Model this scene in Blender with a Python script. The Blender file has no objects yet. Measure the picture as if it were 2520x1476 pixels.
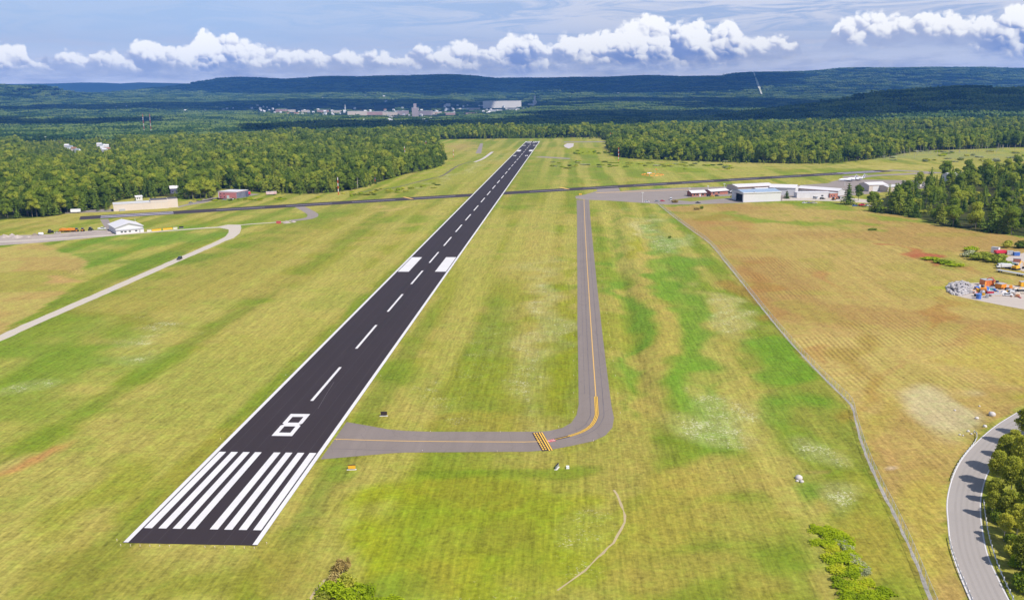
import bpy, bmesh, math, random
import numpy as np
from mathutils import Matrix, Vector

SC = bpy.context.scene
COL = SC.collection
rad = math.radians

# ------------------------------------------------------------------ camera
FPX, PITCH, ROLL, CAMH = 2189.6, 0.22489, -0.014107, 95.02     # focal length in 1/2520 of the width
_cp, _sp, _cr, _sr = math.cos(PITCH), math.sin(PITCH), math.cos(ROLL), math.sin(ROLL)
cam_d = bpy.data.cameras.new('camera')
cam_d.sensor_width = 36.0
cam_d.lens = 36.0 * FPX / 2520.0
cam_d.clip_start, cam_d.clip_end = 1.0, 60000.0
cam = bpy.data.objects.new('camera', cam_d)
COL.objects.link(cam)
_r, _u, _f = Vector((1, 0, 0)), Vector((0, _sp, _cp)), Vector((0, _cp, -_sp))
_r2, _u2 = _r * _cr + _u * _sr, _u * _cr - _r * _sr
cam.matrix_world = Matrix(((_r2.x, _u2.x, -_f.x, 0), (_r2.y, _u2.y, -_f.y, 0), (_r2.z, _u2.z, -_f.z, CAMH), (0, 0, 0, 1)))
SC.camera = cam

# ------------------------------------------------------------------ light
SUN_EL, SUN_AZ = rad(50), rad(135)          # azimuth clockwise from +Y (straight ahead)
SUN_DIR = Vector((math.sin(SUN_AZ) * math.cos(SUN_EL), math.cos(SUN_AZ) * math.cos(SUN_EL), math.sin(SUN_EL)))
sun_d = bpy.data.lights.new('sun', 'SUN')
sun_d.energy, sun_d.angle, sun_d.color = 4.2, rad(0.53), (1.0, 0.95, 0.87)
sun = bpy.data.objects.new('sun', sun_d)
sun.rotation_euler = SUN_DIR.to_track_quat('Z', 'Y').to_euler()
sun.location = SUN_DIR * 3000
COL.objects.link(sun)

SC.view_settings.view_transform = 'Standard'
SC.view_settings.look = 'None'
SC.view_settings.gamma = 1.0
SC.view_settings.exposure = 0.40
SC.view_settings.use_curve_mapping = False
SC.cycles.use_denoising = True
SC.cycles.max_bounces = 6
SC.cycles.diffuse_bounces = 3
SC.cycles.glossy_bounces = 2
SC.cycles.transparent_max_bounces = 12
SC.cycles.volume_bounces = 1


class NT:
    """small helper to write node trees as expressions"""
    def __init__(self, tree):
        self.t = tree
        tree.nodes.clear()

    def n(self, kind, **kw):
        nd = self.t.nodes.new(kind)
        for k, v in kw.items():
            setattr(nd, k, v)
        return nd

    def put(self, sock, v):
        if v is None:
            return
        if isinstance(v, bpy.types.NodeSocket):
            self.t.links.new(v, sock)
        elif isinstance(v, (tuple, list)) and sock.type == 'RGBA' and len(v) == 3:
            sock.default_value = (*v, 1)
        else:
            sock.default_value = v

    def m(self, op, a, b=None, c=None, clamp=False):
        nd = self.n('ShaderNodeMath', operation=op, use_clamp=clamp)
        for i, v in enumerate((a, b, c)):
            self.put(nd.inputs[i], v)
        return nd.outputs[0]

    def rng(self, v, a, b, c=0.0, d=1.0, kind='SMOOTHSTEP'):
        nd = self.n('ShaderNodeMapRange', interpolation_type=kind)
        for i, x in enumerate((v, a, b, c, d)):
            self.put(nd.inputs[i], x)
        return nd.outputs[0]

    def mix(self, f, a, b, mode='MIX'):
        nd = self.n('ShaderNodeMix', data_type='RGBA', blend_type=mode)
        self.put(nd.inputs[0], f); self.put(nd.inputs[6], a); self.put(nd.inputs[7], b)
        return nd.outputs[2]

    def noise(self, vec, scale, detail=3.0, rough=0.55, dist=0.0, lac=2.0):
        nd = self.n('ShaderNodeTexNoise')
        self.put(nd.inputs['Vector'], vec)
        for k, v in (('Scale', scale), ('Detail', detail), ('Roughness', rough), ('Distortion', dist), ('Lacunarity', lac)):
            self.put(nd.inputs[k], v)
        return nd.outputs[0]

    def voro(self, vec, scale, detail=0.0, rough=0.5, feature='F1', smooth=None):
        nd = self.n('ShaderNodeTexVoronoi', feature=feature)
        self.put(nd.inputs['Vector'], vec)
        self.put(nd.inputs['Scale'], scale); self.put(nd.inputs['Detail'], detail); self.put(nd.inputs['Roughness'], rough)
        if smooth is not None and 'Smoothness' in nd.inputs:
            self.put(nd.inputs['Smoothness'], smooth)
        return nd.outputs['Distance']

    def xyz(self, x, y, z=0.0):
        nd = self.n('ShaderNodeCombineXYZ')
        self.put(nd.inputs[0], x); self.put(nd.inputs[1], y); self.put(nd.inputs[2], z)
        return nd.outputs[0]

    def sep(self, v):
        nd = self.n('ShaderNodeSeparateXYZ'); self.put(nd.inputs[0], v)
        return nd.outputs[0], nd.outputs[1], nd.outputs[2]

    def vmul(self, v, s):
        nd = self.n('ShaderNodeVectorMath', operation='MULTIPLY'); self.put(nd.inputs[0], v); self.put(nd.inputs[1], s)
        return nd.outputs[0]

    def curve(self, v, pts):
        nd = self.n('ShaderNodeFloatCurve')
        c = nd.mapping.curves[0]
        while len(c.points) < len(pts):
            c.points.new(0.5, 0.5)
        for p, (x, y) in zip(c.points, pts):
            p.location = (x, y); p.handle_type = 'AUTO'
        nd.mapping.use_clip = True
        nd.mapping.update()
        self.put(nd.inputs['Value'], v)
        return nd.outputs[0]


def lin(c):
    """sRGB 0..255 to linear"""
    return tuple((v / 255 / 12.92) if v / 255 <= 0.04045 else ((v / 255 + 0.055) / 1.055) ** 2.4 for v in c)


# ------------------------------------------------------------------ picture <-> place
def ray(px, py):
    x, y = px - 1260.0, py - 738.0
    x, y = x * _cr + y * _sr, -x * _sr + y * _cr
    return (x / FPX, _cp - y / FPX * _sp, -_sp - y / FPX * _cp)


def at(px, py, z=0.0):
    """the point of height z that a survey mark on the picture stands for"""
    dx, dy, dz = ray(px, py)
    t = (z - CAMH) / dz
    return Vector((dx * t, dy * t, z))


def at_y(px, py, Y):
    dx, dy, dz = ray(px, py)
    t = Y / dy
    return Vector((dx * t, Y, CAMH + dz * t))


def project(X, Y, Z):
    Zr = Z - CAMH
    d = Y * _cp - Zr * _sp
    up = Y * _sp + Zr * _cp
    d = np.maximum(d, 1.0)
    x, y = FPX * X / d, -FPX * up / d
    return 1260 + x * _cr - y * _sr, 738 + x * _sr + y * _cr


# ------------------------------------------------------------------ world: sky with clouds
world = bpy.data.worlds.new('World')
SC.world = world
world.use_nodes = True


def build_world():
    N = NT(world.node_tree)
    out = N.n('ShaderNodeOutputWorld')
    sky = N.n('ShaderNodeTexSky', sky_type='NISHITA')
    sky.sun_disc = False
    sky.sun_elevation, sky.sun_rotation = SUN_EL, SUN_AZ
    sky.altitude, sky.air_density, sky.dust_density, sky.ozone_density = 400, 1.0, 0.35, 4.0
    tc = N.n('ShaderNodeTexCoord')
    d = tc.outputs['Generated']
    x, y, z = N.sep(d)
    hor = N.m('SQRT', N.m('ADD', N.m('MULTIPLY', x, x), N.m('MULTIPLY', y, y)))
    az = N.m('ARCTAN2', x, y)
    te = N.m('DIVIDE', z, N.m('MAXIMUM', hor, 0.001))
    K = FPX / 100.0
    U = N.m('MULTIPLY', az, K)                       # about 100 picture units each
    V = N.m('MULTIPLY', te, K)

    W = 0.62
    u01 = N.m('DIVIDE', N.m('PINGPONG', N.m('ADD', az, W), 2 * W), 2 * W)

    def layer_curve(pts, lo=-0.2, hi=2.6):
        o = []
        for px, py in pts:
            dx, dy, dz = ray(px, py)
            o.append(((math.atan2(dx, dy) + W) / (2 * W), (dz / math.hypot(dx, dy) * K - lo) / (hi - lo)))
        return N.m('ADD', N.m('MULTIPLY', N.curve(u01, o), hi - lo), lo)
    tops = [(-130, 120), (-60, 112), (0, 105), (22, 104), (50, 110), (72, 124), (84, 146), (100, 121), (118, 122), (127, 140), (142, 131), (165, 126),
            (190, 130), (206, 136), (216, 127), (235, 130), (255, 134), (263, 122), (282, 118), (300, 116), (330, 103), (350, 100), (400, 101), (416, 112), (440, 117),
            (463, 107), (480, 86), (505, 74), (530, 75), (546, 84), (566, 86), (592, 88), (613, 102), (626, 114), (690, 113), (715, 122), (740, 126), (800, 129),
            (840, 127), (900, 130), (965, 128), (984, 134), (1000, 120), (1030, 115), (1060, 118), (1100, 108), (1130, 100), (1158, 108), (1172, 114), (1218, 109), (1236, 95),
            (1270, 79), (1302, 83), (1328, 100), (1347, 112), (1362, 98), (1400, 85), (1440, 81), (1498, 77), (1522, 60), (1560, 50), (1590, 36), (1620, 40), (1642, 55),
            (1680, 58), (1720, 50), (1740, 56), (1762, 63), (1790, 46), (1815, 56), (1832, 86), (1870, 89), (1945, 95), (1972, 108), (2023, 98), (2052, 69),
            (2100, 36), (2200, 33), (2320, 28), (2345, 25), (2370, 46), (2410, 36), (2440, 31), (2480, 15), (2530, 8), (2640, 10)]
    tops.insert(tops.index((2023, 98)), (1992, 160)); tops.insert(tops.index((2023, 98)), (2012, 150))
    bases = [(-130, 172), (0, 170), (90, 166), (240, 166), (380, 168), (620, 164), (800, 164), (1000, 162), (1180, 164), (1340, 160), (1400, 154), (1600, 150), (1800, 142), (1960, 120),
             (2000, 110), (2060, 104), (2160, 94), (2260, 88), (2330, 96), (2420, 112), (2520, 126), (2640, 128)]
    T, B = layer_curve(tops), layer_curve(bases)

    # thin broken stratus near the hills, high streaks above
    def noise2(u, v, scale, detail, rough, dist=0.0):
        nd = N.n('ShaderNodeTexNoise', noise_dimensions='2D')
        N.put(nd.inputs['Vector'], N.xyz(u, v, 0.0))
        for k, q in (('Scale', scale), ('Detail', detail), ('Roughness', rough), ('Distortion', dist)):
            N.put(nd.inputs[k], q)
        return nd.outputs[0]
    def puffs(u, v, scale, smooth):
        """rounded heads: 1 at a head's middle, falling off as a dome"""
        nd = N.n('ShaderNodeTexVoronoi', feature='SMOOTH_F1', voronoi_dimensions='2D')
        N.put(nd.inputs['Vector'], N.xyz(u, v, 0.0))
        for k, q in (('Scale', scale), ('Detail', 0.0), ('Smoothness', smooth)):
            N.put(nd.inputs[k], q)
        d_ = nd.outputs['Distance']
        return N.m('SUBTRACT', 1.0, N.m('MULTIPLY', N.m('MULTIPLY', d_, d_), 2.2))
    wx = noise2(U, V, 3.2, 3.0, 0.55)
    wy = noise2(N.m('ADD', U, 31.7), V, 3.2, 3.0, 0.55)
    Uw = N.m('ADD', U, N.m('MULTIPLY', N.m('SUBTRACT', wx, 0.5), 0.20)); Vw = N.m('ADD', V, N.m('MULTIPLY', N.m('SUBTRACT', wy, 0.5), 0.20))
    big, big2 = puffs(Uw, Vw, 2.1, 0.25), puffs(N.m('ADD', Uw, 0.07), N.m('ADD', Vw, 0.10), 2.1, 0.25)
    sml, sml2 = puffs(Uw, Vw, 6.5, 0.2), puffs(N.m('ADD', Uw, 0.03), N.m('ADD', Vw, 0.04), 6.5, 0.2)
    fb = noise2(U, V, 9.0, 4.0, 0.6)
    edge = N.m('ADD', N.m('MULTIPLY', N.m('SUBTRACT', big, 0.55), 0.14), N.m('MULTIPLY', N.m('SUBTRACT', sml, 0.5), 0.075))
    edge = N.m('ADD', edge, N.m('MULTIPLY', N.m('SUBTRACT', fb, 0.5), 0.10))
    m_top = N.rng(N.m('SUBTRACT', N.m('ADD', T, edge), V), -0.02, N.m('ADD', 0.05, N.m('MULTIPLY', N.rng(fb, 0.35, 0.7), 0.10)))
    low_n = noise2(N.m('MULTIPLY', U, 0.8), N.m('MULTIPLY', V, 2.0), 2.2, 4.0, 0.6)
    dB = N.m('SUBTRACT', V, N.m('ADD', B, N.m('MULTIPLY', N.m('SUBTRACT', low_n, 0.5), 0.5)))
    mask = N.m('MULTIPLY', m_top, N.rng(dB, -0.34, 0.14))
    rel = N.m('DIVIDE', N.m('SUBTRACT', V, B), N.m('MAXIMUM', N.m('SUBTRACT', T, B), 0.22))
    slope = N.m('ADD', N.m('MULTIPLY', N.m('SUBTRACT', big, big2), 0.8), N.m('MULTIPLY', N.m('SUBTRACT', sml, sml2), 0.32))
    lit = N.m('ADD', N.m('ADD', slope, N.m('MULTIPLY', rel, 1.3)), N.m('MULTIPLY', N.m('SUBTRACT', noise2(U, V, 1.3, 3.0, 0.5), 0.5), 1.5))
    ccol = N.mix(N.rng(lit, -0.15, 0.55), N.mix(N.rng(N.m('SUBTRACT', T, B), 0.35, 0.9), lin((190, 199, 227)), lin((140, 160, 212))), lin((216, 220, 238)))  # cloud light and shade painted in colour: lavender bases, pale heads
    ccol = N.mix(N.rng(lit, 0.15, 0.85), ccol, (1.16, 1.15, 1.13))
    st = noise2(N.m('MULTIPLY', U, 0.35), N.m('MULTIPLY', V, 2.6), 1.6, 4.0, 0.62)
    low = N.m('MULTIPLY', N.rng(st, 0.40, 0.70), N.m('MULTIPLY', N.rng(V, 0.1, 0.5), N.rng(V, 1.7, 0.8)))
    low = N.m('MULTIPLY', low, 0.85)
    scr = N.m('ADD', puffs(Uw, N.m('MULTIPLY', Vw, 2.0), 1.7, 0.3), N.m('MULTIPLY', N.m('SUBTRACT', st, 0.5), 2.4))
    scr = N.m('MULTIPLY', N.rng(N.m('ADD', scr, N.m('MULTIPLY', N.m('SUBTRACT', fb, 0.5), 0.7)), 0.80, 1.25), N.m('MULTIPLY', N.rng(V, 0.28, 0.5), N.rng(V, 1.25, 0.85)))
    ci = noise2(N.m('ADD', N.m('MULTIPLY', U, 0.30), N.m('MULTIPLY', V, -0.12)), N.m('MULTIPLY', V, 2.4), 1.5, 6.0, 0.68, 0.6)
    right = N.rng(U, -7.0, 5.0, 0.18, 1.0)
    hi = N.m('MULTIPLY', N.rng(ci, 0.37, 0.60), N.m('MULTIPLY', right, N.rng(V, 0.9, 1.8)))
    hi = N.m('MULTIPLY', hi, N.rng(V, 40.0, 8.0, 0.15, 0.9))
    base = N.n('ShaderNodeVectorMath', operation='SCALE')
    N.put(base.inputs[0], sky.outputs[0]); base.inputs[3].default_value = SKY_K
    haze = N.m('MULTIPLY', N.rng(V, 0.0, 3.0, 0.95, 0.62), N.rng(V, 14.0, 3.0))
    c = N.mix(haze, base.outputs[0], HORIZON)
    c = N.mix(N.m('MULTIPLY', right, 0.35), c, lin((176, 188, 222)))
    c = N.mix(hi, c, lin((224, 227, 240)))
    c = N.mix(N.rng(V, 1.5, 0.15, 0.0, 0.9), c, (1.10, 1.08, 1.12))
    c = N.mix(low, c, lin((200, 206, 230)))
    c = N.mix(N.m('MULTIPLY', scr, 0.72), c, lin((232, 233, 242)))
    c = N.mix(mask, c, ccol)
    c = N.mix(N.rng(V, -0.5, 0.0), lin((120, 140, 150)), c)
    bg = N.n('ShaderNodeBackground')
    N.put(bg.inputs[0], c); bg.inputs[1].default_value = 0.82
    N.t.links.new(bg.outputs[0], out.inputs[0])


HORIZON = lin((172, 192, 232))     # pale air low over the hills
world.cycles.sampling_method = 'MANUAL'
world.cycles.sample_map_resolution = 512
SKY_K = 0.12          # strength of the physical sky
build_world()


# ------------------------------------------------------------------ helpers: materials, meshes, things
MATS = {}


def mat(name, col, rough=0.75, var=0.12, scale=1.5, spec=0.3, metal=0.0, bump=0.0, stretch=None, second=None, second_amt=0.5):
    """plain procedural material: base colour broken up by two noises"""
    if name in MATS:
        return MATS[name]
    m = bpy.data.materials.new(name); m.use_nodes = True
    N = NT(m.node_tree)
    o = N.n('ShaderNodeOutputMaterial'); b = N.n('ShaderNodeBsdfPrincipled')
    g = N.n('ShaderNodeNewGeometry')
    p = g.outputs['Position']
    if stretch:
        p = N.vmul(p, stretch)
    a = N.noise(p, scale, 4.0, 0.6)
    c2 = N.noise(p, scale * 0.13, 3.0, 0.55)
    f = N.m('ADD', N.m('MULTIPLY', N.m('SUBTRACT', a, 0.5), 2.2 * var), N.m('MULTIPLY', N.m('SUBTRACT', c2, 0.5), 2.2 * var))
    f = N.m('ADD', f, 1.0)
    cc = col
    if second:
        cc = N.mix(N.m('MULTIPLY', N.rng(c2, 0.42, 0.62), second_amt), col, second)
    vm = N.n('ShaderNodeVectorMath', operation='SCALE')
    if isinstance(cc, tuple):
        vm.inputs[0].default_value = cc
    else:
        N.put(vm.inputs[0], cc)
    N.put(vm.inputs[3], f)
    N.put(b.inputs['Base Color'], vm.outputs[0])
    b.inputs['Roughness'].default_value = rough
    b.inputs['Specular IOR Level'].default_value = spec
    b.inputs['Metallic'].default_value = metal
    if bump:
        bp = N.n('ShaderNodeBump'); bp.inputs['Strength'].default_value = bump; bp.inputs['Distance'].default_value = 0.3
        N.put(bp.inputs['Height'], a); N.put(b.inputs['Normal'], bp.outputs[0])
    N.t.links.new(b.outputs[0], o.inputs[0])
    MATS[name] = m
    return m


def fbm(x, y, scale, octaves=4, seed=0):
    """value noise in 0..1 on numpy arrays"""
    r = np.random.RandomState(seed)
    tabv = r.rand(256, 256)
    tot = np.zeros_like(x, dtype=float); amp, s, w = 1.0, scale, 0.0
    for o in range(octaves):
        X, Y = x * s + 17.3 * o, y * s + 9.1 * o
        xi, yi = np.floor(X).astype(int), np.floor(Y).astype(int)
        fx, fy = X - xi, Y - yi
        fx, fy = fx * fx * (3 - 2 * fx), fy * fy * (3 - 2 * fy)
        a = tabv[xi % 256, yi % 256]; b = tabv[(xi + 1) % 256, yi % 256]
        c = tabv[xi % 256, (yi + 1) % 256]; d = tabv[(xi + 1) % 256, (yi + 1) % 256]
        tot += amp * ((a * (1 - fx) + b * fx) * (1 - fy) + (c * (1 - fx) + d * fx) * fy)
        w += amp; amp *= 0.5; s *= 2.03
    return tot / w


def sstep(a, b, v):
    t = np.clip((v - a) / (b - a), 0, 1)
    return t * t * (3 - 2 * t)


def mesh_np(name, verts, faces, mats=None, mat_idx=None, smooth=False):
    """faces: array (n,k) of one size"""
    me = bpy.data.meshes.new(name)
    v = np.asarray(verts, dtype=np.float32); f = np.asarray(faces, dtype=np.int32)
    n, k = f.shape
    me.vertices.add(len(v)); me.vertices.foreach_set('co', v.ravel())
    me.loops.add(n * k); me.loops.foreach_set('vertex_index', f.ravel())
    me.polygons.add(n); me.polygons.foreach_set('loop_start', np.arange(0, n * k, k, dtype=np.int32))
    if mat_idx is not None:
        me.polygons.foreach_set('material_index', np.asarray(mat_idx, dtype=np.int32))
    if smooth:
        me.polygons.foreach_set('use_smooth', np.ones(n, dtype=bool))
    for m in (mats or []):
        me.materials.append(m)
    me.update(calc_edges=True)
    return me


def obj(name, me, parent=None, loc=(0, 0, 0), rz=0.0, scale=None):
    o = bpy.data.objects.new(name, me)
    COL.objects.link(o)
    o.location = loc; o.rotation_euler = (0, 0, rz)
    if scale is not None:
        o.scale = scale if hasattr(scale, '__len__') else (scale,) * 3
    if parent:
        o.parent = parent
    return o


def tag(o, label, cat, group=None, kind=None):
    o['label'] = label; o['category'] = cat
    if group:
        o['group'] = group
    if kind:
        o['kind'] = kind
    return o


def struct(o, label=None):
    o['kind'] = 'structure'
    if label:
        o['label'] = label
    return o


def thing(name, label, cat, loc=(0, 0, 0), rz=0.0, group=None, scale=None):
    o = bpy.data.objects.new(name, None)
    o.empty_display_size = 0.5
    COL.objects.link(o)
    o.location = loc; o.rotation_euler = (0, 0, rz)
    if scale is not None:
        o.scale = (scale,) * 3
    return tag(o, label, cat, group)


class MB:
    """collects shapes for ONE mesh"""
    def __init__(self):
        self.v, self.f = [], []

    def add(self, vs, fs):
        n = len(self.v)
        self.v += [tuple(p) for p in vs]
        self.f += [tuple(i + n for i in f) for f in fs]
        return self

    def box(self, x0, x1, y0, y1, z0, z1):
        return self.add([(x0, y0, z0), (x1, y0, z0), (x1, y1, z0), (x0, y1, z0), (x0, y0, z1), (x1, y0, z1), (x1, y1, z1), (x0, y1, z1)],
                        [(3, 2, 1, 0), (4, 5, 6, 7), (0, 1, 5, 4), (1, 2, 6, 5), (2, 3, 7, 6), (3, 0, 4, 7)])

    def prism(self, pts, y0, y1):
        """profile in x,z pushed along y"""
        n = len(pts)
        vs = [(x, y0, z) for x, z in pts] + [(x, y1, z) for x, z in pts]
        fs = [tuple(range(n)), tuple(reversed(range(n, 2 * n)))] + [(i, i + n, (i + 1) % n + n, (i + 1) % n) for i in range(n)]
        return self.add(vs, fs)

    def prism_x(self, pts, x0, x1):
        """profile in y,z pushed along x"""
        n = len(pts)
        vs = [(x0, y, z) for y, z in pts] + [(x1, y, z) for y, z in pts]
        fs = [tuple(reversed(range(n))), tuple(range(n, 2 * n))] + [(i, (i + 1) % n, (i + 1) % n + n, i + n) for i in range(n)]
        return self.add(vs, fs)

    def tube(self, path, radii, seg=8, caps=True):
        path = [Vector(p) for p in path]
        if not hasattr(radii, '__len__'):
            radii = [radii] * len(path)
        vs, fs = [], []
        for i, p in enumerate(path):
            t = (path[min(i + 1, len(path) - 1)] - path[max(i - 1, 0)]).normalized()
            a = t.cross(Vector((0, 0, 1)) if abs(t.z) < 0.9 else Vector((1, 0, 0))).normalized()
            b = t.cross(a)
            for k in range(seg):
                w = 2 * math.pi * k / seg
                vs.append(p + (a * math.cos(w) + b * math.sin(w)) * radii[i])
        for i in range(len(path) - 1):
            for k in range(seg):
                fs.append((i * seg + k, i * seg + (k + 1) % seg, (i + 1) * seg + (k + 1) % seg, (i + 1) * seg + k))
        if caps:
            fs.append(tuple(reversed(range(seg)))); fs.append(tuple(range((len(path) - 1) * seg, len(path) * seg)))
        return self.add(vs, fs)

    def wheel(self, x, y, r, w, seg=12):
        return self.tube([(x, y - w / 2, r), (x, y + w / 2, r)], r, seg)

    def mesh(self, name, m, smooth=False):
        me = bpy.data.meshes.new(name)
        me.from_pydata(self.v, [], self.f)
        if m:
            me.materials.append(m)
        bm = bmesh.new(); bm.from_mesh(me); bmesh.ops.recalc_face_normals(bm, faces=bm.faces); bm.to_mesh(me); bm.free()
        if smooth:
            for p in me.polygons:
                p.use_smooth = True
        return me

    def build(self, name, m, parent=None, smooth=False, loc=(0, 0, 0)):
        return obj(name, self.mesh(name, m, smooth), parent, loc)


def clone(o, parent=None):
    c = o.copy(); COL.objects.link(c)
    if parent:
        c.parent = parent
    for ch in o.children:
        clone(ch, c)
    return c


def in_poly(px, py, poly):
    r = np.zeros(px.shape, dtype=bool)
    n = len(poly)
    for i in range(n):
        x0, y0 = poly[i]; x1, y1 = poly[(i + 1) % n]
        if y0 == y1:
            continue
        c = ((y0 > py) != (y1 > py)) & (px < (x1 - x0) * (py - y0) / (y1 - y0) + x0)
        r ^= c
    return r


# ------------------------------------------------------------------ terrain
def sil(pts, Y0, dz=0.0):
    p = [at_y(a, b, Y0) for a, b in pts]
    return np.array([q.x for q in p]), np.array([q.z + dz for q in p])


RIDGE_Y, FAR_Y, KNOLL_Y, HILL_Y = 13000.0, 16900.0, 8800.0, 3600.0
RIDGE = sil([(-700, 236), (0, 236), (300, 234), (400, 230), (440, 221), (480, 210), (545, 195), (580, 190), (640, 192), (700, 196), (790, 190), (830, 189), (900, 191), (1000, 190), (1060, 188), (1100, 187),
             (1150, 190), (1220, 197), (1300, 196), (1400, 192), (1500, 191), (1560, 188), (1650, 190), (1740, 189), (1793, 187), (1823, 179), (1853, 177), (1907, 177), (2013, 174), (2097, 167), (2180, 168),
             (2313, 168), (2413, 172), (2520, 175), (2700, 172), (3300, 190)], RIDGE_Y, -10)
FARR = sil([(-800, 214), (-60, 206), (0, 208), (60, 205), (110, 209), (150, 204), (230, 203), (300, 206), (340, 203), (470, 206), (600, 212), (1000, 225), (3300, 230)], FAR_Y, 0)
KNOLL = sil([(-500, 220), (-30, 205), (0, 213), (40, 213), (70, 212), (92, 211), (110, 221), (132, 231), (160, 240), (300, 262), (3300, 262)], KNOLL_Y, -10)
HILL = sil([(-800, 330), (1500, 318), (1700, 312), (1830, 297), (1867, 280), (1980, 264), (2040, 257), (2080, 250), (2147, 240), (2180, 229), (2230, 227), (2313, 221), (2380, 219), (2447, 223), (2520, 222), (2700, 216), (3300, 240)], HILL_Y, -6)


SWALE = [tuple(at(*p)[:2]) for p in [(1500, 515), (1512, 600), (1530, 700), (1548, 800), (1566, 900), (1586, 1010), (1600, 1090)]]


def zt(X, Y):
    X = np.asarray(X, float); Y = np.asarray(Y, float)
    z = np.interp(Y, [0, 2050, 2300, 3000, 4000, 5000, 6000, 7000, 8500, 10000, 12000, 22000], [0, 0, 1, -6, -22, -32, -18, 6, 50, 100, 110, 110])
    z = z - X * 0.0141 * sstep(2200, 4600, Y)
    und = (fbm(X, Y, 1 / 900., 4, 5) - 0.5)
    z = z + und * 34 * sstep(2300, 5000, Y)
    z = z + (fbm(X, Y, 1 / 420., 3, 8) - 0.5) * 20 * sstep(2050, 2600, Y)
    # left wood drops into a shallow valley
    z = z - 9 * sstep(-330, -900, X) * sstep(900, 1500, Y) * (1 - sstep(2300, 3200, Y))
    # shallow swale and bank running beside the taxiway
    for k in range(len(SWALE) - 1):
        (ax, ay), (bx, by) = SWALE[k], SWALE[k + 1]
        tt = ((X - ax) * (bx - ax) + (Y - ay) * (by - ay)) / ((bx - ax) ** 2 + (by - ay) ** 2)
        inn = (tt >= 0) & (tt < 1) & (np.abs(X) < 400) & (Y < 900)
        sd = -((X - ax) * (by - ay) - (Y - ay) * (bx - ax)) / math.hypot(bx - ax, by - ay)
        env = sstep(0, 60, Y - SWALE[-1][1]) * sstep(0, 60, SWALE[0][1] - Y)
        z = np.where(inn, z + env * (-1.3 * np.exp(-(sd / 4.0) ** 2) + 0.9 * np.exp(-((sd - 11) / 6.0) ** 2) - 0.5 * np.exp(-((sd - 24) / 7.0) ** 2)), z)
    w = np.exp(-((Y - HILL_Y) / 640.) ** 2)
    h = np.interp(X, *HILL)
    z = np.where(h > z, z + (h - z) * w * (0.94 + 0.12 * fbm(X, Y, 1 / 300., 3, 3)) * sstep(2100, 2700, Y), z)
    kz = np.interp(X, *KNOLL)
    z = np.where(kz > z, z + (kz - z) * np.exp(-((Y - KNOLL_Y) / 700.) ** 2), z)
    r = np.interp(X, *RIDGE)
    rug = fbm(X, Y, 1 / 1500., 5, 11)
    t = sstep(9700, RIDGE_Y, Y + 1500 * (rug - 0.5)) * (1 - 0.8 * sstep(RIDGE_Y + 400, RIDGE_Y + 2600, Y))
    t = np.clip(t, 0, 1) ** 0.9
    z = np.where(r > z, z + (r - z) * t, z) + (fbm(X, Y, 1 / 700., 4, 21) - 0.5) * 46 * sstep(10200, 11500, Y) * (1 - 0.7 * np.exp(-((Y - RIDGE_Y) / 500.) ** 2))
    fz = np.interp(X, *FARR)
    z = np.where(fz > z, z + (fz - z) * np.exp(-((Y - FAR_Y) / 900.) ** 2), z)
    return z


def ground_z(x, y):
    return float(zt(np.array([x]), np.array([y]))[0])


def on(px, py):
    """surveyed point on the relief (walks along the sight line)"""
    p = at(px, py, 0.0) if ray(px, py)[2] < -1e-3 else at_y(px, py, 9000)
    if p.y < 2000:
        return p
    dx, dy, dz = ray(px, py)
    Y = np.arange(1900.0, 18200.0, 12.0); t = Y / dy
    hit = np.nonzero(CAMH + dz * t < zt(dx * t, Y))[0]
    k = hit[0] if len(hit) else len(Y) - 1
    return Vector((dx * t[k], Y[k], ground_z(dx * t[k], Y[k])))


FENCE_PX = [(1619, 501), (1640, 519), (1668, 541), (1705, 568), (1748, 600), (1790, 650), (1840, 712), (1900, 787), (1960, 857), (2020, 921), (2062, 962), (2096, 997), (2108, 1040), (2130, 1110),
            (2165, 1192), (2202, 1264), (2243, 1352), (2292, 1470), (2330, 1560)]
FENCE = [at(*p) for p in FENCE_PX]
RW_YAW = 0.06895


def RW(u, v, z=0.0):
    """runway frame: u metres past the near end, v metres right of the centre line"""
    du, dv = u + 173.70, v - 83.87
    c, s = math.cos(RW_YAW), math.sin(RW_YAW)
    return Vector((du * s + dv * c, du * c - dv * s, z))


# wooded ground, outlines surveyed along the foot of the trees
W_LEFT = [(-900, 560), (0, 541), (120, 533), (200, 521), (262, 517), (285, 494), (330, 488), (400, 484), (470, 491), (520, 488), (545, 464), (600, 470), (640, 474), (700, 476), (760, 478), (830, 473), (880, 465), (940, 446), (1000, 428), (1070, 414), (1096, 402),
          (1070, 390), (1092, 376), (1072, 372), (1078, 352), (1084, 341), (1180, 337), (1310, 334), (1400, 337), (1490, 341), (1498, 352), (1490, 360), (1515, 384), (1560, 391), (1700, 397), (1850, 401), (1970, 403), (2060, 401), (2130, 394), (2200, 384), (2260, 372), (2400, 367), (2540, 362), (3400, 360), (3400, 339), (-900, 339)]
W_RIGHT = [(2135, 512), (2150, 524), (2230, 531), (2292, 545), (2335, 559), (2440, 572), (2560, 588), (3000, 640), (3000, 400), (2560, 405), (2480, 414), (2400, 426), (2330, 443), (2290, 455), (2268, 470), (2200, 478), (2160, 492)]

SOFT = {}


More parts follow.
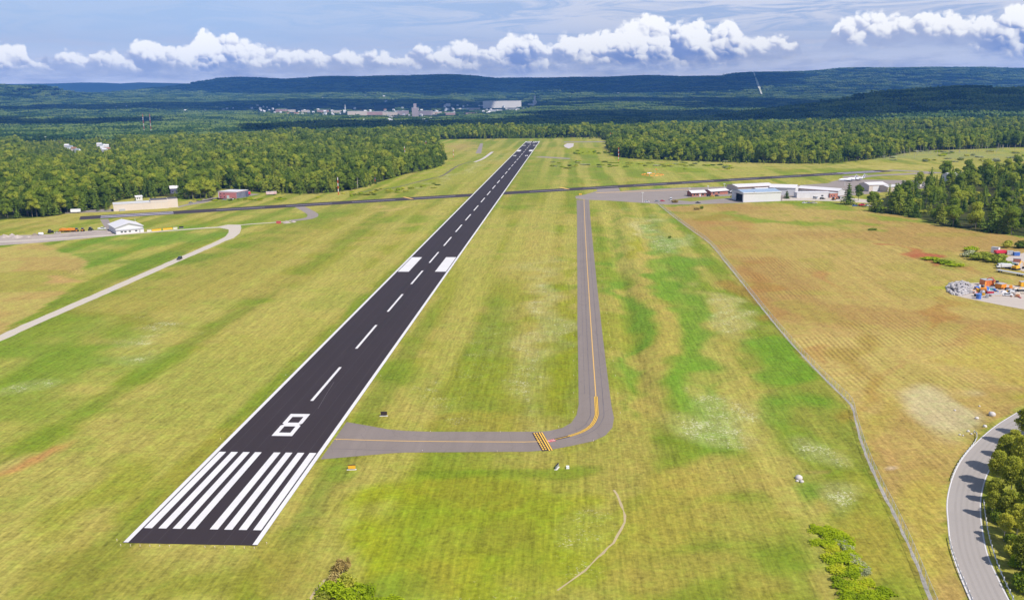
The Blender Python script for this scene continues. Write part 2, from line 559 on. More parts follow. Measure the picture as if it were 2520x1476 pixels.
def build_ground():
    def grow(a, b, d0, g):
        o, x, d = [], a, d0
        while x < b:
            o.append(x); x += d; d = max(d0, d * g)
        return o
    xs = list(np.arange(-480, 480.1, 2.5))
    out = grow(482.5, 13800, 3.0, 1.055)
    xs = [-v for v in reversed(out)] + xs + out
    ys = list(np.arange(-300, 110, 20.0)) + list(np.arange(110, 330, 1.8)) + list(np.arange(330, 640, 3.0)) + list(np.arange(640, 1240, 5.0)) + grow(1240, 18300, 9.0, 1.018)
    xs, ys = np.array(xs), np.array(ys)
    X, Y = np.meshgrid(xs, ys)
    X, Y = X.ravel(), Y.ravel()
    Z = zt(X, Y)
    nx, ny = len(xs), len(ys)
    i = np.arange(nx * ny).reshape(ny, nx)
    F = np.stack([i[:-1, :-1].ravel(), i[:-1, 1:].ravel(), i[1:, 1:].ravel(), i[1:, :-1].ravel()], 1)
    tpx, tpy = project(X, Y, Z)
    amp = np.clip(Y / 400., .6, 2.2)
    wX = X + amp * (26 * (fbm(X, Y, 1 / 34., 2, 91) - .5) + 9 * (fbm(X, Y, 1 / 12., 1, 92) - .5))
    wY = Y + amp * (34 * (fbm(X, Y, 1 / 40., 2, 93) - .5) + 12 * (fbm(X, Y, 1 / 13., 1, 94) - .5))
    px, py = project(wX, wY, Z)
    # ---- colour of what grows there
    n1, n2, n3 = fbm(X, Y, 1 / 60., 3, 1), fbm(X, Y, 1 / 22., 2, 2), fbm(X, Y, 1 / 160., 3, 4)
    c, s = math.cos(RW_YAW), math.sin(RW_YAW)
    al, ac = X * s + Y * c, X * c - Y * s
    ns = fbm(ac * 1.0, al * 0.03, 1 / 9., 1, 6)          # mower swaths along the runway
    jit = (fbm(X, Y, 1 / 14., 1, 31) - 0.5)
    col = np.zeros((len(X), 3))

    def L(rgb):
        return np.array(lin(rgb))

    def blend(w, rgb):
        nonlocal col
        w = np.clip(w, 0, 1)[:, None]
        col = col * (1 - w) + L(rgb)[None] * w
    blend(np.ones(len(X)), (156, 153, 56))
    blend(sstep(0.48, 0.60, n1) * 0.68, (130, 148, 42))
    blend(sstep(0.50, 0.64, n2 + 0.3 * (n3 - .5)) * 0.72, (180, 162, 82))
    blend(sstep(0.50, 0.66, ns) * 0.6, (186, 174, 88))
    blend(sstep(0.48, 0.32, ns) * 0.6, (122, 140, 38))
    flw = np.zeros(len(X)); rowa = np.zeros(len(X))

    def blob(cx, cy, rx, ry, rgb, k=0.8, ang=0.0, flower=0.0, rough=0.55):
        k = min(1.0, k * 1.05)
        if flower:
            k *= 0.6
        a = rad(ang)
        dx, dy = px - cx, py - cy
        u = (dx * math.cos(a) + dy * math.sin(a)) / rx
        v = (-dx * math.sin(a) + dy * math.cos(a)) / ry
        d = np.sqrt(u * u + v * v) + jit * rough * 1.6 + (n2 - 0.5) * rough + (ns - 0.5) * rough * 1.2
        w = sstep(1.15, 0.45, d) * k
        w = np.where(Y > 60, w, 0)
        if rgb:
            blend(w, rgb)
        if flower:
            nonlocal flw
            flw = np.maximum(flw, sstep(1.15, 0.3, d) * flower)
    G1, G2, LIME, TAN, PALE, DRY = (126, 148, 42), (116, 148, 42), (158, 164, 28), (184, 164, 84), (196, 186, 124), (170, 152, 62)
    # left of the runway
    blob(160, 880, 260, 110, G1, .8, -14); blob(60, 1010, 220, 90, G1, .6, -18); blob(350, 840, 120, 60, PALE, .35, -18, 0.8); blob(60, 960, 110, 22, PALE, .35, -12, 0.6)
    blob(470, 720, 330, 80, (178, 160, 80), .6, -20); blob(640, 650, 260, 60, (172, 158, 74), .5, -24); blob(520, 1150, 260, 60, DRY, .5, -40); blob(250, 1200, 240, 60, (146, 150, 40), .6, -36)
    blob(90, 1130, 120, 10, (196, 140, 84), .75, -27); blob(20, 1150, 70, 14, (190, 170, 96), .7, -26); blob(560, 1240, 70, 110, G1, .5, 40); blob(200, 1390, 300, 60, (150, 146, 56), .7, -5); blob(560, 1420, 180, 40, (138, 142, 40), .6); blob(700, 1400, 120, 70, (164, 150, 66), .6)
    blob(150, 640, 220, 30, G2, .6, -3); blob(420, 590, 160, 22, G2, .7, -3); blob(640, 540, 180, 18, G1, .5, -6); blob(380, 650, 120, 22, (110, 136, 34), .6, -8); blob(500, 470, 120, 14, (176, 166, 78), .5, -5)
    blob(960, 515, 40, 7, (196, 170, 100), .7); blob(300, 790, 300, 14, (140, 138, 44), .5, 12)
    # between runway and parallel taxiway
    blob(1330, 800, 46, 260, PALE, .5, 2, 0.55); blob(1180, 860, 90, 130, G1, .35, 30, .25); blob(1100, 960, 90, 60, (158, 160, 70), .4, 20, .4); blob(1300, 620, 60, 120, TAN, .45); blob(1220, 930, 160, 60, (150, 150, 40), .4); blob(1160, 1020, 200, 24, DRY, .5)
    blob(1400, 800, 18, 280, (150, 152, 30), .6)
    # right of the taxiway
    blob(1510, 720, 20, 330, G1, .55, -6); blob(1545, 830, 18, 220, G2, .8, -8); blob(1590, 640, 30, 120, TAN, .7, -4); blob(1610, 860, 42, 190, (184, 164, 82), .75, -6); blob(1560, 600, 22, 60, (160, 156, 34), .6)
    blob(1590, 560, 70, 34, PALE, .6, 15, .75); blob(1660, 600, 80, 34, (190, 190, 132), .5, 20, .8); blob(1700, 700, 60, 90, G2, .7, -14); blob(1760, 800, 60, 110, TAN, .6, -30); blob(1690, 820, 60, 330, (116, 150, 42), .8, -13, 0, .3); blob(1640, 720, 30, 160, (124, 154, 44), .6, -10); blob(1760, 960, 60, 110, (118, 152, 42), .6, -25); blob(1790, 770, 40, 70, (196, 186, 120), .6, -35, .6)
    blob(1860, 960, 60, 90, TAN, .5, -40); blob(1900, 900, 90, 60, (112, 150, 36), .8, 42); blob(1800, 1000, 80, 60, PALE, .45, 0, .7); blob(1760, 930, 40, 60, TAN, .5); blob(1880, 1010, 60, 40, G2, .7); blob(1760, 1060, 110, 36, PALE, .5, 10, .8); blob(1950, 1080, 120, 50, G1, .6, 20)
    blob(2010, 1130, 90, 40, PALE, .55, 30, .8); blob(2040, 1240, 80, 50, PALE, .6, 20, .9); blob(1960, 1240, 30, 90, G2, .85, -28); blob(1800, 1200, 180, 50, (182, 162, 82), .7); blob(1620, 1300, 200, 120, (178, 160, 70), .65); blob(1850, 1330, 160, 80, (180, 162, 78), .6); blob(1750, 1430, 220, 50, (178, 160, 74), .6)
    blob(2150, 1330, 60, 90, (176, 156, 66), .6, -30); blob(1960, 1170, 40, 10, (168, 140, 84), .5)
    # rough circle in front of the connector
    blob(1160, 1300, 400, 190, (150, 160, 32), .72, 0, 0, .22); blob(960, 1220, 110, 50, LIME, .75, -20); blob(900, 1320, 60, 90, LIME, .7, 20); blob(1120, 1200, 200, 30, (150, 142, 44), .5); blob(1250, 1330, 110, 60, (146, 138, 50), .45); blob(1430, 1400, 80, 60, LIME, .5, 0, .25); blob(1440, 1230, 80, 30, LIME, .6, 8); blob(1100, 1400, 140, 50, (168, 158, 44), .5)
    blob(1460, 1280, 60, 80, (168, 168, 80), .4, 0, .4); blob(1200, 1440, 200, 40, LIME, .5, -4, .3); blob(840, 1180, 50, 40, G1, .6); blob(760, 1260, 60, 120, (140, 146, 62), .5, 28); blob(1000, 1420, 150, 40, G1, .5); blob(1250, 1150, 300, 14, (118, 140, 30), .6)
    # hay meadow beyond the fence
    hay = [(1634, 508), (1720, 503), (1850, 500), (2010, 499), (2135, 516), (2225, 534), (2290, 550), (2520, 586), (2900, 640), (2900, 900), (2520, 1000), (2440, 1040), (2390, 1090), (2340, 1165), (2322, 1240), (2326, 1310), (2370, 1420), (2400, 1500), (2330, 1560)] + list(reversed(FENCE_PX[:-1]))
    inh = in_poly(tpx + jit * 8, tpy + jit * 8, hay).astype(float) * (Y > 60)
    blend(inh * .92, (190, 162, 92))
    blend(inh * sstep(.44, .62, n1) * .65, (174, 136, 78)); blend(inh * sstep(.50, .66, n2) * .45, (164, 154, 66)); blend(inh * sstep(.55, .70, n3) * .5, (202, 176, 104))
    blob(1900, 540, 300, 10, (134, 152, 44), .8, 3); blob(2060, 508, 160, 9, (132, 150, 40), .85, 3); blob(2230, 543, 70, 7, (140, 152, 50), .8, 10)
    blob(1880, 720, 90, 40, (172, 122, 64), .55, 48); blob(2080, 690, 40, 22, (184, 122, 74), .45, 45); blob(2090, 860, 70, 60, (156, 128, 50), .55, 48); blob(2130, 950, 40, 80, (166, 132, 54), .55, 40); blob(2010, 860, 40, 20, (180, 130, 74), .5, 40); blob(1760, 545, 80, 14, (178, 128, 70), .45, 14)
    blob(2240, 622, 46, 10, (182, 110, 70), .8, 18, 0, .5); blob(2262, 632, 22, 10, (178, 102, 66), .75, 20, 0, .5); blob(2330, 650, 60, 10, (178, 128, 74), .6, 12)
    blob(2300, 800, 26, 70, (176, 128, 66), .6, 18); blob(2400, 830, 120, 14, (186, 146, 84), .6, -6); blob(2230, 890, 120, 10, (188, 146, 90), .5, -22); blob(2330, 1010, 90, 60, (206, 192, 150), .65, 20); blob(2400, 950, 70, 24, (200, 188, 140), .5, 20); blob(2480, 960, 24, 30, (160, 160, 40), .7)
    blob(2190, 1120, 16, 60, (196, 158, 96), .55, -14); blob(2193, 1166, 12, 6, (226, 196, 160), .9, 0, 0, .3); blob(2420, 880, 120, 50, (188, 168, 70), .5); blob(2280, 1280, 50, 160, (182, 166, 70), .6, -20); blob(2180, 1010, 40, 60, (180, 160, 70), .5)
    blob(2345, 700, 50, 14, (164, 166, 34), .9, -14, 0, .3); blob(2310, 645, 50, 14, (140, 160, 50), .5); blob(2430, 690, 80, 12, (170, 164, 76), .7)
    # meadow left of the gravel road
    lh = [(-300, 640), (0, 612), (90, 597), (215, 640), (208, 680), (130, 748), (0, 822), (-300, 960)]
    inl = in_poly(tpx + jit * 10, tpy + jit * 10, lh).astype(float) * (Y > 60)
    blend(inl * .85, (194, 172, 96)); blend(inl * sstep(.50, .62, n2) * .6, (184, 150, 88)); blend(inl * sstep(.5, .4, n1) * .6, (158, 156, 60))
    blob(130, 688, 90, 8, (206, 162, 104), .7, 2)
    # beyond the cross runway
    blob(1130, 430, 110, 60, (160, 160, 62), .5, -30); blob(980, 425, 120, 12, (158, 172, 20), .85, -12, 0, .25); blob(1040, 440, 90, 8, (150, 160, 36), .6, -14); blob(1110, 350, 30, 6, (134, 156, 40), .8); blob(1130, 362, 46, 10, (190, 158, 100), .6); blob(1160, 372, 24, 14, (184, 170, 90), .5)
    blob(1150, 420, 110, 5, (192, 182, 120), .5, -22); blob(1600, 408, 200, 12, (150, 160, 40), .7, 2); blob(1700, 405, 160, 8, (180, 176, 92), .5); blob(1900, 405, 240, 8, (192, 174, 96), .6, 2); blob(1450, 372, 60, 8, (154, 162, 22), .8); blob(1430, 352, 60, 10, (168, 166, 70), .5)
    blob(2320, 383, 200, 16, (160, 160, 92), .85); blob(2450, 395, 120, 8, (170, 160, 72), .6); blob(2250, 412, 160, 7, (196, 178, 100), .7, 2); blob(1050, 490, 300, 10, (162, 158, 68), .5, -5); blob(1340, 440, 40, 50, (160, 160, 66), .5); blob(1700, 433, 200, 7, (166, 168, 74), .6, -5); blob(250, 528, 200, 5, (186, 168, 88), .6, -5); blob(100, 555, 120, 12, (184, 162, 88), .5, -4)
    # wooded ground and the far land
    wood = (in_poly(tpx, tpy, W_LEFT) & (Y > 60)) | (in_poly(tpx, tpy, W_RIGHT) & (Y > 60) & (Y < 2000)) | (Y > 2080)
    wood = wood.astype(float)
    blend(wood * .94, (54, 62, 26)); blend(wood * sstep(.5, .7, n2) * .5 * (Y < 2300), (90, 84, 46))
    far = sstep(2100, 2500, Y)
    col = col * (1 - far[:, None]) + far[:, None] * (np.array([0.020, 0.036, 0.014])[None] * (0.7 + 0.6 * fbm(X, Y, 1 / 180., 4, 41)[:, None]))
    flw *= (1 - wood)
    # swath lines parallel to the fence in the hay, and curved ones on the left meadow
    fp = np.array([(p.x, p.y) for p in FENCE]); dist = np.full(len(X), 1e9)
    near = np.nonzero((inh > 0) & (np.abs(X) < 700) & (Y < 1300))[0]
    dn = np.full(len(near), 1e9)
    for k in range(len(fp) - 1):
        a, b = fp[k], fp[k + 1]; ab = b - a
        t = np.clip(((X[near] - a[0]) * ab[0] + (Y[near] - a[1]) * ab[1]) / (ab @ ab), 0, 1)
        dn = np.minimum(dn, np.hypot(X[near] - a[0] - t * ab[0], Y[near] - a[1] - t * ab[1]))
    row = np.zeros(len(X))
    row[near] = dn + 3 * (fbm(X[near], Y[near], 1 / 70., 2, 51) - .5)
    lc = at(60, 690)
    il = inl > 0
    row[il] = np.hypot((X[il] - lc.x) * 1.0, (Y[il] - lc.y) * 0.55) * 1.3
    rowa = np.maximum(inh * sstep(95, 30, np.where(inh > 0, row, 0)) * sstep(1010, 900, tpy) + inh * .4 * sstep(.45, .6, n3), inl * 0.6) * (1 - wood)
    rowa = np.where(Y > 140, rowa, 0)
    me = mesh_np('ground', np.stack([X, Y, Z], 1), F, smooth=True)
    ca = me.color_attributes.new('grass_colour', 'FLOAT_COLOR', 'POINT')
    ca.data.foreach_set('color', np.concatenate([col, np.ones((len(X), 1))], 1).astype(np.float32).ravel())
    for nm, arr in (('flowers', flw), ('swath', row), ('swath_amount', rowa), ('wooded', np.maximum(wood, far))):
        a = me.attributes.new(nm, 'FLOAT', 'POINT'); a.data.foreach_set('value', arr.astype(np.float32))
    m = bpy.data.materials.new('meadow'); m.use_nodes = True
    N = NT(m.node_tree)
    o = N.n('ShaderNodeOutputMaterial'); b = N.n('ShaderNodeBsdfPrincipled')
    pos = N.n('ShaderNodeNewGeometry').outputs['Position']
    x, y, z = N.sep(pos)
    alo = N.m('ADD', N.m('MULTIPLY', x, s), N.m('MULTIPLY', y, c)); acr = N.m('SUBTRACT', N.m('MULTIPLY', x, c), N.m('MULTIPLY', y, s))
    pr = N.xyz(acr, N.m('MULTIPLY', alo, 0.07), 0.0)
    att = N.n('ShaderNodeAttribute', attribute_name='grass_colour')
    fl = N.n('ShaderNodeAttribute', attribute_name='flowers').outputs['Fac']
    rw = N.n('ShaderNodeAttribute', attribute_name='swath').outputs['Fac']
    ra = N.n('ShaderNodeAttribute', attribute_name='swath_amount').outputs['Fac']
    wd = N.n('ShaderNodeAttribute', attribute_name='wooded').outputs['Fac']
    fine = N.noise(pos, 0.9, 5.0, 0.7)
    clump = N.noise(pos, 0.22, 4.0, 0.6)
    streak = N.noise(pr, 1.0, 5.0, 0.68)
    tuft = N.voro(pos, 0.55, 2.0, 0.7); swt = N.noise(N.xyz(acr, N.m('MULTIPLY', alo, 0.02), 0.0), 0.28, 2.0, 0.5)
    f = N.m('ADD', N.m('MULTIPLY', N.m('SUBTRACT', fine, 0.5), 1.25), N.m('MULTIPLY', N.m('SUBTRACT', clump, 0.5), 0.55))
    f = N.m('ADD', f, N.m('MULTIPLY', N.m('SUBTRACT', streak, 0.5), N.m('SUBTRACT', 1.1, N.m('MULTIPLY', ra, 0.7))))
    f = N.m('ADD', f, N.m('MULTIPLY', N.m('SUBTRACT', 0.45, tuft), 0.18))
    wave = N.m('SINE', N.m('ADD', N.m('MULTIPLY', rw, 2 * math.pi / 2.0), N.m('MULTIPLY', clump, 2.5)))
    f = N.m('ADD', f, N.m('MULTIPLY', N.m('MULTIPLY', wave, N.m('MULTIPLY', ra, N.rng(N.noise(pos, 0.022, 2.0, 0.5), 0.42, 0.62))), 0.11))
    f = N.m('ADD', f, N.m('MULTIPLY', N.m('SUBTRACT', swt, 0.5), 0.35))
    f = N.m('MAXIMUM', N.m('ADD', f, 1.0), 0.25)
    hue = N.mix(N.m('MULTIPLY', N.rng(clump, 0.44, 0.64), 0.32), att.outputs['Color'], N.mix(1.0, att.outputs['Color'], (0.74, 1.02, 0.72), 'MULTIPLY'))
    hue = N.mix(N.m('MULTIPLY', N.rng(streak, 0.52, 0.7), 0.3), hue, N.mix(1.0, hue, (1.16, 1.06, 1.2), 'MULTIPLY'))
    sc = N.n('ShaderNodeVectorMath', operation='SCALE'); N.put(sc.inputs[0], hue); N.put(sc.inputs[3], f)
    fs = N.noise(pos, 1.3, 4.0, 0.75)
    fm = N.noise(pos, 0.16, 3.0, 0.6)
    spot = N.m('MULTIPLY', N.rng(N.m('ADD', fs, N.m('ADD', N.m('MULTIPLY', N.m('SUBTRACT', fl, 1.0), 0.14), N.m('MULTIPLY', N.m('SUBTRACT', fm, 0.5), 0.45))), 0.50, 0.60), N.rng(fl, 0.02, 0.3))
    spot = N.m('MULTIPLY', spot, 0.78)
    cc = N.mix(spot, sc.outputs[0], lin((214, 210, 172)))
    N.put(b.inputs['Base Color'], N.mix(1.0, cc, (GROUND_K,) * 3, 'MULTIPLY'))
    b.inputs['Roughness'].default_value = 0.9; b.inputs['Specular IOR Level'].default_value = 0.1
    bp = N.n('ShaderNodeBump'); bp.inputs['Distance'].default_value = 0.5
    N.put(bp.inputs['Strength'], N.m('MULTIPLY', N.m('SUBTRACT', 1.0, wd), 0.35)); N.put(bp.inputs['Height'], N.m('ADD', fine, N.m('MULTIPLY', clump, 2.0)))
    N.put(b.inputs['Normal'], bp.outputs[0])
    N.t.links.new(b.outputs[0], o.inputs[0])
    me.materials.append(m)
    struct(obj('ground', me), 'mown grass airfield and hay meadows running out to wooded hills')


GROUND_K = 0.84
build_ground()


# ------------------------------------------------------------------ pavements and paint
def asphalt(name, col, k=0.12, streak=0.0, crack=0.0):
    m = bpy.data.materials.new(name); m.use_nodes = True
    N = NT(m.node_tree)
    o = N.n('ShaderNodeOutputMaterial'); b = N.n('ShaderNodeBsdfPrincipled')
    pos = N.n('ShaderNodeNewGeometry').outputs['Position']
    x, y, z = N.sep(pos)
    s, c = math.sin(RW_YAW), math.cos(RW_YAW)
    alo = N.m('ADD', N.m('MULTIPLY', x, s), N.m('MULTIPLY', y, c)); acr = N.m('SUBTRACT', N.m('MULTIPLY', x, c), N.m('MULTIPLY', y, s))
    n1, n2 = N.noise(pos, 0.05, 4.0, 0.6), N.noise(pos, 1.2, 4.0, 0.7)
    st = N.noise(N.xyz(acr, N.m('MULTIPLY', alo, 0.02), 0.0), 0.35, 4.0, 0.6)
    f = N.m('ADD', N.m('MULTIPLY', N.m('SUBTRACT', n1, 0.5), k * 2), N.m('MULTIPLY', N.m('SUBTRACT', n2, 0.5), k))
    f = N.m('ADD', f, N.m('MULTIPLY', N.m('SUBTRACT', st, 0.5), streak * 2))
    if crack:
        cr = N.voro(N.xyz(N.m('ADD', x, N.m('MULTIPLY', n2, 0.6)), N.m('ADD', y, N.m('MULTIPLY', n1, 3.0)), 0.0), 0.12, 0.0, 0.5, 'DISTANCE_TO_EDGE')
        f = N.m('SUBTRACT', f, N.m('MULTIPLY', N.rng(cr, 0.02, 0.0), crack))
    sc = N.n('ShaderNodeVectorMath', operation='SCALE'); sc.inputs[0].default_value = col; N.put(sc.inputs[3], N.m('ADD', f, 1.0))
    N.put(b.inputs['Base Color'], sc.outputs[0])
    b.inputs['Roughness'].default_value = 0.82; b.inputs['Specular IOR Level'].default_value = 0.25
    N.t.links.new(b.outputs[0], o.inputs[0])
    MATS[name] = m
    return m


M_RW = asphalt('new_asphalt', (0.034, 0.024, 0.027), 0.10, 0.16)
M_RW2 = asphalt('worn_asphalt', (0.050, 0.037, 0.043), 0.14, 0.0)
M_TW = asphalt('taxiway_asphalt', (0.215, 0.176, 0.158), 0.10, 0.14, 0.12)
M_APRON = asphalt('apron_asphalt', (0.265, 0.222, 0.200), 0.14, 0.0, 0.10)
M_ROAD = asphalt('road_asphalt', (0.33, 0.295, 0.275), 0.09, 0.0)
M_GRAVEL = mat('gravel', (0.50, 0.44, 0.385), 0.95, 0.16, 1.1, 0.1, second=(0.44, 0.37, 0.27))
M_WHITE = mat('white_paint', (0.67, 0.645, 0.65), 0.6, 0.09, 0.9, second=(0.58, 0.555, 0.55), second_amt=0.6)
M_WHITE_OLD = mat('worn_white_paint', (0.36, 0.33, 0.38), 0.6, 0.10, 0.5)
M_YELLOW = mat('yellow_paint', (0.72, 0.42, 0.10), 0.6, 0.05)
M_YELLOW2 = mat('fresh_yellow_paint', (0.80, 0.48, 0.07), 0.6, 0.05)
M_BLACK = mat('black_paint', (0.045, 0.03, 0.03), 0.7, 0.05)
M_SEAL = mat('crack_sealer', (0.135, 0.115, 0.125), 0.7, 0.2, 0.3)
M_RED = mat('red_paint', (0.55, 0.10, 0.10), 0.6, 0.05)
M_PINK = mat('faded_red_paint', (0.62, 0.30, 0.34), 0.6, 0.05)


def poly_sheet(pts, z, m, name, parent=None, thick=0.0):
    """flat polygon (any outline) at height z"""
    bm = bmesh.new()
    vs = [bm.verts.new((p[0], p[1], z)) for p in pts]
    f = bm.faces.new(vs)
    bmesh.ops.recalc_face_normals(bm, faces=bm.faces)
    if f.normal.z < 0:
        f.normal_flip()
    bmesh.ops.triangulate(bm, faces=bm.faces, ngon_method='EAR_CLIP')
    me = bpy.data.meshes.new(name); bm.to_mesh(me); bm.free()
    me.materials.append(m)
    return obj(name, me, parent)


def smooth_path(pts, step=4.0):
    """Catmull-Rom through points, resampled"""
    P = [Vector((p[0], p[1], p[2] if len(p) > 2 else 0)) for p in pts]
    out = []
    for i in range(len(P) - 1):
        a, b, c_, d = P[max(i - 1, 0)], P[i], P[i + 1], P[min(i + 2, len(P) - 1)]
        n = max(1, int((c_ - b).length / step))
        for k in range(n):
            t = k / n
            out.append(0.5 * ((2 * b) + (c_ - a) * t + (2 * a - 5 * b + 4 * c_ - d) * t * t + (3 * b - a - 3 * c_ + d) * t ** 3))
    out.append(P[-1])
    return out


def ribbon(path, w, z, m, name, parent=None, off=0.0, rag=0.0, seed=1):
    rr = random.Random(seed)
    vs, fs = [], []
    for i, p in enumerate(path):
        t = path[min(i + 1, len(path) - 1)] - path[max(i - 1, 0)]
        nrm = Vector((t.y, -t.x, 0)).normalized()
        wl, wr = w / 2 + rr.uniform(-rag, rag), w / 2 + rr.uniform(-rag, rag)
        a, b = p + nrm * (off - wl), p + nrm * (off + wr)
        vs += [(a.x, a.y, z), (b.x, b.y, z)]
    for i in range(len(path) - 1):
        fs.append((2 * i, 2 * i + 1, 2 * i + 3, 2 * i + 2))
    me = bpy.data.meshes.new(name); me.from_pydata(vs, [], fs); me.update()
    me.materials.append(m)
    return obj(name, me, parent)


def rw_rect(u0, u1, v0, v1, z, m, name, parent):
    return poly_sheet([RW(u0, v0), RW(u0, v1), RW(u1, v1), RW(u1, v0)], z, m, name, parent)


def build_runway():
    n = 60
    vs, fs = [], []
    for i in range(n + 1):
        for v in (-15.24, 15.24):
            vs.append(tuple(RW(1765 * i / n, v, 0.05)))
    for i in range(n):
        fs.append((2 * i, 2 * i + 1, 2 * i + 3, 2 * i + 2))
    me = bpy.data.meshes.new('main_runway'); me.from_pydata(vs, [], fs); me.update(); me.materials.append(M_RW)
    R = struct(obj('main_runway', me), 'long black asphalt runway with white markings and the numeral 8')
    z = 0.062
    for sgn in (-1, 1):
        a, b = sorted((sgn * 14.05, sgn * 15.2))
        rw_rect(0.3, 1764.7, a, b, z, M_WHITE, 'edge_line', R)
        for k in range(4):
            a, b = sorted((sgn * (1.72 + 3.36 * k), sgn * (1.72 + 3.36 * k + 1.88)))
            rw_rect(7.0, 51.8, a, b, z, M_WHITE, 'threshold_stripe', R)
            rw_rect(1765 - 51.8, 1765 - 7.0, a, b, z, M_WHITE, 'threshold_stripe', R)
        a, b = sorted((sgn * 7.4, sgn * 13.6))
        rw_rect(311, 356.7, a, b, z, M_WHITE, 'aiming_block', R)
        rw_rect(1765 - 356.7, 1765 - 311, a, b, z, M_WHITE, 'aiming_block', R)
        for k in range(3):
            a, b = sorted((sgn * (7.5 + 2.4 * k), sgn * (7.5 + 2.4 * k + 1.4)))
            rw_rect(1765 - 175, 1765 - 152, a, b, z, M_WHITE, 'touchdown_bar', R)
        for k in range(2):
            a, b = sorted((sgn * (7.5 + 2.6 * k), sgn * (7.5 + 2.6 * k + 1.6)))
            rw_rect(1765 - 480, 1765 - 457, a, b, z, M_WHITE, 'touchdown_bar', R)
    u = 94.5
    while u < 1660:
        rw_rect(u, u + 36.6, -0.5, 0.5, z, M_WHITE, 'centre_dash', R)
        u += 60.96
    # the 8: two rings joined at a notched waist
    q = []

    def Q(*pts):
        q.append(pts)
    s = 1.35
    Q((-3.05, 0), (3.05, 0), (3.05 - s, 2.6), (-3.05 + s, 2.6))
    Q((3.05, 0), (3.05, 8.3), (3.05 - s, 7.7), (3.05 - s, 2.6)); Q((-3.05, 0), (-3.05 + s, 2.6), (-3.05 + s, 7.7), (-3.05, 8.3))
    Q((-3.05 + s, 7.7), (3.05 - s, 7.7), (3.05, 8.3), (2.25, 9.15), (-2.25, 9.15), (-3.05, 8.3))
    Q((-2.25, 9.15), (2.25, 9.15), (3.05, 10.0), (3.05 - s, 10.8), (-3.05 + s, 10.8), (-3.05, 10.0))
    Q((3.05, 10.0), (3.05, 18.3), (3.05 - s, 15.7), (3.05 - s, 10.8)); Q((-3.05, 10.0), (-3.05 + s, 10.8), (-3.05 + s, 15.7), (-3.05, 18.3))
    Q((-3.05 + s, 15.7), (3.05 - s, 15.7), (3.05, 18.3), (-3.05, 18.3))
    vs, fs = [], []
    for pts in q:
        i = len(vs)
        vs += [tuple(RW(64 + t, a, z)) for a, t in pts]; fs.append(tuple(range(i, i + len(pts))))
    me = bpy.data.meshes.new('numeral'); me.from_pydata(vs, [], fs); me.update(); me.materials.append(M_WHITE)
    o = obj('numeral', me, R); o['label'] = 'large white numeral 8 painted near the end'
    # far end: 26 seen upside down
    for dig, cx in ((2, -4.6), (6, 4.6)):
        segs = {2: [(0, 0, 6, 2.5), (0, 0, 1.5, 9), (0, 8, 6, 10.3), (4.5, 9, 6, 18.3), (0, 15.8, 6, 18.3)], 6: [(0, 0, 6, 2.5), (0, 0, 1.5, 18.3), (4.5, 0, 6, 10), (0, 8, 6, 10.3), (0, 15.8, 6, 18.3)]}[dig]
        vs, fs = [], []
        for k, (x0, y0, x1, y1) in enumerate(segs):
            i = len(vs); zz = z + 0.002 * k
            vs += [tuple(RW(1765 - 64 - b, -(cx - 3 + a), zz)) for a, b in ((x0, y0), (x1, y0), (x1, y1), (x0, y1))]; fs.append((i, i + 1, i + 2, i + 3))
        me = bpy.data.meshes.new('numeral'); me.from_pydata(vs, [], fs); me.update(); me.materials.append(M_WHITE)
        obj('numeral', me, R)
    # rubber skid and scuffs
    ribbon(smooth_path([at(783, 1005), at(800, 975), at(822, 940)], 3), 0.10, 0.058, M_SEAL, 'scuff_mark', R)
    M_SEAM, M_RUB = mat('paving_seam', (0.052, 0.042, 0.045), 0.8, 0.3, 0.05), mat('tyre_rubber_stain', (0.024, 0.018, 0.020), 0.75, 0.2, 0.2)
    for v in (-11.4, -7.6, -3.8, 3.8, 7.6, 11.4):
        rw_rect(0.5, 1764, v - .05, v + .05, 0.0545, M_SEAM, 'paving_seam', R)
    for k, (u0, u1, v, w) in enumerate([(150, 420, -2.6, .5), (170, 470, 2.4, .55), (210, 380, -1.6, .4), (190, 360, 3.3, .35), (240, 520, 1.3, .4), (260, 470, -3.6, .3)]):
        rw_rect(u0, u1, v - w / 2, v + w / 2, 0.0565, M_RUB, 'tyre_mark', R)

    # cross runway
    A, B = Vector((-363, 747, 0)), Vector((461, 1094, 0))
    d = (B - A).normalized(); nrm = Vector((-d.y, d.x, 0)); Lc = (B - A).length

    def CR(u, v):
        return A + d * u + nrm * v
    C = struct(poly_sheet([CR(0, -12.5), CR(Lc, -12.5), CR(Lc, 12.5), CR(0, 12.5)], 0.03, M_RW2, 'cross_runway'), 'narrower dark runway crossing the main one beyond the meadow')
    u = 110.0
    while u < Lc - 60:
        mid = CR(u + 18, 0)
        du = (mid - RW(0, 0)); cross = abs((mid.x - RW(740, 0).x))
        if cross > 44:
            poly_sheet([CR(u, -0.9), CR(u + 42, -0.9), CR(u + 42, 0.9), CR(u, 0.9)], 0.042, M_WHITE_OLD, 'centre_dash', C)
        u += 61
    for e, off in ((0, 16), (1, 16)):
        for k in range(2):
            a0, a1 = (off, off + 58) if e == 0 else (Lc - off - 58, Lc - off)
            v0 = -8 + 10 * k
            poly_sheet([CR(a0, v0), CR(a1, v0), CR(a1, v0 + 5.5), CR(a0, v0 + 5.5)], 0.042, M_WHITE_OLD, 'threshold_stripe', C)
    for pa, pb in (((1418, 571 * 0), (0, 0)),):
        pass
    for (x0, y0), (x1, y1) in (((993, 485), (1015, 490)), ((1377, 461), (1400, 466))):
        a, b = at(x0, y0), at(x1, y1)
        w = (b - a).normalized() * 0
        t = Vector((1.6, 0, 0))
        poly_sheet([a - t, a + t, b + t, b - t], 0.05, M_YELLOW, 'holding_line', C)
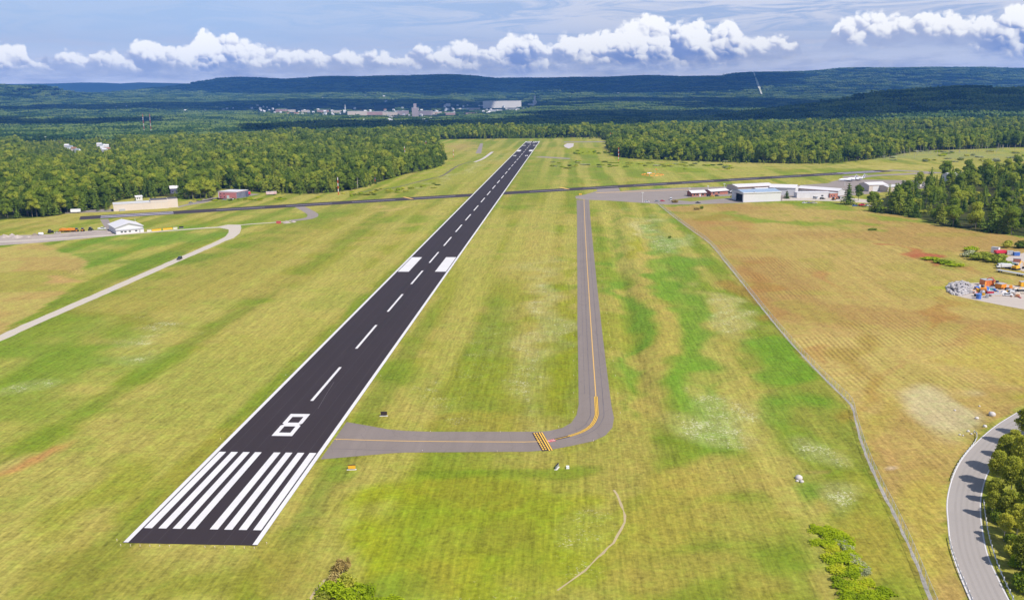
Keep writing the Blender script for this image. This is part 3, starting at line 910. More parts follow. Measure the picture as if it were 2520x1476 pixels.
    # runway threshold concrete lip markers at the near end
    return R, C


R_MAIN, R_CROSS = build_runway()

TWC = smooth_path([at(*p) for p in [(1437, 490), (1439, 540), (1443, 620), (1448, 700), (1453, 780), (1459, 870), (1464, 940), (1468, 1005), (1467, 1026), (1455, 1047), (1432, 1062), (1400, 1073), (1366, 1081), (1330, 1086), (1290, 1087), (1100, 1086), (960, 1084), (823, 1080)]], 2.5)


def build_taxiway():
    outline = [(853, 1038), (900, 1046), (955, 1056), (1000, 1060), (1060, 1062), (1320, 1062), (1350, 1060), (1383, 1053), (1406, 1040), (1419, 1021), (1424, 996), (1423, 900), (1421, 800), (1421, 700), (1420, 600), (1420, 540), (1419, 492),
               (1450, 492), (1453, 540), (1459, 600), (1469, 700), (1480, 800), (1492, 900), (1505, 1000), (1511, 1028), (1507, 1052), (1490, 1071), (1460, 1085), (1400, 1098), (1350, 1107), (1300, 1111), (1000, 1113), (960, 1115), (880, 1122), (789, 1130)]
    pts = [at(*p) for p in outline]
    T = struct(poly_sheet(pts, 0.036, M_TW, 'taxiway'), 'grey asphalt taxiway bending from the runway end up to the apron')
    n = len(TWC)
    kb = min(range(n), key=lambda i: (TWC[i] - at(1468, 975)).length)
    kh = min(range(n), key=lambda i: (TWC[i] - at(1366, 1081)).length)
    ks = min(range(n), key=lambda i: (TWC[i] - at(1349, 1084)).length)
    kl = min(range(n), key=lambda i: (TWC[i] - at(1312, 1087)).length)
    ribbon(TWC[:kb + 1], 0.30, 0.044, M_YELLOW, 'centre_line', T)
    ribbon(TWC[kl:], 0.32, 0.044, M_YELLOW, 'centre_line', T)
    ribbon(TWC[kb:kh + 1], 1.25, 0.041, M_BLACK, 'line_border', T)
    ribbon(TWC[kb:kh + 1], 0.24, 0.047, M_YELLOW2, 'centre_line', T)
    i = kb
    while i < kh - 1:
        for off in (-0.42, 0.42):
            ribbon(TWC[i:i + 2], 0.24, 0.047, M_YELLOW2, 'centre_dash', T, off)
        i += 1
        if (i - kb) % 3 == 0:
            pass
    # dark sealed joints each side of the centre line
    for off in (-2.2, 1.9):
        ribbon(TWC[:kh], 0.20, 0.0425, M_SEAL, 'sealed_joint', T, off, 0.05, 3)
    ribbon(TWC[:kb], 0.12, 0.0425, M_SEAL, 'sealed_joint', T, 3.6, 0.05, 9)
    ribbon(smooth_path([at(789, 1103), at(860, 1105), at(920, 1107), at(980, 1107)], 4), 0.22, 0.0425, M_SEAL, 'sealed_joint', T)
    # holding position: two solid and two broken bars
    a0, a1 = at(1311, 1065), at(1336, 1110)
    ax = (a1 - a0).normalized(); ln = (a1 - a0).length
    nr = Vector((-ax.y, ax.x, 0))
    if nr.x < 0:
        nr = -nr
    poly_sheet([a0 - nr * 0.25, a1 - nr * 0.25, a1 + nr * 2.9, a0 + nr * 2.9], 0.041, M_BLACK, 'holding_border', T)
    for off in (1.75, 2.45):
        poly_sheet([a0 + nr * off, a1 + nr * off, a1 + nr * (off + .36), a0 + nr * (off + .36)], 0.047, M_YELLOW2, 'holding_line', T)
    for off in (0.15, 0.9):
        u = 0.15
        while u < ln - 0.7:
            p = a0 + ax * u
            poly_sheet([p + nr * off, p + ax * .95 + nr * off, p + ax * .95 + nr * (off + .42), p + nr * (off + .42)], 0.047, M_YELLOW2, 'holding_dash', T)
            u += 1.33
    # red surface sign with white figures
    c0 = at(1357, 1084); t = (TWC[ks - 1] - TWC[ks + 1]).normalized(); w = Vector((-t.y, t.x, 0))
    S = poly_sheet([c0 - t * 1.15 - w * .8, c0 + t * 1.15 - w * .8, c0 + t * 1.15 + w * .8, c0 - t * 1.15 + w * .8], 0.046, M_RED, 'surface_sign', T)
    S['label'] = 'red painted holding sign reading 8-26 in white'
    cu = bpy.data.curves.new('figures', 'FONT'); cu.body = '8-26'; cu.size = 1.25; cu.align_x = 'CENTER'; cu.align_y = 'CENTER'
    tmp = bpy.data.objects.new('figures_tmp', cu); COL.objects.link(tmp)
    dg = bpy.context.evaluated_depsgraph_get(); me = bpy.data.meshes.new_from_object(tmp.evaluated_get(dg)); bpy.data.objects.remove(tmp)
    me.materials.clear(); me.materials.append(M_WHITE)
    o = obj('figures', me, S, (c0.x, c0.y, 0.052), math.atan2(t.y, t.x))
    # old connector from the apron to the cross runway, and the apron itself
    return T


T_MAIN = build_taxiway()


def P(*pts):
    return [at(a, b) for a, b in pts]


def build_roads():
    ap = struct(poly_sheet(P((1417, 489), (1416, 483), (1440, 479), (1470, 470), (1466, 463), (1520, 459.5), (1527, 471), (1560, 468), (1680, 462), (1813, 459), (1963, 456), (2040, 451), (2080, 442), (2072, 434), (2112, 431), (2118, 442), (2247, 444), (2300, 447), (2300, 462), (2200, 470), (2080, 484), (2000, 490), (1957, 492), (1923, 495), (1810, 500), (1690, 503.5), (1640, 503.5), (1573, 499), (1500, 494), (1445, 492)), 0.024, M_APRON, 'apron'), 'wide grey asphalt aircraft apron in front of the hangars')
    poly_sheet(P((1466, 474.5), (1700, 466), (1700, 466.6), (1466, 475.2)), 0.032, M_YELLOW, 'lead_line', ap)
    struct(ribbon(smooth_path(P((2055, 450), (2130, 434), (2200, 430), (2310, 425)), 15), 15, 0.018, M_APRON, 'taxi_lane'))
    struct(ribbon(smooth_path(P((2185, 419), (2240, 421), (2310, 426)), 15), 16, 0.02, M_APRON, 'taxi_lane'))
    struct(poly_sheet(P((1315, 387), (1333, 385), (1405, 389.5), (1400, 392)), 0.024, M_APRON, 'taxi_stub'), 'grey asphalt stub leaving the far part of the runway')
    struct(poly_sheet(P((1388, 349), (1489, 348), (1489, 350), (1388, 351)), 0.024, M_APRON, 'taxi_stub'))
    struct(poly_sheet(P((1387, 358), (1396, 353), (1412, 353), (1411, 361), (1400, 366), (1390, 362)), 0.05, mat('pale_concrete', (0.50, 0.44, 0.43), 0.9, 0.2), 'concrete_pad'))
    struct(poly_sheet(P((1170, 378), (1182, 353), (1189, 353), (1184, 378)), 0.03, M_APRON, 'service_pad'))
    # gravel roads on the left
    g1 = smooth_path(P((-170, 895), (-60, 857), (0, 832), (70, 800), (130, 774), (190, 748), (250, 722), (300, 700), (350, 678), (400, 656), (440, 638.5), (500, 613), (540, 595), (563, 583), (573, 572), (572, 562)), 5)
    g = struct(ribbon(g1, 6.2, 0.022, M_GRAVEL, 'gravel_road', None, 0, 0.25), 'pale gravel access road curving across the left meadow')
    struct(ribbon(smooth_path(P((-200, 606), (-100, 598), (0, 595), (60, 592), (120, 588), (200, 583), (270, 579), (360, 572), (440, 566), (510, 561), (572, 558)), 6), 5.6, 0.026, M_GRAVEL, 'gravel_road', None, 0, 0.35, 4), 'gravel track past the white gabled hangar')
    struct(ribbon(smooth_path(P((540, 559.5), (600, 553), (640, 550), (690, 546.5), (730, 542)), 6), 3.6, 0.02, M_GRAVEL, 'gravel_road', None, 0, 0.35, 5), 'thin gravel track towards the cross runway')
    struct(poly_sheet(P((532, 559), (560, 553), (592, 553), (594, 562), (590, 574), (575, 586), (552, 594), (568, 575), (563, 565)), 0.03, M_GRAVEL, 'road_junction'))
    struct(ribbon(smooth_path(P((714, 543), (745, 540), (766, 535), (770, 528), (757, 519), (736, 508)), 5), 9, 0.026, M_APRON, 'taxi_spur', None, 0, 0.2), 'short grey spur hooking up to the cross runway')
    struct(poly_sheet(P((-60, 585), (0, 580), (120, 577), (170, 572), (240, 566), (276, 566), (283, 580), (200, 588), (100, 597), (0, 604), (-60, 608)), 0.018, mat('yard_gravel', (0.36, 0.30, 0.265), 0.95, 0.3, 0.4, 0.1), 'gravel_yard'), 'gravel yard with parked machines beside the white hangar')
    struct(poly_sheet(P((246, 540), (266, 539), (280, 566), (262, 567)), 0.012, M_APRON, 'taxi_stub'))
    struct(poly_sheet(P((160, 520), (260, 515), (276, 514), (280, 521), (220, 523), (160, 526)), 0.02, M_APRON, 'service_yard'))
    struct(poly_sheet(P((437, 508), (480, 498), (490, 492), (520, 487), (620, 482), (640, 478), (600, 476), (540, 490), (500, 500), (460, 506), (437, 512)), 0.02, M_APRON, 'service_yard'))
    # apron-side gravel and yards on the right
    struct(poly_sheet(P((1660, 492), (1700, 486), (1810, 482), (1812, 486), (1700, 496)), 0.03, mat('lawn', (0.22, 0.23, 0.045), 0.9, 0.25, 0.4, 0.05), 'lawn_strip'))
    struct(poly_sheet(P((1925, 489), (1960, 484), (2010, 486), (2080, 486), (2140, 492), (2140, 500), (2075, 496), (1990, 494), (1925, 494)), 0.034, M_GRAVEL, 'gravel_lane'))
    struct(poly_sheet(P((2328, 712), (2342, 702), (2372, 697), (2420, 695), (2470, 700), (2520, 704), (2640, 712), (2640, 775), (2520, 761), (2470, 752), (2410, 740), (2370, 732), (2340, 724)), 0.02, mat('yard_sand', (0.46, 0.395, 0.35), 0.95, 0.12, 0.3, 0.1), 'storage_yard'), 'pale gravel storage yard at the right edge')
    struct(poly_sheet(P((2475, 633), (2520, 622), (2640, 615), (2640, 680), (2520, 668), (2480, 655)), 0.02, MATS['yard_sand'], 'storage_yard'))
    # worn footpath across the rough circle
    struct(ribbon(smooth_path(P((1512, 1205), (1525, 1232), (1537, 1268), (1530, 1300), (1508, 1335), (1470, 1372), (1440, 1403), (1405, 1428), (1372, 1452)), 2.5), 0.55, 0.012, mat('worn_earth', (0.42, 0.33, 0.19), 0.95, 0.2), 'footpath', None, 0, 0.2), 'thin worn footpath curving through the rough grass')
    struct(ribbon(smooth_path(P((760, 1480), (778, 1450), (800, 1425)), 2), 0.5, 0.012, MATS['worn_earth'], 'footpath', None, 0, 0.15))
    # strip of bare stony ground and stream beyond the cross runway
    st = smooth_path(P((880, 474), (930, 467), (975, 461), (1020, 450), (1060, 440), (1090, 432), (1120, 412), (1135, 405), (1160, 398)), 6)
    struct(ribbon(st, 3.0, 0.03, mat('ditch_mud', (0.13, 0.11, 0.085), 0.9, 0.3), 'drainage_ditch', None, 0, 0.8), 'dark drainage ditch winding along the wood')
    struct(ribbon(smooth_path(P((1168, 399), (1190, 390), (1212, 374)), 6), 5.0, 0.04, MATS['pale_concrete'], 'culvert_apron', None, 0, 0.2))


build_roads()


def build_road_right():
    left = [(2560, 985), (2526, 1003), (2496, 1020), (2449, 1050), (2402, 1091), (2368, 1131), (2345, 1178), (2333, 1232), (2335, 1282), (2343, 1349), (2365, 1416), (2390, 1475), (2440, 1580)]
    right = [(2640, 1015), (2575, 1040), (2520, 1066), (2478, 1096), (2449, 1132), (2428, 1166), (2417, 1200), (2411, 1242), (2415, 1299), (2429, 1366), (2456, 1426), (2481, 1476), (2540, 1580)]
    Lp, Rp = smooth_path(P(*left), 2.0), smooth_path(P(*right), 2.0)
    n = 90

    def res(p):
        acc = [0.0]
        for a_, b_ in zip(p[:-1], p[1:]):
            acc.append(acc[-1] + (b_ - a_).length)
        q = np.linspace(0, acc[-1], n + 1)
        xs_, ys_ = np.interp(q, acc, [v.x for v in p]), np.interp(q, acc, [v.y for v in p])
        return [Vector((float(u), float(v), 0)) for u, v in zip(xs_, ys_)]
    Lr, Rr = res(Lp), res(Rp)
    vs, fs = [], []
    for a, b in zip(Lr, Rr):
        e = (b - a).normalized() * 0.35
        vs += [(a.x - e.x, a.y - e.y, 0.02), (b.x + e.x, b.y + e.y, 0.02)]
    for i in range(n):
        fs.append((2 * i, 2 * i + 1, 2 * i + 3, 2 * i + 2))
    me = bpy.data.meshes.new('road'); me.from_pydata(vs, [], fs); me.update(); me.materials.append(M_ROAD)
    rd = struct(obj('road', me), 'two-lane grey road curving past the trees at lower right')
    ribbon(Lr, 0.22, 0.028, M_WHITE, 'edge_line', rd, 0.12); ribbon(Rr, 0.22, 0.028, M_WHITE, 'edge_line', rd, -0.12)
    # wheel paths, a shade darker
    for k in (0.24, 0.42, 0.6, 0.78):
        ribbon([a.lerp(b, k) for a, b in zip(Lr, Rr)], 0.5, 0.024, mat('wheel_polish', (0.305, 0.272, 0.252), 0.7, 0.06), 'wheel_path', rd)
    return Lr, Rr


ROAD_L, ROAD_R = build_road_right()


# ------------------------------------------------------------------ vegetation
def leaf_mat(name, c_dark, c_mid, c_light, trans=0.25, spread=1.0):
    m = bpy.data.materials.new(name); m.use_nodes = True
    N = NT(m.node_tree)
    o = N.n('ShaderNodeOutputMaterial')
    oi = N.n('ShaderNodeObjectInfo'); pos = N.n('ShaderNodeNewGeometry').outputs['Position']
    big = N.noise(pos, 0.012, 3.0, 0.6)
    small = N.noise(pos, 0.9, 2.0, 0.6); mid = N.noise(pos, 0.075, 2.0, 0.6)
    r = N.m('ADD', N.m('MULTIPLY', N.m('SUBTRACT', oi.outputs['Random'], 0.5), 0.95 * spread), N.m('MULTIPLY', N.m('SUBTRACT', big, 0.5), 1.1))
    r = N.m('ADD', N.m('ADD', r, N.m('MULTIPLY', N.m('SUBTRACT', small, 0.5), 0.9)), 0.5)
    r = N.m('ADD', r, N.m('MULTIPLY', N.m('SUBTRACT', mid, 0.5), 1.2))
    c = N.mix(N.rng(r, 0.0, 0.5), c_dark, c_mid)
    c = N.mix(N.rng(r, 0.5, 1.0), c, c_light)
    d = N.n('ShaderNodeBsdfDiffuse'); t = N.n('ShaderNodeBsdfTranslucent'); mx = N.n('ShaderNodeMixShader')
    N.put(d.inputs[0], c); N.put(t.inputs[0], N.mix(1.0, c, (1.15, 1.25, 0.5), 'MULTIPLY')); mx.inputs[0].default_value = trans
    N.t.links.new(d.outputs[0], mx.inputs[1]); N.t.links.new(t.outputs[0], mx.inputs[2]); N.t.links.new(mx.outputs[0], o.inputs[0])
    MATS[name] = m
    return m


M_LEAF = leaf_mat('broad_leaves', (0.095, 0.145, 0.020), (0.215, 0.280, 0.034), (0.370, 0.390, 0.050), 0.35, 1.15)
M_NEEDLE = leaf_mat('pine_needles', (0.085, 0.140, 0.026), (0.175, 0.240, 0.036), (0.300, 0.325, 0.048), 0.32)
M_LIME = leaf_mat('lime_leaves', (0.22, 0.30, 0.012), (0.34, 0.42, 0.016), (0.50, 0.50, 0.03), 0.3)
M_ROADLEAF = leaf_mat('roadside_leaves', (0.20, 0.225, 0.034), (0.36, 0.37, 0.05), (0.52, 0.49, 0.07), 0.35)
M_DRYLEAF = leaf_mat('dry_stems', (0.28, 0.20, 0.07), (0.42, 0.31, 0.11), (0.52, 0.42, 0.18))
M_GREYLEAF = leaf_mat('grey_green_leaves', (0.22, 0.24, 0.12), (0.33, 0.35, 0.18), (0.46, 0.46, 0.28))
M_BARK = mat('bark', (0.20, 0.165, 0.13), 0.9, 0.25, 3.0, 0.1)
M_PALEBARK = mat('pale_bark', (0.42, 0.37, 0.30), 0.9, 0.2, 3.0, 0.1)
M_SHADELEAF = leaf_mat('far_canopy', (0.022, 0.048, 0.016), (0.062, 0.112, 0.028), (0.140, 0.190, 0.045), 0.15, 1.6)


def cards(P, Nn, size, rng, jitter=0.5, aspect=0.7):
    """one small leaf-spray quad per point"""
    n = len(P)
    nr = Nn + rng.normal(0, jitter, (n, 3))
    nr /= np.linalg.norm(nr, axis=1, keepdims=True) + 1e-9
    a = np.cross(nr, rng.normal(0, 1, (n, 3))); a /= np.linalg.norm(a, axis=1, keepdims=True) + 1e-9
    b = np.cross(nr, a)
    s = (size * rng.uniform(0.6, 1.3, n))[:, None]
    a, b = a * s * 0.5, b * s * 0.5 * aspect
    V = np.stack([P - a - b * .4, P - a * .1 - b, P + a + b * .3, P + a * .1 + b], 1).reshape(-1, 3)
    return V, np.arange(n * 4).reshape(n, 4)


def ico(sub=1):
    bm = bmesh.new(); bmesh.ops.create_icosphere(bm, subdivisions=sub, radius=1.0)
    v = np.array([q.co[:] for q in bm.verts]); f = np.array([[w.index for w in q.verts] for q in bm.faces]); bm.free()
    return v, f


ICO1, ICO2 = ico(1), ico(2)


def join_np(parts):
    """parts: (verts, faces) with triangles or quads -> all quads (triangles doubled at the last corner are avoided by fan)"""
    V, F, n = [], [], 0
    for v, f in parts:
        V.append(v); F.append((f if f.shape[1] == 4 else np.concatenate([f, f[:, 2:3]], 1)) + n); n += len(v)
    return np.concatenate(V), np.concatenate(F)


def mesh_parts(name, parts, mats, idx):
    me = bpy.data.meshes.new(name)
    vs, fs, mi, n = [], [], [], 0
    for (v, f), k in zip(parts, idx):
        vs += [tuple(p) for p in v]; fs += [tuple(int(q) + n for q in r) for r in f]; mi += [k] * len(f); n += len(v)
    me.from_pydata(vs, [], fs)
    for m in mats:
        me.materials.append(m)
    me.polygons.foreach_set('material_index', mi)
    me.update()
    return me


def crown_broad(seed, h, r, base, nlobe, ncard, csize, core=True, jit=0.5, lo=0.82, lob=(0.34, 0.56)):
    rng = np.random.RandomState(seed)
    C, Rr = [], []
    for k in range(nlobe):
        t = rng.uniform(0, 1)
        zz = base + (h - base) * (0.18 + 0.68 * t)
        env = r * math.sqrt(max(0.05, 1 - (2 * t - 0.85) ** 2 * 0.75))
        a = 2 * math.pi * (k / nlobe) * 2.4 + rng.uniform(-.5, .5)
        q = env * rng.uniform(0.25, 0.72)
        C.append((q * math.cos(a), q * math.sin(a), zz)); Rr.append(r * rng.uniform(*lob))
    C.append((0, 0, h - r * 0.45)); Rr.append(r * 0.45)
    C.append((0, 0, base + (h - base) * 0.45)); Rr.append(r * 0.62)
    C, Rr = np.array(C), np.array(Rr)
    pts, nrm = [], []
    w = Rr ** 2 / (Rr ** 2).sum()
    for c, q, ww in zip(C, Rr, w):
        n = max(4, int(ncard * ww * 1.5))
        d = rng.normal(0, 1, (n, 3)); d /= np.linalg.norm(d, axis=1, keepdims=True)
        d[:, 2] = np.where(d[:, 2] < -0.4, -d[:, 2], d[:, 2])
        p = c + d * q * rng.uniform(lo, 1.1 if lo > .8 else 1.22, (n, 1)) * np.array([1, 1, .85])
        inside = np.zeros(n, bool)
        for c2, q2 in zip(C, Rr):
            inside |= (np.linalg.norm((p - c2) / np.array([1, 1, .85]), axis=1) < q2 * (0.78 if lo > .8 else .5))
        pts.append(p[~inside]); nrm.append(d[~inside])
    parts = [cards(np.concatenate(pts), np.concatenate(nrm), csize, rng, jit)]
    if core:
        v0, f0 = ICO1
        for c, q in zip(C, Rr):
            vv = v0 * (q * 0.84 * (1 + 0.25 * rng.uniform(-1, 1, (len(v0), 1)))) * np.array([1, 1, .85]) + c
            parts.append((vv, f0))
    return parts


def trunk_parts(seed, h, r0, forks=4, spread=2.0, bare=0.5):
    rr = random.Random(seed)
    mb = MB()
    mb.tube([(0, 0, -0.5), (rr.uniform(-.1, .1), rr.uniform(-.1, .1), h * .3), (rr.uniform(-.3, .3), rr.uniform(-.3, .3), h * .62), (rr.uniform(-.4, .4), rr.uniform(-.4, .4), h * .93)], [r0, r0 * .8, r0 * .5, r0 * .12], 6, False)
    for k in range(forks):
        a = 2 * math.pi * k / forks + rr.uniform(-.4, .4); z0 = h * rr.uniform(bare * 0.75, bare + .2)
        mb.tube([(0, 0, z0), (math.cos(a) * spread * .5, math.sin(a) * spread * .5, z0 + spread * .45), (math.cos(a) * spread, math.sin(a) * spread, z0 + spread * 1.05)], [r0 * .42, r0 * .28, r0 * .06], 5, False)
    return mb


def crown_pine(seed, h, r, base, whorls, per, csize, ncl):
    """tiers of flat, slightly drooping boughs"""
    rng = np.random.RandomState(seed)
    pts, nrm, cores = [], [], []
    for w in range(whorls):
        t = (w + rng.uniform(-.25, .25)) / whorls
        z0 = base + (h - base) * max(0, t)
        R = r * (1 - max(0, t) ** 1.25) ** 0.9 * rng.uniform(0.82, 1.12) + 0.35
        nb = max(3, int(per * (1 - 0.45 * t)))
        off = rng.uniform(0, 6.28)
        for k in range(nb):
            a = off + 6.283 * k / nb + rng.uniform(-.25, .25)
            Rb = R * rng.uniform(0.7, 1.15)
            m = max(2, int(ncl * Rb / r))
            s = rng.uniform(0.18, 1.0, m) ** 0.75
            wd = rng.normal(0, 0.17, m) * Rb * (0.4 + 0.6 * s)
            x = math.cos(a) * s * Rb - math.sin(a) * wd
            y = math.sin(a) * s * Rb + math.cos(a) * wd
            z = z0 + Rb * (0.16 * s - 0.30 * s * s) + rng.normal(0, 0.10, m) * csize
            pts.append(np.stack([x, y, z], 1)); nrm.append(np.tile(np.array([[math.cos(a) * .35, math.sin(a) * .35, 1.0]]), (m, 1)))
    parts = [cards(np.concatenate(pts), np.concatenate(nrm), csize, rng, 0.38, 0.75)]
    mb = MB().tube([(0, 0, base), (0, 0, (base + h) / 2), (0, 0, h * .97)], [r * .34, r * .22, 0.05], 6)
    v = np.array(mb.v) ; 
    f = np.array([q for q in mb.f if len(q) == 4])
    parts.append((v, f))
    return parts


def tree_mesh(parts, name, m):
    return mesh_parts(name, parts, [m], [0] * len(parts))


def tri_join(parts, trunk, name, ml, mt):
    """single mesh used for the uncountable woods"""
    return mesh_parts(name, parts + [(np.array(trunk.v), trunk.f)], [ml, mt], [0] * len(parts) + [1])


random.seed(4); np.random.seed(4)
# kinds used one by one: (crown mesh, trunk mesh)
BROAD = []
for k, (h, r, b, nl) in enumerate([(15, 5.2, 2.6, 10), (17, 5.4, 3.4, 11), (13, 5.0, 1.8, 9), (18, 4.8, 4.6, 10), (16, 5.8, 2.8, 12)]):
    BROAD.append((tree_mesh(crown_broad(50 + k, h, r, b, nl, 900, 0.95), 'crown', M_LEAF), trunk_parts(50 + k, h * .9, 0.26, 4, r * .55, .35).mesh('trunk', M_BARK)))
SLIM = []
for k, (h, r, b, nl) in enumerate([(17, 2.6, 8.5, 5), (19, 2.9, 10, 5), (16, 2.4, 7.0, 5)]):
    SLIM.append((tree_mesh(crown_broad(80 + k, h, r, b, nl, 380, 0.9), 'crown', M_LEAF), trunk_parts(80 + k, h * .92, 0.22, 3, r * .6, .6).mesh('trunk', M_PALEBARK)))
PINE = []
for k, (h, r, b, w) in enumerate([(18, 6.4, 1.0, 12), (16.5, 6.0, 0.8, 11), (20, 6.6, 2.0, 13), (14, 5.4, 0.5, 10)]):
    PINE.append((tree_mesh(crown_pine(20 + k, h, r, b, w, 10, 1.35, 18), 'crown', M_NEEDLE), trunk_parts(20 + k, h * .97, 0.26, 0).mesh('trunk', M_BARK)))
NEARTREE = []
for k, (h, r, b, nl) in enumerate([(11, 3.4, 1.6, 16), (9, 3.0, 0.9, 14), (12, 3.7, 2.6, 18)]):
    NEARTREE.append((tree_mesh(crown_broad(300 + k, h, r, b, nl * 2, 5600, 0.5, False, 0.9, 0.5, (0.2, 0.4)), 'crown', M_ROADLEAF), trunk_parts(300 + k, h * .9, 0.17, 6, r * .7, .35).mesh('trunk', M_PALEBARK)))


def lowpoly(kind):
    out = []
    if kind == 'broad':
        for k, (h, r, b) in enumerate([(15, 5.4, 3.0), (17, 5.8, 4.5), (14, 5.6, 2.6), (18, 5.2, 5.5)]):
            out.append(tri_join(crown_broad(150 + k, h, r, b, 9, 520, 1.15), trunk_parts(150 + k, h * .8, 0.22, 0), 'wood_tree', M_LEAF, M_BARK))
    else:
        for k, (h, r, b, w) in enumerate([(17.5, 5.0, 2.5, 10), (19, 5.2, 5.0, 10), (15.5, 4.8, 2.0, 9)]):
            out.append(tri_join(crown_pine(170 + k, h, r, b, w, 7, 1.45, 9), trunk_parts(170 + k, h * .95, 0.28, 0), 'wood_pine', M_NEEDLE, M_BARK))
    return out


def canopy_patch(seed, n=70, size=95.0):
    rng = np.random.RandomState(seed)
    parts = []
    v0, f0 = ICO1
    k = int(math.sqrt(n)) + 1
    for i in range(k):
        for j in range(k):
            x, y = ((i + rng.uniform(.1, .9)) / k - .5) * size, ((j + rng.uniform(.1, .9)) / k - .5) * size
            r = rng.uniform(3.8, 8.4); h = rng.uniform(7, 19)
            pine = rng.rand() < 0.3
            sc = np.array([r * .8, r * .8, r * 1.5]) if pine else np.array([r, r, r * .9])
            vv = v0 * (1 + 0.22 * rng.uniform(-1, 1, (len(v0), 1))) * sc + np.array([x, y, h - sc[2] * .7])
            parts.append((vv, f0))
    return mesh_parts('canopy', parts, [M_SHADELEAF], [0] * len(parts))


def stuff_instances(name, pts, rots, scls, idx, meshes, label, cat):
    """one object whose trees are geometry-node instances"""
    coll = bpy.data.collections.new(name + '_kinds')
    for k, me in enumerate(meshes):
        o = bpy.data.objects.new('%s_%02d' % (me.name, k), me); coll.objects.link(o)
    me = bpy.data.meshes.new(name)
    me.vertices.add(len(pts)); me.vertices.foreach_set('co', np.asarray(pts, np.float32).ravel())
    a = me.attributes.new('turn', 'FLOAT_VECTOR', 'POINT'); a.data.foreach_set('vector', np.asarray(rots, np.float32).ravel())
    a = me.attributes.new('size', 'FLOAT_VECTOR', 'POINT'); a.data.foreach_set('vector', np.asarray(scls, np.float32).ravel())
    a = me.attributes.new('which', 'INT', 'POINT'); a.data.foreach_set('value', np.asarray(idx, np.int32))
    o = obj(name, me)
    ng = bpy.data.node_groups.new(name + '_nodes', 'GeometryNodeTree')
    ng.interface.new_socket('Geometry', in_out='INPUT', socket_type='NodeSocketGeometry')
    ng.interface.new_socket('Geometry', in_out='OUTPUT', socket_type='NodeSocketGeometry')
    gi, go = ng.nodes.new('NodeGroupInput'), ng.nodes.new('NodeGroupOutput')
    ci = ng.nodes.new('GeometryNodeCollectionInfo'); ci.inputs['Collection'].default_value = coll
    ci.inputs['Separate Children'].default_value = True; ci.inputs['Reset Children'].default_value = True
    ip = ng.nodes.new('GeometryNodeInstanceOnPoints'); ip.inputs['Pick Instance'].default_value = True

    def na(nm, ty):
        n = ng.nodes.new('GeometryNodeInputNamedAttribute'); n.data_type = ty; n.inputs[0].default_value = nm
        return n.outputs[0]
    l = ng.links.new
    l(gi.outputs[0], ip.inputs['Points']); l(ci.outputs[0], ip.inputs['Instance'])
    l(na('which', 'INT'), ip.inputs['Instance Index']); l(na('turn', 'FLOAT_VECTOR'), ip.inputs['Rotation']); l(na('size', 'FLOAT_VECTOR'), ip.inputs['Scale'])
    l(ip.outputs[0], go.inputs[0])
    md = o.modifiers.new('planting', 'NODES'); md.node_group = ng
    return tag(o, label, cat, kind='stuff')


TOWN_PX = [(560, 262), (700, 262), (1000, 258), (1180, 248), (1345, 236), (1345, 262), (1300, 272), (1200, 284), (1060, 296), (900, 292), (640, 284), (540, 276)]
CLEAR = []      # (x, y, radius) kept free of trees


def scatter():
    rng = np.random.RandomState(12)
    # near and middle woods, tree by tree
    sp = 7.0
    gx, gy = np.meshgrid(np.arange(-1560, 1560, sp), np.arange(560, 2420, sp))
    X = gx.ravel() + rng.uniform(-.48, .48, gx.size) * sp; Y = gy.ravel() + rng.uniform(-.48, .48, gx.size) * sp
    keep = np.abs(X) < 0.62 * Y + 30
    X, Y = X[keep], Y[keep]
    Z = zt(X, Y)
    px, py = project(X, Y, np.where(Y < 2050, 0, Z))
    wob = (fbm(X, Y, 1 / 26., 3, 64) - .5)
    left = (in_poly(px + wob * 26, py + wob * 9, W_LEFT) & in_poly(px, py, W_LEFT)) | (Y > 2085)
    margin = ~left & in_poly(px, py - 3.2, W_LEFT) & (rng.rand(len(X)) < .42) & (px < 2150)
    gaps = fbm(X, Y, 1 / 38., 2, 65) < 0.30
    left &= ~gaps | (rng.rand(len(X)) < .35)
    right = in_poly(px, py, W_RIGHT) & (Y < 1400)
    # a clearing behind the runway end
    k = left | margin | (right & (rng.rand(len(X)) < 0.26))
    for cx, cy, cr in CLEAR:
        k &= np.hypot(X - cx, Y - cy) > cr
    X, Y, Z, px, py, right, margin = X[k], Y[k], Z[k], px[k], py[k], right[k], margin[k]
    n = len(X)
    pinef = 0.10 + 0.5 * sstep(0.48, 0.62, fbm(X, Y, 1 / 120., 3, 61)) + 0.25 * ((px > 1500) & (py > 340)) - 0.25 * right
    isp = rng.rand(n) < pinef
    marsh = (px > 2200) & (py > 355) & (Y < 2000) & ~right
    sc = rng.uniform(0.66, 1.24, n) * (0.52 + 0.96 * fbm(X, Y, 1 / 45., 3, 62))
    sc = np.where(right, sc * rng.uniform(0.45, 1.0, n), sc)
    sc = np.where(margin, rng.uniform(.2, .5, n), sc)
    ham = (px > 60) & (px < 290) & (py > 338) & (py < 400)
    sc = np.where(ham, sc * 0.55, sc)
    return X, Y, Z, px, py, isp, right, sc, rng


def plant(name, kinds, k, p, rz, s, label, group, cat='tree', sq=None):
    t = thing(name, label, cat, p, rz, group)
    t.scale = (s * (sq or 1), s * (sq or 1), s)
    obj('crown', kinds[k][0], t); obj('trunk', kinds[k][1], t)
    return t


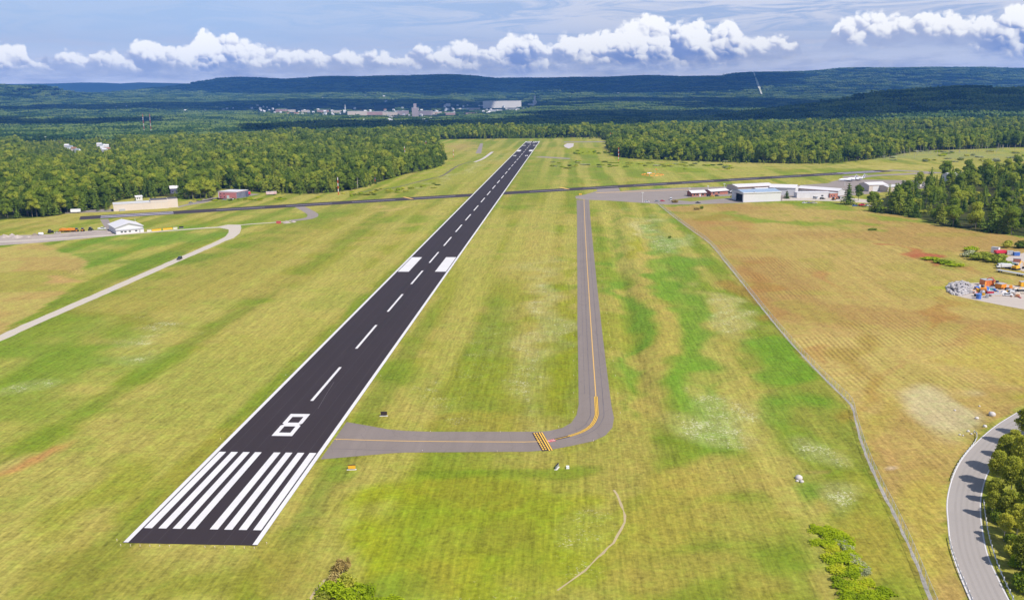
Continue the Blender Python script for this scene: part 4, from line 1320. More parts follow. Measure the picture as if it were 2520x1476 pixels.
def build_woods():
    X, Y, Z, px, py, isp, right, sc, rng = scatter()
    D = np.hypot(X, Y)
    vis = (px > -25) & (px < 2550)
    # the 300 of each kind that show largest stand alone
    front = np.zeros(len(X), bool)
    order = np.argsort(D / np.maximum(sc, .5) + np.where(vis, 0, 1e6))
    nb = np_ = 0
    for i in order:
        if not vis[i]:
            break
        if isp[i] and np_ < 280:
            np_ += 1; front[i] = True
        elif not isp[i] and nb < 290:
            nb += 1; front[i] = True
        if nb >= 290 and np_ >= 280:
            break

    def where(i):
        x, y = px[i], py[i]
        if right[i]:
            if y > 545: return 'at the hay meadow edge near the right frame side' if x > 2440 else 'at the hay meadow edge on the right'
            if x < 2270: return 'in the grove tip beside the hangars'
            if y > 500: return 'just behind the meadow-side row of the right grove'
            if y > 470: return 'in the middle of the right grove'
            return 'at the far back of the right grove'
        row = ''
        if x < 270:
            row = 'front row ' if y > 534 - 0.085 * x else 'deeper '
            seg = 'wood at the left frame edge' if x < 60 else 'wood left of the white trailer' if x < 150 else 'wood behind the white trailer' if x < 215 else 'wood by the beige building'
            return ('in the front row of the ' if row[0] == 'f' else 'deep in the ') + seg
        if x < 330: return 'behind the left end of the beige building'
        if x < 390: return 'behind the middle of the beige building'
        if x < 450: return 'behind the tall end of the beige building'
        if x < 530: return 'between the beige and the red building'
        if x < 640: return 'around the red-fronted building'
        if x < 740: return 'in the wood edge right of the faded trailer'
        if x < 830: return 'in the wood edge left of the nearest striped pole'
        if x < 900: return 'in the wood edge right of the nearest striped pole'
        if x < 980: return 'in the wood edge above the start of the ditch'
        if x < 1100: return 'in the wood corner before the far clearing'
        if x < 1500: return 'beyond the far runway end'
        if x < 1650: return 'at the left end of the wood beyond the cross runway'
        if x < 1800: return 'in the middle of the wood beyond the cross runway'
        if x < 1980: return 'in the wood straight behind the hangars'
        return 'in the wood edge left of the marsh'
    def sized(i):
        return 'tall ' if sc[i] > 1.12 else 'small ' if sc[i] < 0.86 else 'mid-sized '
    for i in np.nonzero(front)[0]:
        p = (X[i], Y[i], Z[i] - 0.1); rz = rng.uniform(0, 6.28); w = where(i)
        slim = (not isp[i]) and (not right[i]) and (650 < px[i] < 960 or px[i] > 2050) and rng.rand() < .75
        if isp[i]:
            plant('pine_tree', PINE, rng.randint(4), p, rz, sc[i] * .95, sized(i) + 'dark pine ' + w, sized(i) + 'pines ' + w)
        elif slim:
            plant('slender_tree', SLIM, rng.randint(3), p, rz, sc[i] * .95, sized(i) + 'slender pale-trunked tree ' + w, sized(i) + 'slender trees ' + w)
        else:
            plant('broadleaf_tree', BROAD, rng.randint(5), p, rz, sc[i], sized(i) + 'round green tree ' + w, sized(i) + 'broadleaf trees ' + w)
    r = ~front
    n = r.sum()
    idx = np.where(isp[r], 4 + rng.randint(0, 3, n), rng.randint(0, 4, n))
    rot = np.zeros((n, 3)); rot[:, 2] = rng.uniform(0, 6.28, n)
    s = sc[r][:, None] * np.stack([np.ones(n), np.ones(n), rng.uniform(.9, 1.15, n)], 1)
    stuff_instances('mixed_woodland', np.stack([X[r], Y[r], Z[r] - .2], 1), rot, s, idx, lowpoly('broad') + lowpoly('pine'), 'dense mixed woodland of pines and broadleaf trees around the airfield', 'woodland')
    # far woods: patches of canopy
    rng = np.random.RandomState(77)
    P_, S_ = [], []
    for y0, y1, sp, k in ((2400, 5200, 62, 0.85), (5200, 9800, 84, 1.08), (9800, 15000, 135, 1.7)):
        gx, gy = np.meshgrid(np.arange(-9500, 9500, sp), np.arange(y0, y1, sp))
        x = gx.ravel() + rng.uniform(-.4, .4, gx.size) * sp; y = gy.ravel() + rng.uniform(-.4, .4, gx.size) * sp
        q = np.abs(x) < 0.62 * y + 100
        x, y = x[q], y[q]; z = zt(x, y)
        a, b = project(x, y, z)
        town = in_poly(a, b, TOWN_PX)
        q = ~town | (rng.rand(len(x)) < 0.38)
        for cx, cy, cr in CLEAR:
            q &= np.hypot(x - cx, y - cy) > cr + 25
        P_.append(np.stack([x[q], y[q], z[q] - 1], 1))
        S_.append(k * np.where(town[q], .55, 1.0) * rng.uniform(.85, 1.2, q.sum()))
    Pn, Sn = np.concatenate(P_), np.concatenate(S_)
    n = len(Pn)
    rot = np.zeros((n, 3)); rot[:, 2] = rng.uniform(0, 6.28, n)
    zs = np.minimum(Sn, 1.15)
    stuff_instances('far_woodland', Pn, rot, np.stack([Sn, Sn, zs], 1), rng.randint(0, 4, n), [canopy_patch(400 + k) for k in range(4)], 'far wooded valley and hillsides reading as one canopy', 'woodland')


def bush_mesh(seed, r, h, n, size, m, lobes=7):
    rng = np.random.RandomState(seed)
    if n > 600:
        # seen close: loose sprays filling uneven heads, no solid core
        pts, nrm = [], []
        for k in range(lobes * 2):
            a = rng.uniform(0, 6.28); q = r * rng.uniform(0, .75)
            c = np.array([q * math.cos(a), q * math.sin(a), h * rng.uniform(.15, .45)]); s = np.array([r * rng.uniform(.25, .5), r * rng.uniform(.25, .5), h * rng.uniform(.3, .65)])
            d = rng.normal(0, 1, (n // (lobes * 2), 3)); d /= np.linalg.norm(d, axis=1, keepdims=True); d[:, 2] = np.abs(d[:, 2])
            pts.append(c + d * s * rng.uniform(.45, 1.2, (len(d), 1))); nrm.append(d + np.array([0, 0, .5]))
        return mesh_parts('foliage', [cards(np.concatenate(pts), np.concatenate(nrm), size, rng, .9)], [m], [0])
    parts = []
    v0, f0 = ICO1
    pts, nrm = [], []
    for k in range(lobes):
        a = rng.uniform(0, 6.28); q = r * rng.uniform(0, .6)
        c = np.array([q * math.cos(a), q * math.sin(a), h * rng.uniform(.25, .5)]); s = np.array([r * .5, r * .5, h * rng.uniform(.35, .55)])
        parts.append((v0 * (1 + .2 * rng.uniform(-1, 1, (len(v0), 1))) * s * .82 + c, f0))
        d = rng.normal(0, 1, (n // lobes, 3)); d /= np.linalg.norm(d, axis=1, keepdims=True); d[:, 2] = np.abs(d[:, 2])
        pts.append(c + d * s * rng.uniform(.85, 1.15, (len(d), 1))); nrm.append(d + np.array([0, 0, .4]))
    parts.append(cards(np.concatenate(pts), np.concatenate(nrm), size, rng, .45))
    return mesh_parts('foliage', parts, [m], [0] * len(parts))


def stems_mesh(seed, r, h, n, m):
    rr = random.Random(seed); mb = MB()
    for k in range(n):
        a = rr.uniform(0, 6.28); q = r * rr.uniform(.1, .7)
        mb.tube([(q * .3 * math.cos(a), q * .3 * math.sin(a), -.1), (q * math.cos(a), q * math.sin(a), h * rr.uniform(.6, .95))], [.04, .012], 4, False)
    return mb.mesh('stems', m)


BUSH = {}


def bush(name, p, r, h, kind, label, group=None, seed=0, leaf=None):
    m = {'lime': M_LIME, 'green': M_LEAF, 'dry': M_DRYLEAF, 'grey': M_GREYLEAF, 'road': M_ROADLEAF, 'pine': M_NEEDLE}[kind]
    D = math.hypot(p[0], p[1])
    key = (kind, seed % 4, D < 330)
    if key not in BUSH:
        BUSH[key] = (bush_mesh(900 + seed % 4 + hash(kind) % 7 * 0, 1.0, 1.0, 1500 if D < 330 else 260, 0.19 if D < 330 else 0.3, m), stems_mesh(930 + seed % 4, .8, .9, 7, M_BARK))
    t = thing(name, label, 'bush', p, (seed * 1.7) % 6.28, group)
    t.scale = (r, r, h)
    obj('foliage', BUSH[key][0], t); obj('stems', BUSH[key][1], t)
    return t


def build_shrubs():
    rr = random.Random(5)
    # lone pine and broadleaf trees round the hangars
    for px, py, s, k, kind, lab in [(2087, 503, 1.05, 0, 'P', 'tall dark pine standing alone right of the hangars'), (2112, 494, .85, 1, 'B', 'rounded tree just right of the lone dark pine'), (2150, 520, .8, 1, 'P', 'broad pine at the left tip of the grove'),
                                    (2205, 524, 1.25, 2, 'P', 'biggest dark pine at the meadow side of the grove'), (2235, 522, 1.05, 0, 'P', 'second dark pine at the meadow side of the grove'), (2278, 512, .95, 3, 'S', 'bare-limbed pale tree inside the grove'),
                                    (2310, 548, 1.0, 2, 'B', 'bright green round tree at the meadow corner of the grove'), (2345, 558, 1.05, 0, 'B', 'yellow-green tree second from the meadow corner'), (2400, 562, 1.15, 4, 'B', 'large broadleaf tree in the meadow-side row'), (2440, 570, 1.2, 0, 'P', 'tall pine in the meadow-side row near the frame edge'),
                                    (2488, 577, 1.15, 1, 'B', 'wide broadleaf tree at the right frame edge above the meadow'), (2252, 488, .8, 3, 'P', 'small pine behind the tan storage building'), (2262, 462, 1.0, 4, 'B', 'dark round tree beside the long tan building'),
                                    (1866 + 70, 489, .55, 3, 'P', 'small yellowish conifer beside the open white hangar'), (2216, 508, .9, 1, 'B', 'leafy tree between the two dark pines of the grove')]:
        K = {'P': PINE, 'B': BROAD, 'S': SLIM}[kind]
        plant({'P': 'pine_tree', 'B': 'broadleaf_tree', 'S': 'slender_tree'}[kind], K, k % len(K), at(px, py), rr.uniform(0, 6), s, lab, None)
    # trees along the road at lower right
    spots = [(2452, 1196, .95), (2446, 1238, .8), (2441, 1275, .62), (2470, 1160, 1.0), (2492, 1128, 1.0), (2520, 1100, 1.05), (2486, 1222, 1.05), (2478, 1282, .95), (2512, 1180, 1.1), (2524, 1256, 1.1), (2502, 1320, .95), (2530, 1362, 1.0), (2512, 1402, .8), (2550, 1150, 1.1), (2552, 1078, 1.05), (2560, 1310, 1.15), (2552, 1440, .95), (2470, 1330, .6), (2585, 1390, 1.1), (2595, 1220, 1.1)]
    for i, (px, py, s) in enumerate(spots):
        plant('roadside_tree', NEARTREE, i % 3, at(px, py), i * 2.1, s * .9, 'yellow-green leafy tree in the thicket right of the road', 'trees in the thicket right of the road')
    for i in range(24):
        px, py = rr.uniform(2446, 2545), rr.uniform(1150, 1460)
        if px < 2446 + max(0, (py - 1280)) * .42:
            px += 60
        bush('bush', at(px, py), rr.uniform(2.0, 3.2), rr.uniform(1.6, 3.2), rr.choice(['road', 'green', 'green', 'lime']), 'leafy undergrowth below the trees right of the road', 'undergrowth right of the road', i)
    # scrub at the bottom edge
    for i, (px, py, r, h, kind, lab) in enumerate([(842, 1408, 2.0, 3.0, 'dry', 'brown dried weed clump rising above the lower bushes'), (826, 1430, 2.0, 1.8, 'dry', 'lower brown weed clump beside the dried one'), (858, 1442, 2.8, 2.8, 'road', 'olive bush directly below the brown weeds'), (818, 1466, 3.0, 2.6, 'lime', 'leftmost yellow-green bush at the bottom edge'),
                                                   (864, 1480, 3.4, 3.0, 'lime', 'yellow-green bush at the bottom edge under the brown weeds'), (900, 1462, 2.6, 2.0, 'lime', 'small lime bush right of the brown weeds'), (912, 1490, 3.2, 2.2, 'lime', 'lime bush cut by the bottom edge'), (960, 1488, 2.8, 1.2, 'lime', 'low green scrub at the bottom edge right of the bushes'), (790, 1494, 3.0, 2.2, 'road', 'olive bush at the bottom edge left of the lime bushes'), (1010, 1498, 2.8, 1.2, 'lime', 'faint low scrub farthest right along the bottom edge')]):
        bush('bush', at(px, py), r, h, kind, lab, None, i)
    seq = [(2022, 1305), (2040, 1318), (2058, 1312), (2030, 1340), (2052, 1348), (2075, 1335), (2044, 1372), (2068, 1380), (2092, 1366), (2060, 1404), (2084, 1412), (2110, 1402), (2072, 1438), (2098, 1446), (2126, 1436), (2088, 1470), (2116, 1476), (2146, 1470), (2170, 1462), (2080, 1500), (2120, 1500), (2160, 1500)]
    for i, (px, py) in enumerate(seq):
        bush('bush', at(px, py), rr.uniform(2.4, 3.4), rr.uniform(.6, 1.0), 'lime', 'lime green shrub in the thicket left of the lower fence', 'shrubs of the lime thicket by the fence', i)
    for i, (px, py) in enumerate([(2070, 1340), (2085, 1352), (2100, 1372), (2112, 1392), (2132, 1408)]):
        bush('bush', at(px, py), 1.7, .9, 'grey', 'grey-green shrub edging the lime thicket', 'grey shrubs edging the lime thicket', i)
    # yard shrubs at right
    for i, (px, py, r, h, kind, lab) in enumerate([(2288, 640, 5.5, 2.0, 'lime', 'low light green shrub mass beside the red soil'), (2322, 648, 6, 2.2, 'lime', 'second light green shrub mass beside the red soil'), (2350, 655, 5, 1.8, 'lime', 'rightmost of the low light green shrub masses'), (2385, 632, 5, 4, 'grey', 'greyish bush above the storage yard'), (2412, 640, 7, 5, 'green', 'big dark bush above the storage yard'), (2448, 645, 6.5, 5, 'green', 'dark bush right of the biggest yard bush'),
                                                   (2390, 618, 5, 3.2, 'lime', 'pale green bush behind the yard bushes'), (2470, 655, 5, 3, 'green', 'bush in front of the yellow yard machine'), (2480, 610, 4, 5, 'road', 'upright bush between the parked trucks'), (2515, 610, 6, 5, 'green', 'dark bush at the frame edge behind the trucks'), (2148, 566, 4.5, 1.2, 'green', 'low dark weed patch alone in the hay meadow'), (1648, 586, 1.4, 1.6, 'green', 'single dark bush in the pale flowers')]):
        bush('bush', at(px, py), r, h, kind, lab, None, i)
    # rough scrub beyond the cross runway
    for i in range(60):
        px = rr.uniform(1360, 1800); py = 405 + rr.gauss(0, 5.5) + (px - 1500) * .012
        bush('bush', at(px, py), rr.uniform(3, 7.5), rr.uniform(1, 2.4), rr.choice(['lime', 'road', 'grey', 'green']), 'low scrub bush in the rough belt beyond the cross runway', 'scrub beyond the cross runway', i)
    for i in range(26):
        px = rr.uniform(1410, 1530); py = 378 + rr.gauss(0, 4)
        bush('bush', at(px, py), rr.uniform(2, 5), rr.uniform(1.2, 3), rr.choice(['green', 'lime']), 'scrub bush left of the far pine wood', 'scrub left of the far pine wood', i)
    for i in range(42):
        px = rr.uniform(2160, 2540); py = rr.uniform(372, 400)
        bush('bush', at(px, py), rr.uniform(4, 9), rr.uniform(1.4, 3.4), rr.choice(['grey', 'road', 'lime', 'grey']), 'pale marsh bush below the dead snags', 'bushes in the marsh', i)
    for i in range(36):
        t = rr.random(); px = 850 + 240 * t + rr.uniform(-10, 10); py = 482 - 26 * t + rr.gauss(0, 3)
        bush('bush', at(px, py), rr.uniform(2, 4.5), rr.uniform(1, 2.2), rr.choice(['green', 'lime', 'road']), 'low bush between the cross runway and the ditch', 'bushes along the ditch', i)
    for i in range(18):
        t = rr.random(); px = 470 + 330 * t; py = 495 - 8 * t + rr.gauss(0, 2.5)
        bush('bush', at(px, py), rr.uniform(2, 4), rr.uniform(1, 2.0), rr.choice(['lime', 'green', 'lime']), 'low bush on the bank in front of the red building', 'bushes in front of the red building', i)
    for i in range(40):
        px = rr.uniform(2150, 2540); py = rr.uniform(432 if px > 2380 else 470, 520 + (px - 2150) * .12)
        bush('bush', at(px, py), rr.uniform(2.5, 5.5), rr.uniform(2.0, 5.0), rr.choice(['green', 'lime', 'road', 'green']), 'bushy undergrowth between the trees of the right grove', 'undergrowth of the right grove', i)
    # bare snags in the marsh
    for i in range(70):
        px = rr.uniform(2170, 2540); py = 384 - (px - 2170) * .05 + rr.gauss(0, 3.5); h = rr.uniform(6, 13)
        t = thing('dead_snag', 'bare pale dead tree standing in the marsh', 'dead tree', at(px, py), rr.uniform(0, 6), 'dead trees in the marsh')
        mb = MB().tube([(0, 0, -.3), (.2, 0, h * .5), (.1, .2, h)], [.24, .18, .05], 5)
        o = mb.build('trunk', M_PALEBARK, t)
        mb2 = MB()
        for q in range(3):
            a = rr.uniform(0, 6); z0 = h * rr.uniform(.5, .85)
            mb2.tube([(.15, .1, z0), (1.2 * math.cos(a), 1.2 * math.sin(a), z0 + .9)], [.07, .02], 4, False)
        mb2.build('branches', M_PALEBARK, t)


CLEAR += [(p.x, p.y, r) for p, r in [(on(432, 470), 15), (on(434, 478), 15), (on(440, 484), 15), (on(424, 484), 12), (on(95, 347), 20), (on(112, 349), 18), (on(130, 353), 20), (on(148, 358), 18), (on(162, 365), 18), (on(180, 373), 18), (on(242, 361), 18), (on(255, 364), 18), (on(248, 373), 18), (on(258, 372), 14), (on(20, 362), 46), (on(35, 372), 30), (on(660, 409), 16), (on(1000, 378), 12), (on(997, 398), 8), (on(1049, 378), 8), (on(300, 497), 3)]]


# ------------------------------------------------------------------ buildings
M_WALLW = mat('white_siding', (0.66, 0.64, 0.64), 0.7, 0.05, 0.5)
M_WALLB = mat('beige_block', (0.60, 0.51, 0.44), 0.85, 0.06, 0.5, second=(0.62, 0.53, 0.46))
M_ROOFW = mat('white_metal_roof', (0.64, 0.61, 0.62), 0.5, 0.05, 0.3, 0.4)
M_ROOFG = mat('grey_metal_roof', (0.55, 0.53, 0.54), 0.5, 0.08, 0.3, 0.4)
M_ROOFBLUE = mat('blue_grey_roof', (0.28, 0.36, 0.48), 0.5, 0.08, 0.3, 0.4)
M_ROOFD = mat('dark_flat_roof', (0.085, 0.08, 0.10), 0.9, 0.15, 0.4)
M_TRIM = mat('pale_trim', (0.62, 0.60, 0.60), 0.6, 0.04)
M_BROWN = mat('brown_fascia', (0.30, 0.16, 0.10), 0.7, 0.08)
M_TANW = mat('tan_siding', (0.58, 0.48, 0.40), 0.8, 0.06)
M_BRICK = mat('red_brick', (0.38, 0.15, 0.11), 0.9, 0.15, 2.0)
M_REDW = mat('red_metal_cladding', (0.58, 0.20, 0.20), 0.7, 0.12, 0.8)
M_DARKW = mat('dark_cladding', (0.10, 0.10, 0.17), 0.7, 0.2, 0.8)
M_GLASS = mat('dark_window', (0.03, 0.035, 0.045), 0.15, 0.05, 1.0, 0.6)
M_INSIDE = mat('black_and_inside_shade', (0.025, 0.02, 0.03), 0.9, 0.1)  # near black: plain black parts, and painted shade inside the open hangar
M_GREYP = mat('grey_paint', (0.40, 0.40, 0.42), 0.5, 0.06)
M_ORANGE = mat('orange_paint', (0.75, 0.27, 0.03), 0.5, 0.08)
M_YEL = mat('machine_yellow', (0.78, 0.42, 0.03), 0.5, 0.08)
M_RUBBER = mat('rubber', (0.025, 0.025, 0.028), 0.9, 0.1)
M_CARW = mat('white_car_paint', (0.78, 0.78, 0.80), 0.3, 0.02, 1.0, 0.5)
M_CARK = mat('black_car_paint', (0.02, 0.022, 0.028), 0.25, 0.02, 1.0, 0.6)
M_CARG = mat('grey_car_paint', (0.28, 0.30, 0.33), 0.3, 0.02, 1.0, 0.5)
M_CARR = mat('red_car_paint', (0.58, 0.03, 0.06), 0.3, 0.02, 1.0, 0.5)
M_CARB = mat('blue_car_paint', (0.06, 0.16, 0.50), 0.3, 0.02, 1.0, 0.5)
M_BEIGE = mat('beige_car_paint', (0.60, 0.54, 0.44), 0.4, 0.03)
M_STEEL = mat('galvanised_steel', (0.56, 0.57, 0.59), 0.45, 0.06, 1.0, 0.5, 0.3)
M_ROCK = mat('pale_rock', (0.60, 0.55, 0.52), 0.9, 0.18, 1.2, 0.1, second=(0.40, 0.36, 0.34))


def lot(p0, p1):
    """frame of a building: front-left corner, facing, front length"""
    d = p1 - p0
    return p0, math.atan2(d.y, d.x), d.length


def gable_roof(L, D, e, r, axis, over=0.5, t=0.22, z0=0.0):
    """two sloping slabs; axis 'x': ridge parallel to the front, 'y': ridge running back"""
    mb = MB()
    if axis == 'x':
        pts = [(-over, e - over * (r - e) / (D / 2)), (D / 2, r), (D + over, e - over * (r - e) / (D / 2)), (D + over, e - over * (r - e) / (D / 2) + t), (D / 2, r + t), (-over, e - over * (r - e) / (D / 2) + t)]
        mb.prism_x([(y, z + z0) for y, z in pts], -over, L + over)
    else:
        pts = [(-over, e - over * (r - e) / (L / 2)), (L / 2, r), (L + over, e - over * (r - e) / (L / 2)), (L + over, e - over * (r - e) / (L / 2) + t), (L / 2, r + t), (-over, e - over * (r - e) / (L / 2) + t)]
        mb.prism([(x, z + z0) for x, z in pts], -over, D + over)
    return mb


def building(name, label, p0, p1, D, e, r, axis, mw, mr, cat='building', group=None, windows=(), doors=(), fascia=None, over=0.5):
    p, rz, L = lot(p0, p1)
    t = thing(name, label, cat, p, rz, group)
    mb = MB()
    if axis == 'x':
        mb.prism_x([(0, -.3), (D, -.3), (D, e), (D / 2, r), (0, e)], 0, L)
    elif axis == 'y':
        mb.prism([(0, -.3), (L, -.3), (L, e), (L / 2, r), (0, e)], 0, D)
    else:
        mb.box(0, L, 0, D, -.3, e)
    mb.build('wall', mw, t)
    if axis in 'xy':
        gable_roof(L, D, e, r, axis, over).build('roof', mr, t)
    else:
        MB().box(-.15, L + .15, -.15, D + .15, e + .003, e + .35).build('roof', mr, t)
    if fascia:
        MB().box(-over + .02, L + over - .02, -over - .08, -over + .06, e - .35, e + .12).build('fascia', fascia, t)
    for (x0, x1, z0, z1) in windows:
        w = MB().box(x0, x1, -.06, .05, z0, z1).build('window', M_GLASS, t)
        MB().box(x0 - .12, x1 + .12, -.1, .04, z0 - .14, z0 - .01).build('sill', M_TRIM, w)
    for (x0, x1, z1, m) in doors:
        d = MB().box(x0, x1, -.08, .05, 0.02, z1).build('door', m, t)
        MB().box(x0 - .15, x1 + .15, -.12, .04, z1 + .003, z1 + .2).build('lintel', M_TRIM, d)
    return t, L


def build_left_buildings():
    # white gabled hangar
    p0, p1 = at(285, 576), at(352.5, 570)
    D = (at(305, 538.5, 7.3) - at(315, 548, 7.3)).length
    p, rz, L = lot(p0, p1)
    t, L = building('gabled_hangar', 'white metal hangar with gable front and lower lean-to on the gravel track', p0, p1, D, 4.6, 7.4, 'y', M_WALLW, M_ROOFW, 'hangar', over=0.7)
    gable = MB().prism([(-.5, 4.15), (L / 2, 6.95), (L + .5, 4.15), (L + .5, 4.4), (L / 2, 7.25), (-.5, 4.4)], -.78, -.70).build('gable_trim', M_GREYP, t)
    lean = MB().prism_x([(-2.6, -.2), (0, -.2), (0, 2.9), (-2.6, 2.5)], 0, L).build('lean_to', M_WALLW, t)
    MB().prism_x([(-3.0, 2.52), (0.0, 2.96), (0.0, 3.1), (-3.0, 2.68)], -.2, L + .2).build('eave', M_GREYP, lean)
    for x in (L * .16, L * .29, L * .45, L * .68):
        w = MB().box(x, x + 1.5, -2.68, -2.55, 1.0, 1.9).build('window', M_GLASS, t)
        MB().box(x - .1, x + 1.6, -2.72, -2.6, .88, .99).build('sill', M_TRIM, w)
    MB().box(L * .82, L * .82 + 1.1, -2.66, -2.55, 0.02, 2.1).build('door', M_GREYP, t)
    MB().tube([(L * .9, D * .6, 6), (L * .9, D * .6, 8.6)], .09, 6).build('vent_pipe', M_WALLW, t)
    # long beige block with a taller dark-roofed end
    p0, p1, pm = at(280, 520.5), at(415, 512.4), at(372, 515)
    t, L = building('beige_workshop', 'long windowless beige building with a taller dark-roofed right end', p0, p1, 15, 6.2, 6.2, 'flat', M_WALLB, M_ROOFG)
    xm = (pm - p0).length
    MB().box(xm, L + .02, -.03, 17, -.2, 7.9).build('tall_wing', M_WALLB, t)
    MB().box(xm + .3, L - .3, .3, 16.6, 7.903, 8.1).build('wing_roof', M_ROOFD, t)
    MB().box(L + .02, L + 8.5, 3.0, 18, -.2, 7.9).build('set_back_wing', M_WALLB, t)
    MB().box(L + .3, L + 8.2, 3.3, 17.6, 7.903, 8.1).build('wing_roof', M_ROOFD, t)
    MB().box(-.2, xm, -.2, .1, 6.0, 6.55).build('parapet', M_TRIM, t)
    MB().box(4.8, 9.4, -.9, .02, 0, 1.9).build('loading_bay', M_GREYP, t)
    for x in (xm + 4, xm + 9):
        MB().box(x, x + .14, -.10, .0, 0, 7.6).build('downpipe', M_TRIM, t)
    # red-fronted building
    p0, p1 = at(538, 488.3), at(583, 489.4)
    D = 20.0
    t, L = building('red_workshop', 'boxy workshop with red cladding front, white roof and dark right wall', p0, p1, D, 6.6, 6.6, 'flat', M_REDW, M_ROOFW,
                    windows=[(2.2, 3.3, 3.9, 5.0), (6.2, 7.3, 3.9, 5.0), (2.2, 3.3, 1.0, 2.0), (6.4, 7.5, 1.0, 2.0)], doors=[(9.6, 12.6, 3.0, M_WALLW)])
    MB().box(L + .003, L + .08, 0, D, 0, 6.25).build('side_wall', M_DARKW, t)
    for k in range(7):
        MB().box(L + .08, L + .2, 1.0 + k * 2.1, 1.35 + k * 2.1, 0, 6.2).build('side_rib', M_GREYP, t)
    MB().box(-.05, .7, -.06, .02, 0, 6.2).build('corner_trim', M_WALLW, t); MB().box(L - .7, L + .05, -.06, .02, 0, 6.2).build('corner_trim', M_PINK, t)
    MB().box(.7, L - .7, -.05, .02, 5.3, 6.2).build('front_band', M_PINK, t)
    # house with white roof in the trees
    t, L = building('roofed_house', 'white-roofed house with dark blue wall half hidden in trees', at(420, 477), at(446, 475.5), 10, 5.4, 7.8, 'x', M_DARKW, M_ROOFW, 'house', windows=[(1.5, 2.8, 1.2, 2.6), (6.0, 7.2, 1.2, 2.6)])
    t, L = building('cabin', 'small white cabin behind the beige building', at(335, 494), at(351, 492.8), 5, 3.6, 4.6, 'x', M_WALLW, M_ROOFW, 'cabin', windows=[(1, 2, 1.6, 2.6), (3, 4, 1.6, 2.6)])
    # trailers
    trailer(at(174, 525), at(198, 524), 2.7, M_CARW, 'white box trailer at the wood edge by the cross runway end')
    trailer(at(601, 481), at(617, 480), 2.9, M_CARR, 'short red trailer right of the red-fronted workshop')
    trailer(at(655, 481), at(681, 480), 2.9, mat('faded_red', (0.55, 0.30, 0.30), 0.6, 0.2, 1.0, second=(0.7, .62, .62)), 'faded red and white trailer by the wood edge')


def trailer(p0, p1, h, m, label):
    p, rz, L = lot(p0, p1)
    t = thing('box_trailer', label, 'trailer', p, rz)
    MB().box(0, L, 0, 2.5, .95, h + .7).build('box', m, t)
    MB().box(.2, L - .2, .3, 2.2, .7, .94).build('chassis', M_GREYP, t)
    MB().box(-.05, L + .05, -.05, 2.55, h + .703, h + .8).build('roof', M_ROOFW, t)
    for x in (L * .7, L * .7 + 1.1):
        for y in (.15, 2.35):
            MB().wheel(x, y, .45, .28).build('wheel', M_RUBBER, t)
    MB().tube([(L * .12, .4, 0), (L * .12, .4, .7)], .07, 6).build('leg', M_GREYP, t)
    MB().tube([(L * .12, 2.1, 0), (L * .12, 2.1, .7)], .07, 6).build('leg', M_GREYP, t)
    return t


